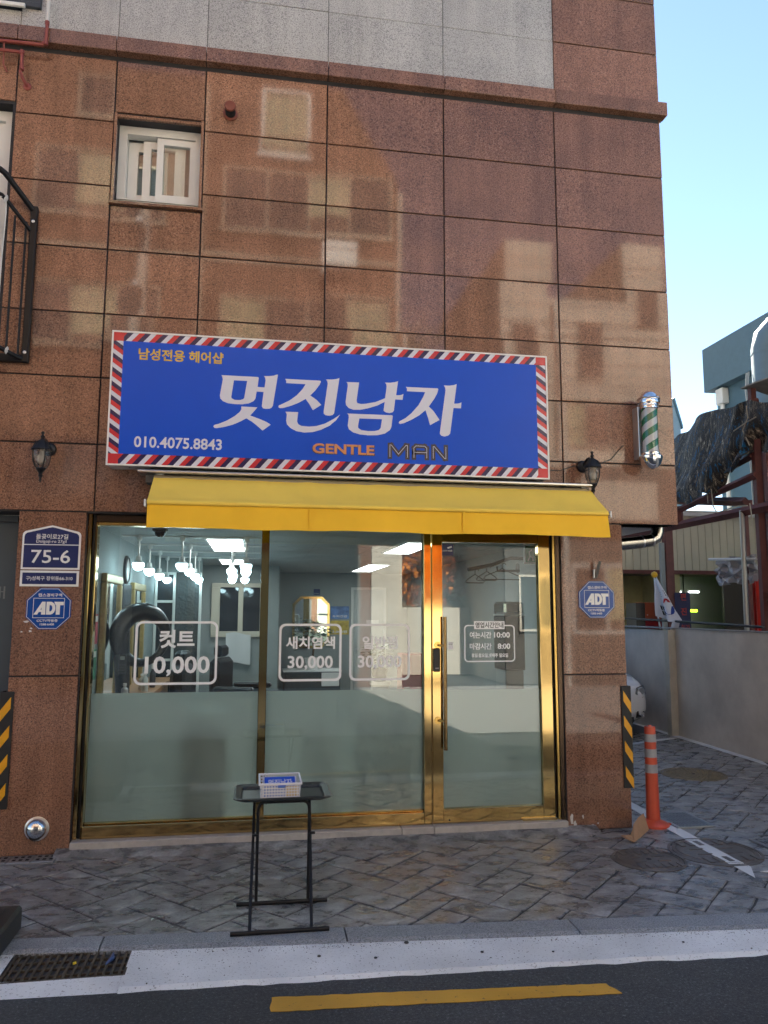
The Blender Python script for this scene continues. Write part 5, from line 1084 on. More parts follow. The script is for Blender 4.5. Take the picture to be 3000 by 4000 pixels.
# black halo hair processor
hp = thing('hair_processor', (-1.04,1.0,FZ), 'black floor-standing hair processor with a ring hood behind the left window', 'hair machine')
GB = mat('gloss black plastic', (0.012,0.013,0.015), 0.28)
ring = [(-0.935+0.185*math.cos(R(a))*0.98, 1.02+0.10*math.cos(R(a)), 1.435+0.215*math.sin(R(a))) for a in range(0, 361, 12)]
MB().tube(ring, [0.056+0.024*math.cos(R(a-125)) for a in range(0,361,12)], 14, caps=False).build('ring_hood', GB, hp, smooth=True)
MB().tube([(-1.075,0.98,1.62),(-1.09,0.96,1.50),(-1.085,0.95,1.30),(-1.07,0.95,1.10),(-1.06,0.95,0.85),(-1.055,0.95,0.15)], [0.05,0.062,0.066,0.060,0.052,0.045], 14).build('column', GB, hp, smooth=True)
MB().cbox(-1.095, -1.030, 0.872, 0.890, 1.13, 1.30, 0.008).build('control_panel', mat('panel face', (0.035,0.035,0.035), 0.3), hp)
MB().box(-1.082, -1.045, 0.8705, 0.8718, 1.255, 1.285).build('display', mat('display', (0.35,0.38,0.36), 0.4), hp)
for i in range(3):
    for j in range(4): MB().lathe([(0.006,0),(0.005,-0.003)], (-1.080+i*0.018,0.872,1.150+j*0.022), 8, 'Y').build('key', mat('key', (0.12,0.12,0.12), 0.4) if (i,j)==(0,0) else MATS['key'], hp)
for k in range(5):
    a = R(72*k); MB().tube([(-1.055,0.95,FZ+0.09),(-1.055+0.28*math.cos(a),0.95+0.28*math.sin(a),FZ+0.04)], 0.016, 8).build('foot_arm', GB, hp, smooth=True); MB().lathe([(0.025,0),(0.025,0.04)], (-1.055+0.28*math.cos(a),0.95+0.28*math.sin(a),FZ), 10).build('caster', BLACKP, hp)
# barber chairs
VIN = mat('black vinyl', (0.014,0.014,0.015), 0.35)
def barber_chair(x, y, rot, label):
    t = thing('barber_chair', (x,y,FZ), label, 'chair', 'barber chairs'); c, s = math.cos(R(rot)), math.sin(R(rot))
    def cb_(a0,a1,b0,b1,z0,z1,cc,name,m_):
        mb = MB().cbox(a0,a1,b0,b1,z0,z1,cc); mb.v = [(x+p[0]*c-p[1]*s, y+p[0]*s+p[1]*c, FZ+p[2]) for p in mb.v]; mb.build(name, m_, t)
    cb_(-0.26,0.26,-0.26,0.26,0.42,0.56,0.04,'seat',VIN); cb_(-0.25,0.25,0.22,0.34,0.58,1.06,0.05,'backrest',VIN); cb_(-0.13,0.13,0.24,0.34,1.07,1.20,0.03,'headrest',VIN)
    for sg_ in (-1,1): cb_(sg_*0.30-0.04,sg_*0.30+0.04,-0.22,0.24,0.70,0.76,0.02,'armrest',VIN); cb_(sg_*0.30-0.02,sg_*0.30+0.02,-0.1,0.1,0.45,0.70,0.01,'arm_support',CHROME)
    cb_(-0.20,0.20,-0.55,-0.40,0.16,0.20,0.01,'footrest',CHROME)
    MB().lathe([(0.30,0.0),(0.30,0.02),(0.10,0.06),(0.05,0.10),(0.05,0.42)], (x,y,FZ), 24).build('pedestal', CHROME, t, smooth=True)
barber_chair(-0.42, 2.15, 75, 'black barber chair in front of the mirrors, nearer the glass'); barber_chair(-0.10, 3.3, 70, 'black barber chair farther back in the shop')
# styling shelf with bottles
sh = thing('styling_shelf', (-1.0,1.75,0.8), 'brown wooden styling shelf under the mirrors', 'shelf')
WOOD = mat('brown wood', (0.26,0.12,0.045), 0.4, var=0.2, vscale=10)
MB().cbox(-1.21,-0.86,0.62,2.9,0.90,0.945,0.004).build('top', WOOD, sh); MB().cbox(-1.21,-0.90,0.66,2.86,0.70,0.898,0.004).build('drawer_box', WOOD, sh)
for y in (0.8, 1.8, 2.7): MB().cbox(-1.19,-1.15,y-0.02,y+0.02,FZ,0.70,0.003).build('leg', BLACKM, sh)
for (x,y,h,c_,l) in ((-0.95,1.42,0.17,(0.55,0.60,0.60),'clear pump bottle'),(-1.0,1.60,0.14,(0.60,0.58,0.52),'white spray bottle'),(-0.93,1.78,0.20,(0.05,0.05,0.06),'black spray bottle'),(-1.02,0.78,0.13,(0.62,0.62,0.62),'white jar')):
    t = thing('bottle', (x,y,0.945), l+' on the brown styling shelf', 'bottle'); MB().lathe([(0.026,0),(0.028,0.02),(0.028,h*0.65),(0.012,h*0.78),(0.012,h*0.85)], (x,y,0.945), 14).build('body', mat(l, c_, 0.3), t, smooth=True); MB().lathe([(0.015,h*0.85),(0.015,h),(0.004,h)], (x,y,0.945), 10).build('cap', WHITEP, t)
# rear partition with rippled glass, rear window
pt = thing('glass_partition', (-0.94,3.9,FZ), 'white framed partition with dark rippled glass behind the bulbs', 'partition')
RG = mat('rippled dark glass', (0.055,0.065,0.065), 0.12, bump=0.9, bscale=34)
for x in (-1.205,-0.99,-0.68): MB().cbox(x,x+0.03,3.88,3.93,FZ,2.12,0.003).build('post', WHITEM, pt)
for z in (FZ,1.05,1.75,2.09): MB().cbox(-1.174,-0.992,3.885,3.925,z,z+0.03,0.002).build('rail', WHITEM, pt)
MB().box(-1.174,-0.992,3.90,3.906,0.1,2.09).build('pane', mat('dark pane', (0.03,0.035,0.04), 0.08), pt); MB().box(-0.959,-0.681,3.90,3.906,0.1,2.12).build('pane', RG, pt); MB().box(-1.21,-0.65,3.88,3.93,2.121,CZ-0.001).build('header', RW, pt)
rw = thing('rear_window', (-0.25,5.58,1.3), 'cream framed double window in the rear shop wall', 'window')
CREAM = mat('cream window frame', (0.55,0.52,0.42), 0.5)
for (a,b,c_,d) in ((-0.62,0.14,1.28,1.36),(-0.62,0.14,1.99,2.05),(-0.62,-0.50,1.36,1.99),(-0.24,-0.17,1.36,1.99),(0.07,0.14,1.36,1.99)): MB().cbox(a,b,5.54,5.599,c_,d,0.004).build('frame', CREAM, rw)
for a, b in ((-0.50,-0.24),(-0.17,0.07)): MB().box(a,b,5.575,5.58,1.36,1.99).build('pane', mat('night pane', (0.03,0.035,0.04), 0.03), rw)
tw = MB().sheet([[(-0.40+0.07*i, 5.50+0.01*math.sin(i*1.7), 1.33-0.42*j/4+0.02*math.sin(i)) for i in range(6)] for j in range(5)], 0.01, (0,1,0))
tag(tw.build('hanging_towel', mat('white towel', (0.62,0.65,0.65), 0.9), smooth=True), 'white towel hanging below the rear window', 'towel')
# things blurred behind the frosted film
tag(MB().cbox(-0.50,-0.19,0.24,0.60,FZ,0.90,0.008).build('storage_cabinet', mat('charcoal cabinet', (0.018,0.024,0.024), 0.5)), 'dark cabinet blurred behind the frosted left window', 'cabinet')
tag(MB().cbox(0.86,1.26,0.42,0.85,FZ,0.86,0.008).build('storage_cabinet', mat('brown cabinet', (0.16,0.10,0.07), 0.5)), 'brown cabinet blurred behind the frosted middle window', 'cabinet')
tag(MB().cbox(0.42,0.72,0.70,1.10,FZ,0.72,0.008).build('waiting_bench', mat('dark green seat', (0.03,0.055,0.045), 0.5)), 'dark seat blurred behind the frosted middle window', 'bench')
rk = thing('white_rack', (0.67,0.16,FZ), 'white tube rack blurred behind the frosted middle window', 'rack')
for (a,b,c_,d) in ((0.515,0.535,0.15,0.47),(0.80,0.82,0.15,0.47),(0.536,0.799,0.45,0.47),(0.30,0.32,0.15,0.36)): MB().cbox(a,b,0.135,0.155,c_,d,0.003).build('tube', WHITEP, rk)
MB().cbox(0.30,0.82,0.135,0.155,FZ,0.149,0.003).build('foot', WHITEP, rk)
# middle-window background: octagonal mirror, posters, counter, plants, door
om = thing('octagon_mirror', (0.94,7.58,1.1), 'octagonal gold mirror on the rear wall of the shop', 'mirror')
def octa(x0,x1,z0,z1,c): return [(x0+c,z0),(x1-c,z0),(x1,z0+c),(x1,z1-c),(x1-c,z1),(x0+c,z1),(x0,z1-c),(x0,z0+c)]
curve_mesh([octa(0.64,1.28,1.02,1.90,0.13), octa(0.68,1.24,1.06,1.86,0.115)], 0.03, 7.599, 'frame', GOLD, om); curve_mesh([octa(0.678,1.242,1.058,1.862,0.115)], 0.012, 7.598, 'mirror_glass', MIR, om)
for (x0_,x1_,z0_,z1_,c_,l,tx) in ((1.30,1.62,1.52,1.735,(0.10,0.22,0.50),'blue scalp care poster on the rear shop wall','두피건강'),(1.30,1.62,1.25,1.49,(0.62,0.45,0.06),'yellow price poster on the rear shop wall','3,000원'),(1.00,1.11,1.93,2.03,(0.02,0.03,0.12),'small navy camera sticker above the octagonal mirror','CCTV')):
    t = thing('poster', (x0_,7.595,z0_), l, 'poster'); MB().box(x0_,x1_,7.592,7.5985,z0_,z1_).build('sheet', mat(l, c_, 0.5, var=0.5, vscale=9), t); text(tx, x0_+0.03*(x1_-x0_)/0.3, x1_-0.03*(x1_-x0_)/0.3, z0_+0.02, z0_+0.30*(z1_-z0_), 7.5915, WHITEP, t, 0.02, 0.001)
idr = thing('inner_door', (1.93,7.58,FZ), 'pale inner door in the rear shop wall', 'door')
MB().cbox(1.70,2.23,7.56,7.598,FZ,2.02,0.004).build('leaf', mat('pale door', (0.50,0.53,0.51), 0.5), idr); curve_mesh([[(1.655,FZ),(2.275,FZ),(2.275,2.065),(1.655,2.065)],[(1.698,FZ+0.002),(2.232,FZ+0.002),(2.232,2.022),(1.698,2.022)]], 0.03, 7.599, 'frame', WHITEM, idr); MB().cbox(1.92,2.14,7.553,7.559,1.42,1.50,0.001).build('name_plate', WHITEP, idr); MB().lathe([(0.025,0),(0.025,-0.05)], (1.76,7.56,1.0), 12, 'Y').build('knob', BRUSHED, idr, smooth=True)
ct = thing('counter', (0.9,6.7,FZ), 'low grey and white counter under the octagonal mirror', 'counter')
MB().cbox(0.48,1.36,6.5,7.0,FZ,0.70,0.005).build('carcass', mat('grey counter', (0.07,0.08,0.085), 0.4), ct); MB().cbox(0.46,1.38,6.48,7.02,0.701,0.725,0.004).build('top', WHITEP, ct); MB().cbox(1.06,1.34,6.485,6.499,0.48,0.69,0.003).build('drawer', WHITEP, ct)
LEAF = mat('indoor leaf', (0.022,0.075,0.030), 0.35, var=0.4, vscale=20); BARK = mat('plant stem', (0.10,0.065,0.035), 0.8)
def potted(x, y, z, h, spread, nl, potm, label, orange=False):
    t = thing('potted_plant', (x,y,z), label, 'plant')
    MB().lathe([(0.09,0),(0.12,0.16),(0.125,0.18),(0.11,0.18),(0.10,0.15)], (x,y,z), 18).build('pot', potm, t, smooth=True)
    MB().tube([(x,y,z+0.15),(x+0.02,y,z+0.15+h*0.3),(x-0.01,y,z+0.15+h*0.6)], [0.018,0.015,0.010], 8).build('trunk', BARK, t, smooth=True)
    mb = MB(); rnd = random.Random(int(x*100))
    for k in range(nl):
        a = rnd.uniform(0,6.283); rr = spread*math.sqrt(rnd.random()); zz_ = z+0.2+h*(0.35+0.65*rnd.random()); c = Vector((x+rr*math.cos(a), y+rr*math.sin(a), zz_ - rr*0.4)); d = Vector((math.cos(a),math.sin(a),rnd.uniform(-0.6,0.4))).normalized(); n_ = d.cross(Vector((rnd.uniform(-.4,.4),rnd.uniform(-.4,.4),1))).normalized(); L = rnd.uniform(0.07,0.12); w = L*0.28
        mb.add([c, c+d*L*0.5+n_*w, c+d*L, c+d*L*0.5-n_*w], [(0,1,2,3)])
    mb.build('foliage', LEAF, t)
potted(0.93,6.75,0.725,0.62,0.28,170,WHITEP,'leafy potted plant on the counter in front of the octagonal mirror'); 
st = thing('plant_stand', (1.75,5.05,FZ), 'pale fluted pedestal under the second plant', 'pedestal'); MB().lathe([(0.16,0),(0.16,0.04),(0.13,0.06),(0.13,0.55),(0.16,0.58),(0.16,0.62)], (1.75,5.05,FZ), 20).build('column', mat('pale pedestal', (0.5,0.5,0.46), 0.6), st, smooth=True)
potted(1.75,5.05,FZ+0.62,0.36,0.20,120,BLACKP,'low potted plant on the pale pedestal')
ex = thing('fire_extinguisher', (2.15,5.2,FZ), 'red fire extinguisher beside the pedestal plant', 'extinguisher'); MB().lathe([(0.075,0),(0.08,0.03),(0.08,0.40),(0.05,0.46),(0.025,0.48)], (2.12,4.9,FZ), 20).build('cylinder', mat('extinguisher red', (0.5,0.02,0.02), 0.3), ex, smooth=True); MB().cbox(2.08,2.16,4.87,4.93,FZ+0.48,FZ+0.54,0.005).build('valve', BLACKP, ex); MB().tube([(2.16,4.9,FZ+0.5),(2.22,4.88,FZ+0.4),(2.21,4.87,FZ+0.15)], 0.012, 8).build('hose', BLACKP, ex, smooth=True)
tag(MB().cbox(2.18,2.60,5.6,6.0,FZ,1.02,0.01).build('red_locker', mat('red locker', (0.28,0.02,0.03), 0.35)), 'dark red cabinet at the back right of the shop', 'cabinet')
# coat rail and hangers behind the door
cr = thing('coat_rail', (2.3,1.1,2.1), 'dark coat rail hanging behind the door glass', 'rail')
MB().tube([(1.90,0.95,2.035),(2.14,1.0,2.085),(2.33,1.05,2.150),(2.50,1.06,2.152),(2.66,1.06,2.152)], 0.017, 10).build('rail', BLACKP, cr, smooth=True); MB().lathe([(0.045,0),(0.045,0.008)], (2.40,1.05,2.06), 18, 'X').build('end_disc', BLACKP, cr)
MB().tube([(2.19,1.0,2.07),(2.19,1.0,2.03),(2.42,1.05,2.035)], 0.011, 8).build('lower_rail', BLACKP, cr, smooth=True)
def hanger(x, y, z, w, h, label):
    t = thing('clothes_hanger', (x,y,z), label, 'hanger', 'hangers on the coat rail')
    MB().tube([(x-w/2,y,z-h),(x-w/2+0.02,y,z-h+0.025),(x-0.03,y,z-0.02),(x,y,z),(x+0.03,y,z-0.02),(x+w/2-0.02,y,z-h+0.025),(x+w/2,y,z-h),(x+w/2-0.015,y,z-h-0.008),(x-w/2+0.015,y,z-h-0.008),(x-w/2,y,z-h)], 0.0045, 6).build('wire', BLACKP, t, smooth=True)
    MB().tube([(x,y,z),(x,y,z+0.03)]+[(x+0.018-0.018*math.cos(R(a)),y,z+0.03+0.018*math.sin(R(a))) for a in (45,90,135,180)], 0.0035, 6).build('hook', BLACKP, t, smooth=True)
hanger(2.245,1.02,2.055,0.36,0.095,'broad black hanger nearest the right jamb'); hanger(2.09,1.0,2.025,0.20,0.075,'narrow wire hanger between the other two hangers'); hanger(1.97,0.97,1.995,0.18,0.070,'narrow wire hanger at the left end of the coat rail')
ap = thing('upright_appliance', (2.34,1.05,FZ), 'tall dark appliance with chrome top behind the door glass', 'appliance')
MB().cbox(2.245,2.435,0.98,1.30,1.13,1.62,0.006).build('body', mat('appliance dark', (0.035,0.04,0.045), 0.25), ap); MB().cbox(2.245,2.435,0.98,1.30,1.632,1.75,0.02).build('top', mat('appliance chrome', (0.55,0.58,0.6), 0.12, 1.0), ap); MB().box(2.243,2.437,0.975,1.302,1.621,1.631).build('trim', ALU, ap); MB().cbox(2.255,2.425,1.0,1.29,FZ,1.129,0.006).build('stand', mat('appliance base', (0.30,0.33,0.33), 0.4), ap)
es = thing('exit_sign', (2.42,0.60,2.05), 'green exit sign cut off by the door frame', 'sign'); MB().cbox(2.30,2.52,0.58,0.60,2.07,2.24,0.003).build('box', mat('exit white', (0.75,0.78,0.76), 0.4), es); MB().box(2.312,2.40,0.577,0.5798,2.085,2.225).build('green_field', mat('exit green', (0.0,0.22,0.10), 0.4), es)
mb = MB(); stroke(mb, [(2.335,2.10),(2.350,2.14),(2.345,2.175),(2.365,2.19)], 0.010, 0.5755, 0.5768); stroke(mb, [(2.350,2.14),(2.375,2.125),(2.380,2.10)], 0.010, 0.5755, 0.5768); mb.build('running_figure', WHITEP, es)

# ------------------------------------------------------------------ parking lot side
GWALL = mat('grey painted wall', (0.64,0.60,0.53), 0.75, var=0.20, vscale=1.3, bump=0.15, bscale=90)
gw = thing('boundary_wall', (5.8,3,0), 'grey painted boundary wall of the parking lot', 'wall')
MB().box(5.685,5.90,-4.6,4.02,-0.02,1.425).build('wall_panel', GWALL, gw); MB().box(5.675,5.90,4.245,8.8,-0.02,1.405).build('wall_panel', GWALL, gw)
MB().box(5.668,5.90,4.14,4.243,-0.02,1.412).build('pilaster', mat('pilaster grey', (0.44,0.43,0.40), 0.75, var=0.1), gw); MB().box(5.585,5.90,4.022,4.138,-0.02,1.415).build('pilaster', mat('buff trim', (0.54,0.51,0.42), 0.7, var=0.12), gw)
for y0_, y1_, x0_ in ((-4.62,4.02,5.675),(4.023,8.8,5.645)): MB().box(x0_,5.91,y0_,y1_,1.4265,1.440).build('coping', mat('coping grey', (0.30,0.29,0.27), 0.7) if y0_ < 0 else MATS['coping grey'], gw)
# chrome flue
du = thing('flue_duct', (3.2,0.25,2.2), 'shiny steel flue elbowing up into the soffit beside the right pier', 'duct')
MB().tube([(2.93,0.23,2.215),(3.20,0.23,2.245),(3.30,0.23,2.262),(3.345,0.23,2.285),(3.365,0.23,2.33),(3.367,0.23,2.375)], 0.052, 20).build('pipe', mat('polished flue', (0.40,0.385,0.36), 0.2, 1.0), du, smooth=True)
for x in (3.21, 3.30): MB().tube([(x,0.23,2.247+(x-3.21)*0.17),(x+0.014,0.23,2.249+(x-3.21)*0.17)], 0.055, 20).build('band', BRUSHED, du, smooth=True)
# parked car, nose towards the street
car = thing('parked_car', (4.52,6.2,0), 'white car parked nose forward behind the right pier', 'car')
CW = mat('white car paint', (0.78,0.79,0.80), 0.12, coat=0.6); CGL = mat('car glass', (0.02,0.025,0.028), 0.03); TYR = mat('tyre', (0.015,0.015,0.015), 0.8); LENS = glass('lamp lens', (0.92,0.94,0.95), 1.5)
def car_sections():
    # (y, half width, z bottom, z shoulder, z top, top half width)
    S = [(4.02,0.50,0.30,0.50,0.52,0.40),(4.06,0.66,0.24,0.56,0.62,0.52),(4.14,0.76,0.20,0.60,0.69,0.60),(4.28,0.835,0.19,0.63,0.745,0.66),(4.55,0.88,0.19,0.66,0.82,0.70),(4.95,0.89,0.19,0.70,0.90,0.72),(5.25,0.89,0.19,0.72,0.945,0.74),(6.2,0.89,0.19,0.76,0.96,0.76),(7.3,0.89,0.19,0.80,0.97,0.76),(7.9,0.87,0.20,0.82,0.98,0.74),(8.3,0.80,0.24,0.80,0.97,0.66),(8.42,0.64,0.34,0.72,0.86,0.52)]
    rows_ = []
    for (y, hw, zb, zs, zt, tw_) in S:
        half = [(0,zb),(hw*0.80,zb),(hw*0.955,zb+0.05),(hw,zb+0.16),(hw*1.0,(zb+zs)/2+0.06),(hw*0.975,zs),(tw_+0.5*(hw-tw_)*0.6,(zs+zt)/2+0.03),(tw_*0.75,zt),(0,zt+0.015)]
        ring = half + [(-a, b) for a, b in reversed(half[1:-1])]
        rows_.append([(4.52+a, y, b) for a, b in ring]+[(4.52+ring[0][0], y, ring[0][1])])
    return rows_
cs = car_sections(); mb = MB().sheet(cs); n_ = len(cs[0])-1
mb.f.append(tuple(range(n_))); mb.f.append(tuple((len(cs)-1)*(n_+1)+i for i in range(n_))[::-1])
mb.build('body', CW, car, smooth=True)
cabn = []
for (y, hb, ht, zb, zt) in ((5.05,0.72,0.70,0.92,0.93),(5.75,0.76,0.60,0.94,1.36),(6.3,0.77,0.62,0.95,1.45),(7.1,0.77,0.61,0.96,1.43),(7.75,0.75,0.56,0.96,1.22),(8.15,0.68,0.55,0.96,0.99)):
    cabn.append([(4.52-hb,y,zb),(4.52-ht,y,zt),(4.52,y,zt+0.02),(4.52+ht,y,zt),(4.52+hb,y,zb)])
MB().sheet(cabn).build('cabin_glass', CGL, car, smooth=True)
MB().sheet([[(4.52-0.60,5.78,1.372),(4.52,5.74,1.396),(4.52+0.60,5.78,1.372)],[(4.52-0.625,6.3,1.462),(4.52,6.3,1.484),(4.52+0.625,6.3,1.462)],[(4.52-0.615,7.1,1.442),(4.52,7.1,1.464),(4.52+0.615,7.1,1.442)],[(4.52-0.58,7.6,1.30),(4.52,7.62,1.32),(4.52+0.58,7.6,1.30)]], 0.01, (0,0,-1)).build('roof', CW, car, smooth=True)
for s in (-1, 1):
    hx = 4.52 + s*0.675
    hl = MB().add([(4.52+s*q[0],q[1],q[2]) for q in ((0.792,4.185,0.555),(0.815,4.255,0.615),(0.742,4.165,0.672),(0.585,4.062,0.640),(0.555,4.030,0.560),(0.690,4.085,0.505))], [(0,1,2,3,4,5)])
    o = hl.build('headlight', mat('headlight reflector', (0.6,0.62,0.64), 0.15, 0.9) if s < 0 else MATS['headlight reflector'], car)
    MB().lathe([(0.045,0),(0.035,0.02),(0.01,0.03)], (hx,4.078,0.595), 14, 'Y').build('lamp', CHROME, o, smooth=True)
    MB().add([(hx+s*0.045,4.118,0.25),(hx+s*0.045,4.112,0.325),(hx-s*0.10,4.035,0.335),(hx-s*0.13,4.022,0.25)], [(0,1,2,3)]).build('fog_recess', BLACKP, car)
    MB().lathe([(0.036,0.0),(0.032,-0.014),(0.004,-0.02)], (hx-s*0.005,4.085,0.288), 14, 'Y').build('fog_light', CHROME, car, smooth=True)
    for y in (4.95, 7.55):
        w_ = MB().lathe([(0.20,-0.10),(0.30,-0.10),(0.315,-0.07),(0.315,0.07),(0.30,0.10),(0.20,0.10)], (4.52+s*0.79,y,0.315), 26, 'X').build('wheel', TYR, car, smooth=True)
        MB().lathe([(0.20,0.0),(0.19,0.012*1),(0.06,0.02),(0.02,0.02)], (4.52+s*(0.885),y,0.315), 20, 'X').build('rim', BRUSHED, w_, smooth=True)
    MB().cbox(4.52+s*0.93-0.07,4.52+s*0.93+0.07,5.55,5.65,0.95,1.07,0.02).build('mirror', CW, car)
MB().cbox(4.27,4.77,3.995,4.02,0.36,0.47,0.004).build('number_plate', WHITEP, car); MB().cbox(4.20,4.84,4.0,4.05,0.51,0.57,0.008).build('grille', BLACKP, car); MB().box(4.0,5.04,4.03,4.1,0.2,0.26).build('lower_grille', BLACKP, car)
# shed behind the wall
SHC = mat('cream ribbed cladding', (0.46,0.43,0.33), 0.55, var=0.08, vscale=2)
shd = thing('ribbed_shed', (8,8,0), 'cream shed with ribbed metal cladding and red steel frame beyond the grey wall', 'shed')
REDS = mat('red oxide steel', (0.115,0.032,0.028), 0.6, var=0.25, vscale=8)
for i in range(30):
    x0_ = 5.95 + i*0.155; MB().prism([(x0_,8.02),(x0_+0.006,8.0),(x0_+0.146,8.0),(x0_+0.152,8.02)], 'Z', 2.46, 3.53).build('cladding_sheet', SHC, shd)
MB().box(5.9,10.7,8.021,8.10,2.40,3.60).build('back_wall', SHC, shd); MB().box(5.9,10.7,7.94,8.02,2.385,2.458).build('lower_beam', REDS, shd); MB().box(5.9,10.7,7.93,8.02,3.531,3.60).build('eave_trim', mat('pale eave', (0.5,0.5,0.47), 0.5), shd)
MB().box(5.9,10.7,7.0,7.08,3.62,3.73).build('eave_beam', REDS, shd)
MB().box(7.285,7.43,6.95,7.08,0,3.62).build('post', REDS, shd); MB().box(7.20,7.275,6.98,7.05,0,2.9).build('post', mat('grey post', (0.20,0.22,0.23), 0.5), shd)
INW = mat('shed inner wall', (0.36,0.32,0.16), 0.7, var=0.12); MB().box(5.9,8.0,9.2,9.25,0,2.4).build('inner_wall', INW, shd); MB().box(8.0,8.15,8.0,9.25,0,2.4).build('inner_wall', INW, shd); MB().box(9.0,10.7,7.9,7.95,0,2.38).build('dark_panel', mat('shed dark', (0.05,0.04,0.03), 0.7), shd); MB().box(8.15,11.5,9.2,9.25,0,2.4).build('inner_wall', mat('shed pale', (0.30,0.31,0.27), 0.7), shd)
MB().box(5.9,10.7,8.101,9.3,2.40,2.44).build('ceiling', mat('shed ceiling', (0.22,0.20,0.15), 0.8), shd)
MB().box(5.9,10.7,8.1,12.0,3.60,3.66).build('roof', mat('shed roof', (0.2,0.2,0.2), 0.7), shd)
for x in (8.40, 8.80): 
    t = thing('tube_light', (x,8.6,2.1), 'lit tube light %s inside the cream shed' % ('at the left' if x < 8.6 else 'at the right'), 'light'); MB().cbox(x-0.12,x+0.12,8.55,8.65,2.075,2.105,0.004).build('housing', WHITEP, t); MB().tube([(x-0.11,8.6,2.06),(x+0.11,8.6,2.06)], 0.013, 8).build('tube', emitter('shed tube', (0.9,0.97,1.0), 6.0) if x < 8.6 else MATS['shed tube'], t)
fan = thing('wall_fan', (8.46,8.5,1.78), 'small fan hanging in the cream shed', 'fan'); MB().lathe([(0.10,0),(0.11,-0.03),(0.10,-0.06),(0.02,-0.07)], (8.46,8.4,1.86), 20, 'Y').build('cage', mat('fan grey', (0.16,0.18,0.19), 0.4), fan, smooth=True); MB().tube([(8.46,8.4,1.96),(8.46,8.4,2.4)], 0.012, 6).build('rod', BLACKM, fan)
tag(MB().cbox(8.29,8.68,8.3,8.34,1.655,1.705,0.006).build('light_bar', emitter('green light bar', (0.45,1.0,0.02), 1.6)), 'glowing green light bar inside the cream shed', 'light')
cbn = thing('cabinet', (7.2,7.5,0), 'black and red cabinet behind the grey wall', 'cabinet'); MB().cbox(6.95,7.13,7.5,7.9,0,1.82,0.006).build('side', mat('cabinet black', (0.03,0.028,0.026), 0.4), cbn); MB().cbox(7.132,7.52,7.5,7.9,1.50,1.83,0.006).build('door', mat('cabinet orange red', (0.36,0.085,0.040), 0.45), cbn); MB().cbox(7.132,7.52,7.5,7.9,0,1.49,0.006).build('door', mat('cabinet red', (0.30,0.018,0.022), 0.45), cbn); MB().lathe([(0.012,0),(0.012,-0.01)], (7.17,7.5,1.60), 8, 'Y').build('knob', BRUSHED, cbn)
bn = thing('banner', (7.53,6.9,1.3), 'navy banner with red Korean letters hanging on the red post', 'banner'); MB().sheet([[(7.40+0.295*i/6, 6.93+0.012*math.sin(i), 2.0-0.9*j/6) for i in range(7)] for j in range(7)], 0.004, (0,1,0)).build('cloth', mat('banner navy', (0.025,0.028,0.085), 0.7), bn, smooth=True)
RTX = mat('banner red', (0.42,0.05,0.04), 0.7)
for (tx, z) in (('편',1.86),('진',1.60)): text(tx, 7.50, 7.61, z, z+0.13, 6.912, RTX, bn, 0.02, 0.002)
text('0125', 7.50, 7.66, 1.36, 1.43, 6.912, RTX, bn, 0.02, 0.002)
# steel canopy frame along the wall
cf = thing('canopy_frame', (6.3,4,0), 'red steel frame of a makeshift canopy beyond the grey wall', 'frame')
for (x, y, w, z1_) in ((6.10,2.68,0.070,4.45),(6.12,2.50,0.070,3.6),(6.15,3.02,0.05,3.0)): MB().box(x-w/2,x+w/2,y-w/2,y+w/2,0,z1_).build('post', REDS, cf)
def beam(a, b, w, name='beam', m_=REDS): return MB().tube([a,b], w, 4).build(name, m_, cf)
beam((6.05,2.3,2.92),(6.05,7.0,2.90),0.06); beam((6.05,2.62,3.34),(6.05,5.9,2.95),0.05); beam((6.1,2.2,3.95),(7.3,2.2,3.95),0.05); beam((6.1,2.35,2.97),(8.6,2.35,3.35),0.045); beam((6.1,2.35,3.52),(7.6,2.45,3.72),0.045); beam((6.08,2.7,3.60),(6.9,5.5,3.62),0.05); beam((6.08,2.9,3.05),(7.3,7.0,3.68),0.05)
beam((6.05,4.4,2.90),(6.05,4.4,3.18),0.07); beam((6.1,2.5,2.60),(7.8,2.5,2.62),0.04); beam((6.1,2.62,1.9),(6.1,2.62,4.3),0.05)
MB().tube([(6.02,2.93,1.40),(6.02,2.90,2.93)], 0.030, 12).build('grey_pole', mat('galvanised pole', (0.42,0.43,0.42), 0.4, 0.6), cf, smooth=True)
tag(MB().tube([(5.76,5.6,1.555),(5.76,4.4,1.535),(5.76,2.25,1.49)], 0.016, 10).build('hand_pipe', BLACKM, smooth=True), 'black pipe running along the top of the grey wall', 'pipe')
# draped tarpaulin
TARP = bpy.data.materials.new('dirty tarpaulin'); TARP.use_nodes = True
_t = TARP.node_tree; _b = _t.nodes['Principled BSDF']; _g = _t.nodes.new('ShaderNodeNewGeometry'); _mp = _t.nodes.new('ShaderNodeMapping'); _mp.inputs['Scale'].default_value = (1,2.6,0.8); _t.links.new(_g.outputs['Position'], _mp.inputs[0])
_n = _t.nodes.new('ShaderNodeTexNoise'); _n.inputs['Scale'].default_value = 5.5; _n.inputs['Detail'].default_value = 9; _n.inputs['Roughness'].default_value = 0.75; _n.inputs['Distortion'].default_value = 1.2; _t.links.new(_mp.outputs[0], _n.inputs['Vector'])
_r2 = _t.nodes.new('ShaderNodeValToRGB'); _c = _r2.color_ramp; _c.elements[0].position = 0.385; _c.elements[0].color = (0.005,0.14,0.32,1); _c.elements[1].position = 0.42; _c.elements[1].color = (0.012,0.012,0.012,1)
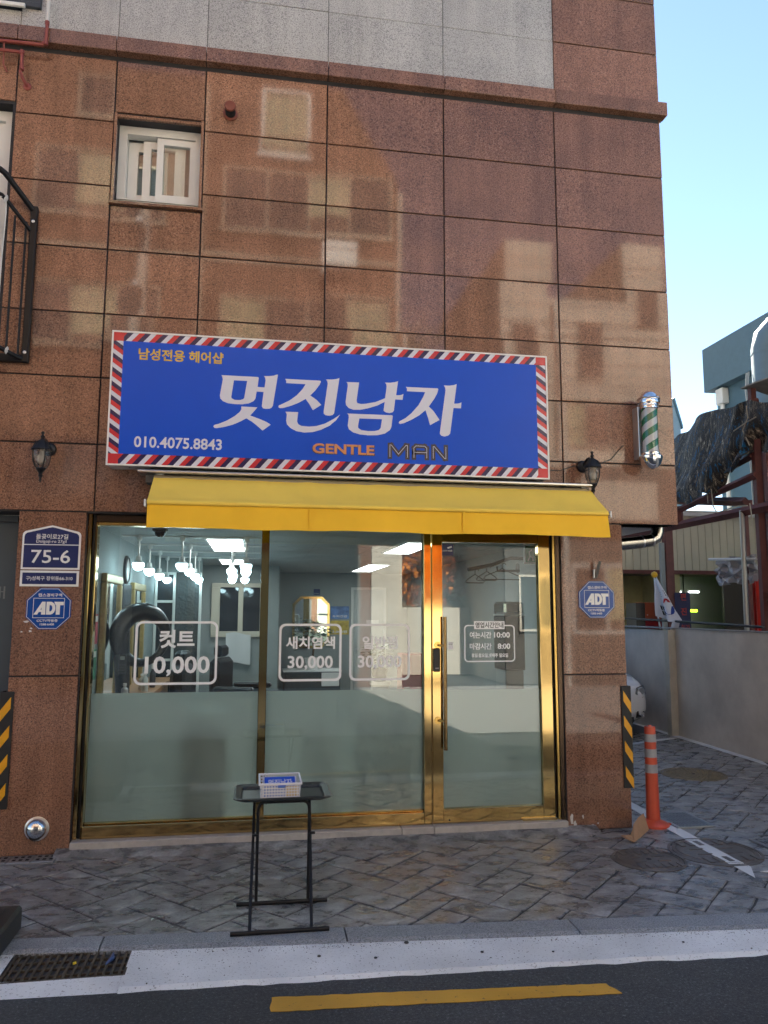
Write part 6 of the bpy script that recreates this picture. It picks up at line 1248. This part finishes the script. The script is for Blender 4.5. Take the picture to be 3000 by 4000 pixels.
for p_, c_ in ((0.53,(0.014,0.014,0.014,1)),(0.555,(0.22,0.19,0.14,1)),(0.59,(0.02,0.02,0.02,1)),(0.635,(0.62,0.55,0.42,1))): e = _c.elements.new(p_); e.color = c_
_t.links.new(_n.outputs['Fac'], _r2.inputs[0]); _t.links.new(_r2.outputs[0], _b.inputs['Base Color']); _b.inputs['Roughness'].default_value = 0.75
tp = thing('tarpaulin', (6.6,4,3.2), 'black patched tarpaulin draped over the red steel frame', 'tarpaulin')
top = [(6.9,6.4,4.30),(6.9,5.9,4.55),(6.7,5.2,4.50),(6.4,4.4,4.52),(6.2,3.6,4.42),(6.1,3.05,4.33),(6.05,2.68,4.30),(6.05,2.35,4.20),(6.05,1.9,4.12),(6.05,1.4,4.05)]
bot = [(6.5,6.2,3.30),(6.4,5.6,3.28),(6.2,5.0,3.22),(6.0,4.4,3.17),(5.95,3.9,3.20),(5.95,3.4,3.30),(6.0,3.0,3.45),(6.05,2.6,3.62),(6.05,2.1,3.66),(6.05,1.5,3.66)]
def lerp(a, b, t): return tuple(a[k]+(b[k]-a[k])*t for k in range(3))
def along(P, t):
    f = t*(len(P)-1); i = min(int(f), len(P)-2); return lerp(P[i], P[i+1], f-i)
rnd = random.Random(3); ph = [rnd.uniform(0,6.28) for _ in range(8)]
grid = []
for j in range(15):
    v = j/14; row = []
    for i in range(70):
        u_ = i/69; p = lerp(along(top,u_), along(bot,u_), v); fold = (0.05*math.sin(u_*34+ph[0]+v*1.5)+0.035*math.sin(u_*61+ph[1]-v*2)+0.03*math.sin(v*9+u_*12+ph[2]))*(0.35+v)
        row.append((p[0]-fold, p[1]+0.04*math.sin(v*7+u_*20), p[2]-0.05*math.sin(v*math.pi)+(0.06*math.sin(u_*47+ph[3])*(v > 0.9))+0.02*math.sin(u_*25+ph[4])))
    grid.append(row)
MB().sheet(grid, 0.012, (1,0,0)).build('sheet', TARP, tp, smooth=True)
MB().sheet([[(6.0+0.9*i/5, 2.75-1.2*j/4, 4.48-0.10*j/4-0.02*i+0.02*math.sin(i*2+j)) for i in range(6)] for j in range(5)], 0.02, (0,0,-1)).build('cap_sheet', mat('brown tarp', (0.20,0.18,0.16), 0.6, var=0.2), tp, smooth=True)
MB().sheet([[(6.12+0.10*math.sin(i), 3.15-0.30*i, 3.98-0.10*j-0.02*math.sin(i*1.5)) for i in range(6)] for j in range(4)], 0.012, (1,0,0)).build('buff_sheet', mat('buff sheet', (0.45,0.33,0.20), 0.6), tp, smooth=True)
ROPE = mat('grey rope', (0.38,0.35,0.28), 0.8)
for pts in ([(6.0,2.66,4.22),(5.98,2.62,4.05),(5.97,2.72,3.92),(5.97,2.60,3.70)], [(5.97,2.9,3.95),(5.97,2.64,4.0),(5.97,2.45,4.02)], [(5.94,3.4,3.28),(5.94,3.38,3.05),(5.94,3.3,2.95),(5.95,2.85,2.98),(5.95,2.68,2.96)], [(5.94,2.62,2.98),(5.94,2.60,2.85),(5.94,2.62,2.70)], [(5.94,3.52,3.5),(5.94,3.5,3.3),(5.94,3.49,3.1)]):
    MB().tube(pts, 0.008, 6).build('rope', ROPE, tp, smooth=True)
ps = thing('plastic_sheet', (6.1,3.3,2.0), 'crumpled clear plastic sheet hanging under the canopy frame', 'plastic sheet')
rnd = random.Random(5)
MB().sheet([[(6.12+0.05*rnd.uniform(-1,1), 3.66-0.86*i/14, 2.36-0.34*j/7-0.02*math.sin(i*0.8)) for i in range(15)] for j in range(8)], 0.003, (1,0,0)).build('sheet', mat('crumpled film', (0.45,0.46,0.48), 0.15, ior=1.5, alpha=0.75), ps)
MB().tube([(6.08,3.75,2.37),(6.08,2.75,2.31)], 0.016, 8).build('top_batten', WHITEP, ps, smooth=True)
rc = thing('red_tarp', (6.4,3.3,1.0), 'red plastic tarp hanging by the grey pole', 'tarpaulin')
MB().sheet([[(6.42+0.03*math.sin(i*1.9), 3.52-0.38*i/8, 2.15-1.3*j/6) for i in range(9)] for j in range(7)], 0.004, (1,0,0)).build('sheet', mat('bright red plastic', (0.62,0.030,0.018), 0.4), rc, smooth=True)
wr = thing('evergreen_bush', (6.35,2.45,1.6), 'dark green leafy clump at the right edge above the wall', 'plant')
MB().tube([(6.35,2.45,0.0),(6.35,2.45,1.9)], 0.02, 8).build('stem', BARK, wr, smooth=True)
mb = MB(); rnd = random.Random(9)
for k in range(420):
    a, b_ = rnd.uniform(0,6.283), rnd.uniform(-1.57,1.57); rr = 0.30*rnd.random()**0.4; c = Vector((6.35+rr*math.cos(a)*math.cos(b_), 2.45+rr*math.sin(a)*math.cos(b_), 1.80+rr*0.7*math.sin(b_))); d = Vector((rnd.uniform(-1,1),rnd.uniform(-1,1),rnd.uniform(-1,1))).normalized(); n_ = d.orthogonal().normalized(); mb.add([c,c+d*0.03+n_*0.012,c+d*0.06,c+d*0.03-n_*0.012],[(0,1,2,3)])
mb.build('foliage', mat('evergreen leaf', (0.02,0.055,0.022), 0.6, var=0.4, vscale=15), wr)
# flag
fg = thing('national_flag', (5.78,4.6,1.4), 'white Korean national flag with red and blue circle drooping over the grey wall', 'flag')
MB().tube([(5.80,4.72,2.17),(5.80,4.66,1.60),(5.80,4.60,1.40)], 0.012, 8).build('pole', WHITEP, fg, smooth=True); MB().lathe([(0.002,-0.05),(0.035,-0.035),(0.05,0),(0.035,0.035),(0.002,0.05)], (5.79,4.695,2.20), 16).build('ball_finial', mat('finial yellow', (0.70,0.42,0.02), 0.35), fg, smooth=True)
LE = [(4.66,2.165),(4.645,2.03),(4.635,1.90),(4.61,1.75),(4.585,1.60)]; RE = [(4.60,2.165),(4.47,2.03),(4.34,1.89),(4.20,1.70),(4.03,1.525)]
def fl_(u_, v):
    a = lerp((*LE[min(int(v*4),3)],0), (*LE[min(int(v*4),3)+1],0), v*4-min(int(v*4),3)); b = lerp((*RE[min(int(v*4),3)],0), (*RE[min(int(v*4),3)+1],0), v*4-min(int(v*4),3))
    return (5.765 - 0.05*math.sin(u_*9+v*2)*v, a[0]+(b[0]-a[0])*u_, a[1]+(b[1]-a[1])*u_ - 0.03*math.sin(u_*math.pi))
FLW = mat('flag white', (0.72,0.72,0.74), 0.8)
MB().sheet([[fl_(i/16, j/16) for i in range(17)] for j in range(17)], 0.003, (1,0,0)).build('cloth', FLW, fg, smooth=True)
MB().sheet([[(5.76-0.02*math.sin(i), 4.19-0.15*i/4+0.02*j, 1.56-0.155*j/4-0.01*i) for i in range(5)] for j in range(5)], 0.003, (1,0,0)).build('cloth_tail', FLW, fg, smooth=True)
def on_flag(poly, m_, name, n=6):
    mb = MB(); vs_ = []
    for (u_, v) in poly: p = fl_(u_, v); vs_.append((p[0]-0.006, p[1], p[2]))
    mb.add(vs_, [tuple(range(len(vs_)))]); mb.build(name, m_, fg)
FB = mat('flag blue', (0.02,0.05,0.26), 0.8); FR = mat('flag red', (0.50,0.03,0.04), 0.8); FK = mat('flag black', (0.012,0.012,0.012), 0.8)
for k in range(3):
    v0 = 0.66+0.0; uu = 0.22+k*0.075
    on_flag([(uu,0.70),(uu+0.045,0.70),(uu+0.045,0.80),(uu,0.80)], FK, 'trigram_bar'); on_flag([(uu,0.82),(uu+0.045,0.82),(uu+0.045,0.92),(uu,0.92)], FK, 'trigram_bar')
    vv = 0.36+k*0.055; on_flag([(0.66,vv),(0.98,vv),(0.98,vv+0.03),(0.66,vv+0.03)], FK, 'trigram_bar')
for k in range(6):
    a0, a1 = R(-60+k*45*0.7), R(-60+(k+1)*45*0.7)
on_flag([(0.62+0.0,0.70)]+[(0.80+0.22*math.cos(R(a)),0.70+0.16*math.sin(R(a))) for a in range(180,-1,-20)], FB, 'blue_half'); on_flag([(0.72,0.60)]+[(0.88+0.12*math.cos(R(a)),0.63+0.09*math.sin(R(a))) for a in range(180,361,30)], FR, 'red_half')
# blue-grey building with its flue, far right
BB = mat('blue grey render', (0.075,0.145,0.195), 0.7, var=0.08, vscale=1.5); BB2 = mat('blue grey fascia', (0.09,0.16,0.205), 0.6, var=0.06)
bb = thing('grey_building', (12.5,5,0), 'blue-grey building with a deep flat eave at the right edge', 'building')
MB().box(10.15,15.5,-1.5,9.50,0,7.2).build('wall', BB, bb); MB().box(9.92,15.6,-1.6,9.62,6.58,7.58).build('eave', BB2, bb)
wn = MB().box(10.13,10.16,7.1,8.3,4.2,6.1).build('window', mat('grey window', (0.035,0.055,0.07), 0.15), bb); MB().cbox(10.11,10.135,7.05,8.35,6.11,6.16,0.004).build('lintel', BB2, wn)
MB().lathe([(0.14,-0.02),(0.15,-0.1),(0.11,-0.22),(0.03,-0.27)], (10.13,7.75,5.6), 18, 'X').build('vent_hood', mat('vent hood grey', (0.4,0.43,0.45), 0.4, 0.5), bb, smooth=True)
for k in range(4): MB().cbox(10.02,10.12,7.55,7.95,5.28-k*0.13,5.31-k*0.13,0.004).build('vent_louvre', mat('louvre grey', (0.28,0.31,0.33), 0.4) if k == 0 else MATS['louvre grey'], bb)
MB().cbox(9.98,10.14,9.05,9.30,6.20,6.55,0.01).build('rain_head', WHITEM, bb); MB().tube([(10.06,9.17,6.2),(10.06,9.15,5.5),(10.06,9.12,3.5),(10.06,9.12,0.0)], 0.045, 10).build('downpipe', WHITEM, bb, smooth=True)
fd = thing('flue_stack', (8.1,5.0,2.5), 'thick grey flue pipe with a bent top at the right edge', 'chimney')
FLM = mat('galvanised flue', (0.15,0.225,0.27), 0.5, 0.2, var=0.1, vscale=3)
MB().tube([(8.245,5.11,0.0),(8.245,5.11,5.95),(8.27,5.09,6.10),(8.35,5.03,6.21),(8.48,4.94,6.27),(8.65,4.82,6.285),(9.6,4.12,6.285)], 0.30, 24).build('pipe', FLM, fd, smooth=True)
for z in (5.25,5.85): MB().tube([(8.245,5.11,z),(8.245,5.11,z+0.03)], 0.307, 24).build('band', FLM, fd, smooth=True)
for dy in (0.0, 0.05): MB().tube([(7.97,5.32+dy,5.6),(7.95,5.34+dy,5.3),(7.97,5.33+dy,4.9),(7.96,5.35+dy,4.6),(7.97,5.34+dy,3.4)], 0.016, 6).build('cable', mat('grey cable', (0.35,0.37,0.38), 0.6) if dy == 0 else MATS['grey cable'], fd, smooth=True)
nb = thing('mansard_block', (8,17,0), 'pale blue block with a sloped roof edge peeping out behind the granite corner', 'building')
MB().box(2.0,8.2,15.05,22.0,0,14.2).build('added_tower', MATS['building render'], nb); MB().prism([(2.0,0),(12.55,0),(12.55,7.2),(12.32,8.05),(2.0,8.05)], 'Y', 15.0, 22.01).build('wall', mat('pale blue wall', (0.25,0.32,0.36), 0.7, var=0.06), nb); MB().prism([(12.556,7.21),(12.60,7.14),(12.60,7.24),(12.37,8.10),(12.32,8.06)], 'Y', 14.95, 22.0).build('roof_edge', BB2, nb)  # tall part is unseen, added to keep the sun off the lot

# ------------------------------------------------------------------ the other side of the street (seen in the glass and the polished stone)
struct(MB().add([(-30,-10.99,-0.010),(30,-10.99,-0.010),(30,-4.55,-0.010),(-30,-4.55,-0.010)], [(3,2,1,0)]).build('opposite_pavement', mat('pale pavement concrete', (0.36,0.355,0.345), 0.8, var=0.15, vscale=2)), 'pale concrete pavement across the street')
OB = thing('brick_apartments', (-3,-14,0), 'brown brick apartment house across the street, mirrored in the granite', 'building')
BRK = mat('brown brick', (0.15,0.070,0.040), 0.8, var=0.15, vscale=6, bump=0.2, bscale=40); BEI = mat('beige trim', (0.58,0.52,0.42), 0.6); PW = mat('apartment pane', (0.05,0.06,0.065), 0.04); CREAMW = mat('cream render', (0.54,0.50,0.43), 0.75, var=0.08, vscale=1.2); CONC = mat('pale concrete', (0.52,0.49,0.43), 0.8, var=0.1, vscale=1.5)
MB().prism([(-12,0),(3.15,0),(3.15,11.7),(1.8,14.1),(-12,14.1)], 'Y', -18, -11.0).build('wall', BRK, OB)
MB().prism([(3.152,0.0),(3.26,0.0),(3.26,11.5),(3.152,11.5)], 'Y', -18, -11.02).build('side_render', CREAMW, OB)
MB().prism([(2.55,0.0),(3.16,0.0),(3.16,3.1),(2.55,3.1)], 'Y', -10.999, -10.93).build('pier_render', CONC, OB)
BLIND = mat('pale roller blind', (0.68,0.58,0.38), 0.8); BEI2 = mat('aged window trim', (0.42,0.36,0.27), 0.6)
def owin(x0, x1, z0, z1, par, y=-11.0, sill=True, m_=BEI2, lights=2, f=0.05, blinds=()):
    # a window of several lights: thin frame, glass, some blinds behind it
    w = curve_mesh([[(x0,z0),(x1,z0),(x1,z1),(x0,z1)],[(x0+f,z0+f),(x1-f,z0+f),(x1-f,z1-f),(x0+f,z1-f)]], 0.08, y+0.08, 'window', m_, par)
    for k in range(lights):
        a_, b_ = x0+f+(x1-x0-2*f)*k/lights, x0+f+(x1-x0-2*f)*(k+1)/lights
        if k in blinds: MB().box(a_+0.02, b_-0.02, y+0.002, y+0.02, z0+f+(z1-z0)*0.15*(k % 3), z1-f).build('blind', BLIND, w)
        MB().box(a_, b_, y+0.03, y+0.04, z0+f, z1-f).build('pane', PW if k not in blinds else GLASS, w)
        if k: MB().box(a_-f*0.4, a_+f*0.4, y+0.041, y+0.085, z0+f, z1-f).build('mullion', m_, w)
    if sill: MB().box(x0-0.06, x1+0.06, y+0.001, y+0.12, z0-0.08, z0-0.001).build('sill', m_, w)
for z0_, z1_, bl in ((4.0,5.3,(1,)),(7.3,8.8,(0,3)),(10.25,11.75,(2,))):
    owin(-11.0,-7.2,z0_,z1_,OB,lights=4,blinds=bl); owin(-5.0,-2.3,z0_+0.1,z1_,OB,lights=3,blinds=(1,)); owin(-0.9,3.0,z0_,z1_,OB,lights=4,blinds=bl)
owin(-0.1,1.02,12.15,13.75,OB,m_=WHITEP,lights=1,blinds=(0,)); owin(-4.2,-3.4,12.6,13.6,OB,lights=1)
MB().tube([(-1.35,-10.9,0.0),(-1.35,-10.9,13.6)], 0.07, 10).build('downpipe', BEI2, OB, smooth=True)
MB().tube([(-6.1,-10.9,0.0),(-6.1,-10.9,13.6)], 0.07, 10).build('downpipe', BEI2, OB, smooth=True)
MB().box(-12,3.10,-10.999,-10.90,9.55,9.66).build('string_course', BEI2, OB)
MB().cbox(1.35,2.15,-10.95,-10.60,9.35,9.95,0.02).build('air_conditioner', WHITEM, OB)
for k in range(9): MB().tube([(-0.05+k*0.13,-10.80,11.95),(-0.05+k*0.13,-10.80,12.5)], 0.012, 6).build('guard_bar', BLACKM, OB)
MB().tube([(-0.1,-10.80,12.5),(1.05,-10.80,12.5)], 0.016, 6).build('guard_rail', BLACKM, OB)
MB().box(-11.5,2.3,-10.999,-10.96,0.3,2.9).build('shop_shutter', mat('grey shutter', (0.2,0.2,0.19), 0.5), OB)
B2 = thing('beige_house', (7.5,-14,0), 'pale concrete house across the street, mirrored in the door glass', 'building')
MB().prism([(5.7,0),(10.1,0),(10.1,10.9),(9.0,10.9),(9.0,9.2),(6.9,9.2),(6.9,10.6),(5.7,10.6)], 'Y', -17, -11.2).build('wall', CREAMW, B2)
for (x0_,x1_,z0_,z1_,l_) in ((5.95,6.6,7.4,8.5,1),(7.6,8.3,7.2,8.6,1),(7.0,8.9,5.6,6.7,3),(9.2,9.8,8.6,9.6,1)): owin(x0_,x1_,z0_,z1_,B2,-11.2,False,CONC,lights=l_,f=0.035,blinds=(0,) if l_ == 3 else ())
MB().box(5.69,10.11,-11.199,-11.10,0.0,5.1).build('ground_storey', mat('shade-toned cladding', (0.10,0.095,0.088), 0.5, var=0.2, vscale=2), B2); MB().box(5.67,10.13,-11.199,-11.05,5.101,5.25).build('band', CONC, B2)  # shade on the lower wall is put into this darker colour
MB().box(6.75,9.1,-11.199,-10.45,3.75,3.88).build('balcony_slab', CONC, B2); MB().box(6.75,9.1,-10.53,-10.45,3.881,4.65).build('balcony_front', CREAMW, B2)
owin(6.0,6.9,1.2,2.5,B2,-11.1,False,CONC,f=0.05); owin(7.2,8.9,1.1,2.7,B2,-11.1,False,WHITEP,lights=2,f=0.06,blinds=(1,))
MB().tube([(7.05,-11.0,0.0),(7.05,-11.0,9.1)], 0.06, 10).build('downpipe', WHITEM, B2, smooth=True)
B3 = thing('low_house', (14,-14,0), 'low white house farther along the street, mirrored in the glass', 'building')
MB().box(11.2,18,-17,-11.6,0,5.6).build('wall', mat('white render', (0.62,0.61,0.58), 0.75, var=0.06), B3); MB().prism([(11.0,5.601),(18.2,5.601),(14.6,7.6)], 'Y', -17.2, -11.4).build('roof', mat('roof tile', (0.13,0.12,0.12), 0.7), B3)
for x0_ in (12.0,14.2,16.4): owin(x0_, x0_+1.2, 1.2, 2.6, B3, -11.6, True, WHITEP); owin(x0_, x0_+1.2, 3.6, 4.8, B3, -11.6, True, WHITEP)
rwl = thing('retaining_wall', (4,-15,0), 'pale retaining wall in the gap across the street', 'wall'); MB().box(3.27,5.68,-14.3,-14.0,0,1.75).build('wall_panel', CONC, rwl)
struct(MB().add([(3.27,-14.3,1.7),(5.68,-14.3,1.7),(14,-40,9),(-8,-40,9)], [(0,1,2,3)]).build('hillside', mat('leaf litter', (0.13,0.09,0.05), 0.9, var=0.3)), 'wooded slope behind the retaining wall')
LO = [mat('orange leaves', (0.60,0.20,0.02), 0.6, var=0.4, vscale=3), mat('russet leaves', (0.30,0.075,0.02), 0.6, var=0.4, vscale=3), mat('yellow leaves', (0.58,0.38,0.04), 0.6, var=0.3, vscale=3), mat('green leaves', (0.10,0.16,0.03), 0.6, var=0.4, vscale=3)]
def tree(x, y, z, h, r_, lm, label, seed):
    t = thing('autumn_tree', (x,y,z), label, 'tree', 'autumn trees on the slope across the street'); rnd = random.Random(seed)
    mb = MB().tube([(x,y,z-0.2),(x+0.1,y,z+h*0.3),(x+0.05,y,z+h*0.6),(x+0.1,y,z+h*0.9)], [0.16,0.13,0.08,0.02], 8); ends = []
    for k in range(9):
        a = rnd.uniform(0,6.283); zz_ = z+h*rnd.uniform(0.3,0.8); e = Vector((x+r_*0.8*math.cos(a), y+r_*0.8*math.sin(a), zz_+h*rnd.uniform(0.05,0.25))); mb.tube([(x+0.06,y,zz_), ((x+e.x)/2,(y+e.y)/2,zz_+0.3*(e.z-zz_)+0.1), tuple(e)], [0.05,0.035,0.01], 6); ends.append(e)
    mb.build('trunk', BARK, t, smooth=True)
    mb = MB(); cl = ends + [Vector((x+rnd.uniform(-r_,r_)*0.6, y+rnd.uniform(-r_,r_)*0.6, z+h*rnd.uniform(0.45,1.0))) for _ in range(14)]
    for k in range(2600):
        c0 = rnd.choice(cl); c = c0 + Vector((rnd.gauss(0,1),rnd.gauss(0,1),rnd.gauss(0,0.7)))*r_*0.22; d = Vector((rnd.uniform(-1,1),rnd.uniform(-1,1),rnd.uniform(-1,1))).normalized(); n_ = d.orthogonal().normalized(); s_ = rnd.uniform(0.06,0.13)
        mb.add([c-d*s_, c+n_*s_*0.6, c+d*s_, c-n_*s_*0.6], [(0,1,2,3)])
    mb.build('crown', lm, t)
for k, (x,y,z,h,r_,li) in enumerate(((4.15,-15.2,0.5,3.3,1.0,0),(5.15,-15.2,0.5,3.0,1.0,1),(4.7,-17.0,1.0,4.0,1.4,2),(5.9,-18.5,1.6,5.0,1.8,3),(2.6,-19.0,3.2,7.0,2.0,0),(4.4,-21.5,4.2,7.5,2.2,3),(6.8,-23.0,4.4,7.5,2.4,1))):
    tree(x,y,z,h,r_,LO[li],['orange tree standing just behind the retaining wall','russet tree standing just behind the retaining wall','yellow tree on the slope across the street','green tree on the right of the slope across the street','orange tree on the left of the slope across the street','green tree high on the slope across the street','russet tree high on the slope across the street'][k],40+k)

# utility pole and cables across the street
up = thing('utility_pole', (-2.6,-10.2,0), 'concrete utility pole with cables across the street', 'utility pole')
MB().tube([(-2.6,-10.2,-0.02),(-2.6,-10.2,10.5)], [0.16,0.11], 14).build('pole', CONC, up, smooth=True)
for z in (8.2, 9.6): MB().box(-2.66,-2.54,-10.9,-9.5,z,z+0.09).build('cross_arm', GALV, up)
for k, (y, z) in enumerate(((-9.6,9.72),(-10.0,9.72),(-10.7,9.72),(-9.7,8.32),(-10.6,8.32),(-10.05,7.2),(-10.05,7.0))):
    MB().tube([(-2.6+dx, y, z - 0.35*(1-((abs(dx)-8)/8)**2)) for dx in (-16,-12,-8,-4,-0.001)], 0.014, 5).build('cable', BLACKP, up, smooth=True)
    MB().tube([(-2.6+dx, y, z - 0.35*(1-((abs(dx)-8)/8)**2)) for dx in (0.001,4,8,12,16)], 0.014, 5).build('cable', BLACKP, up, smooth=True)
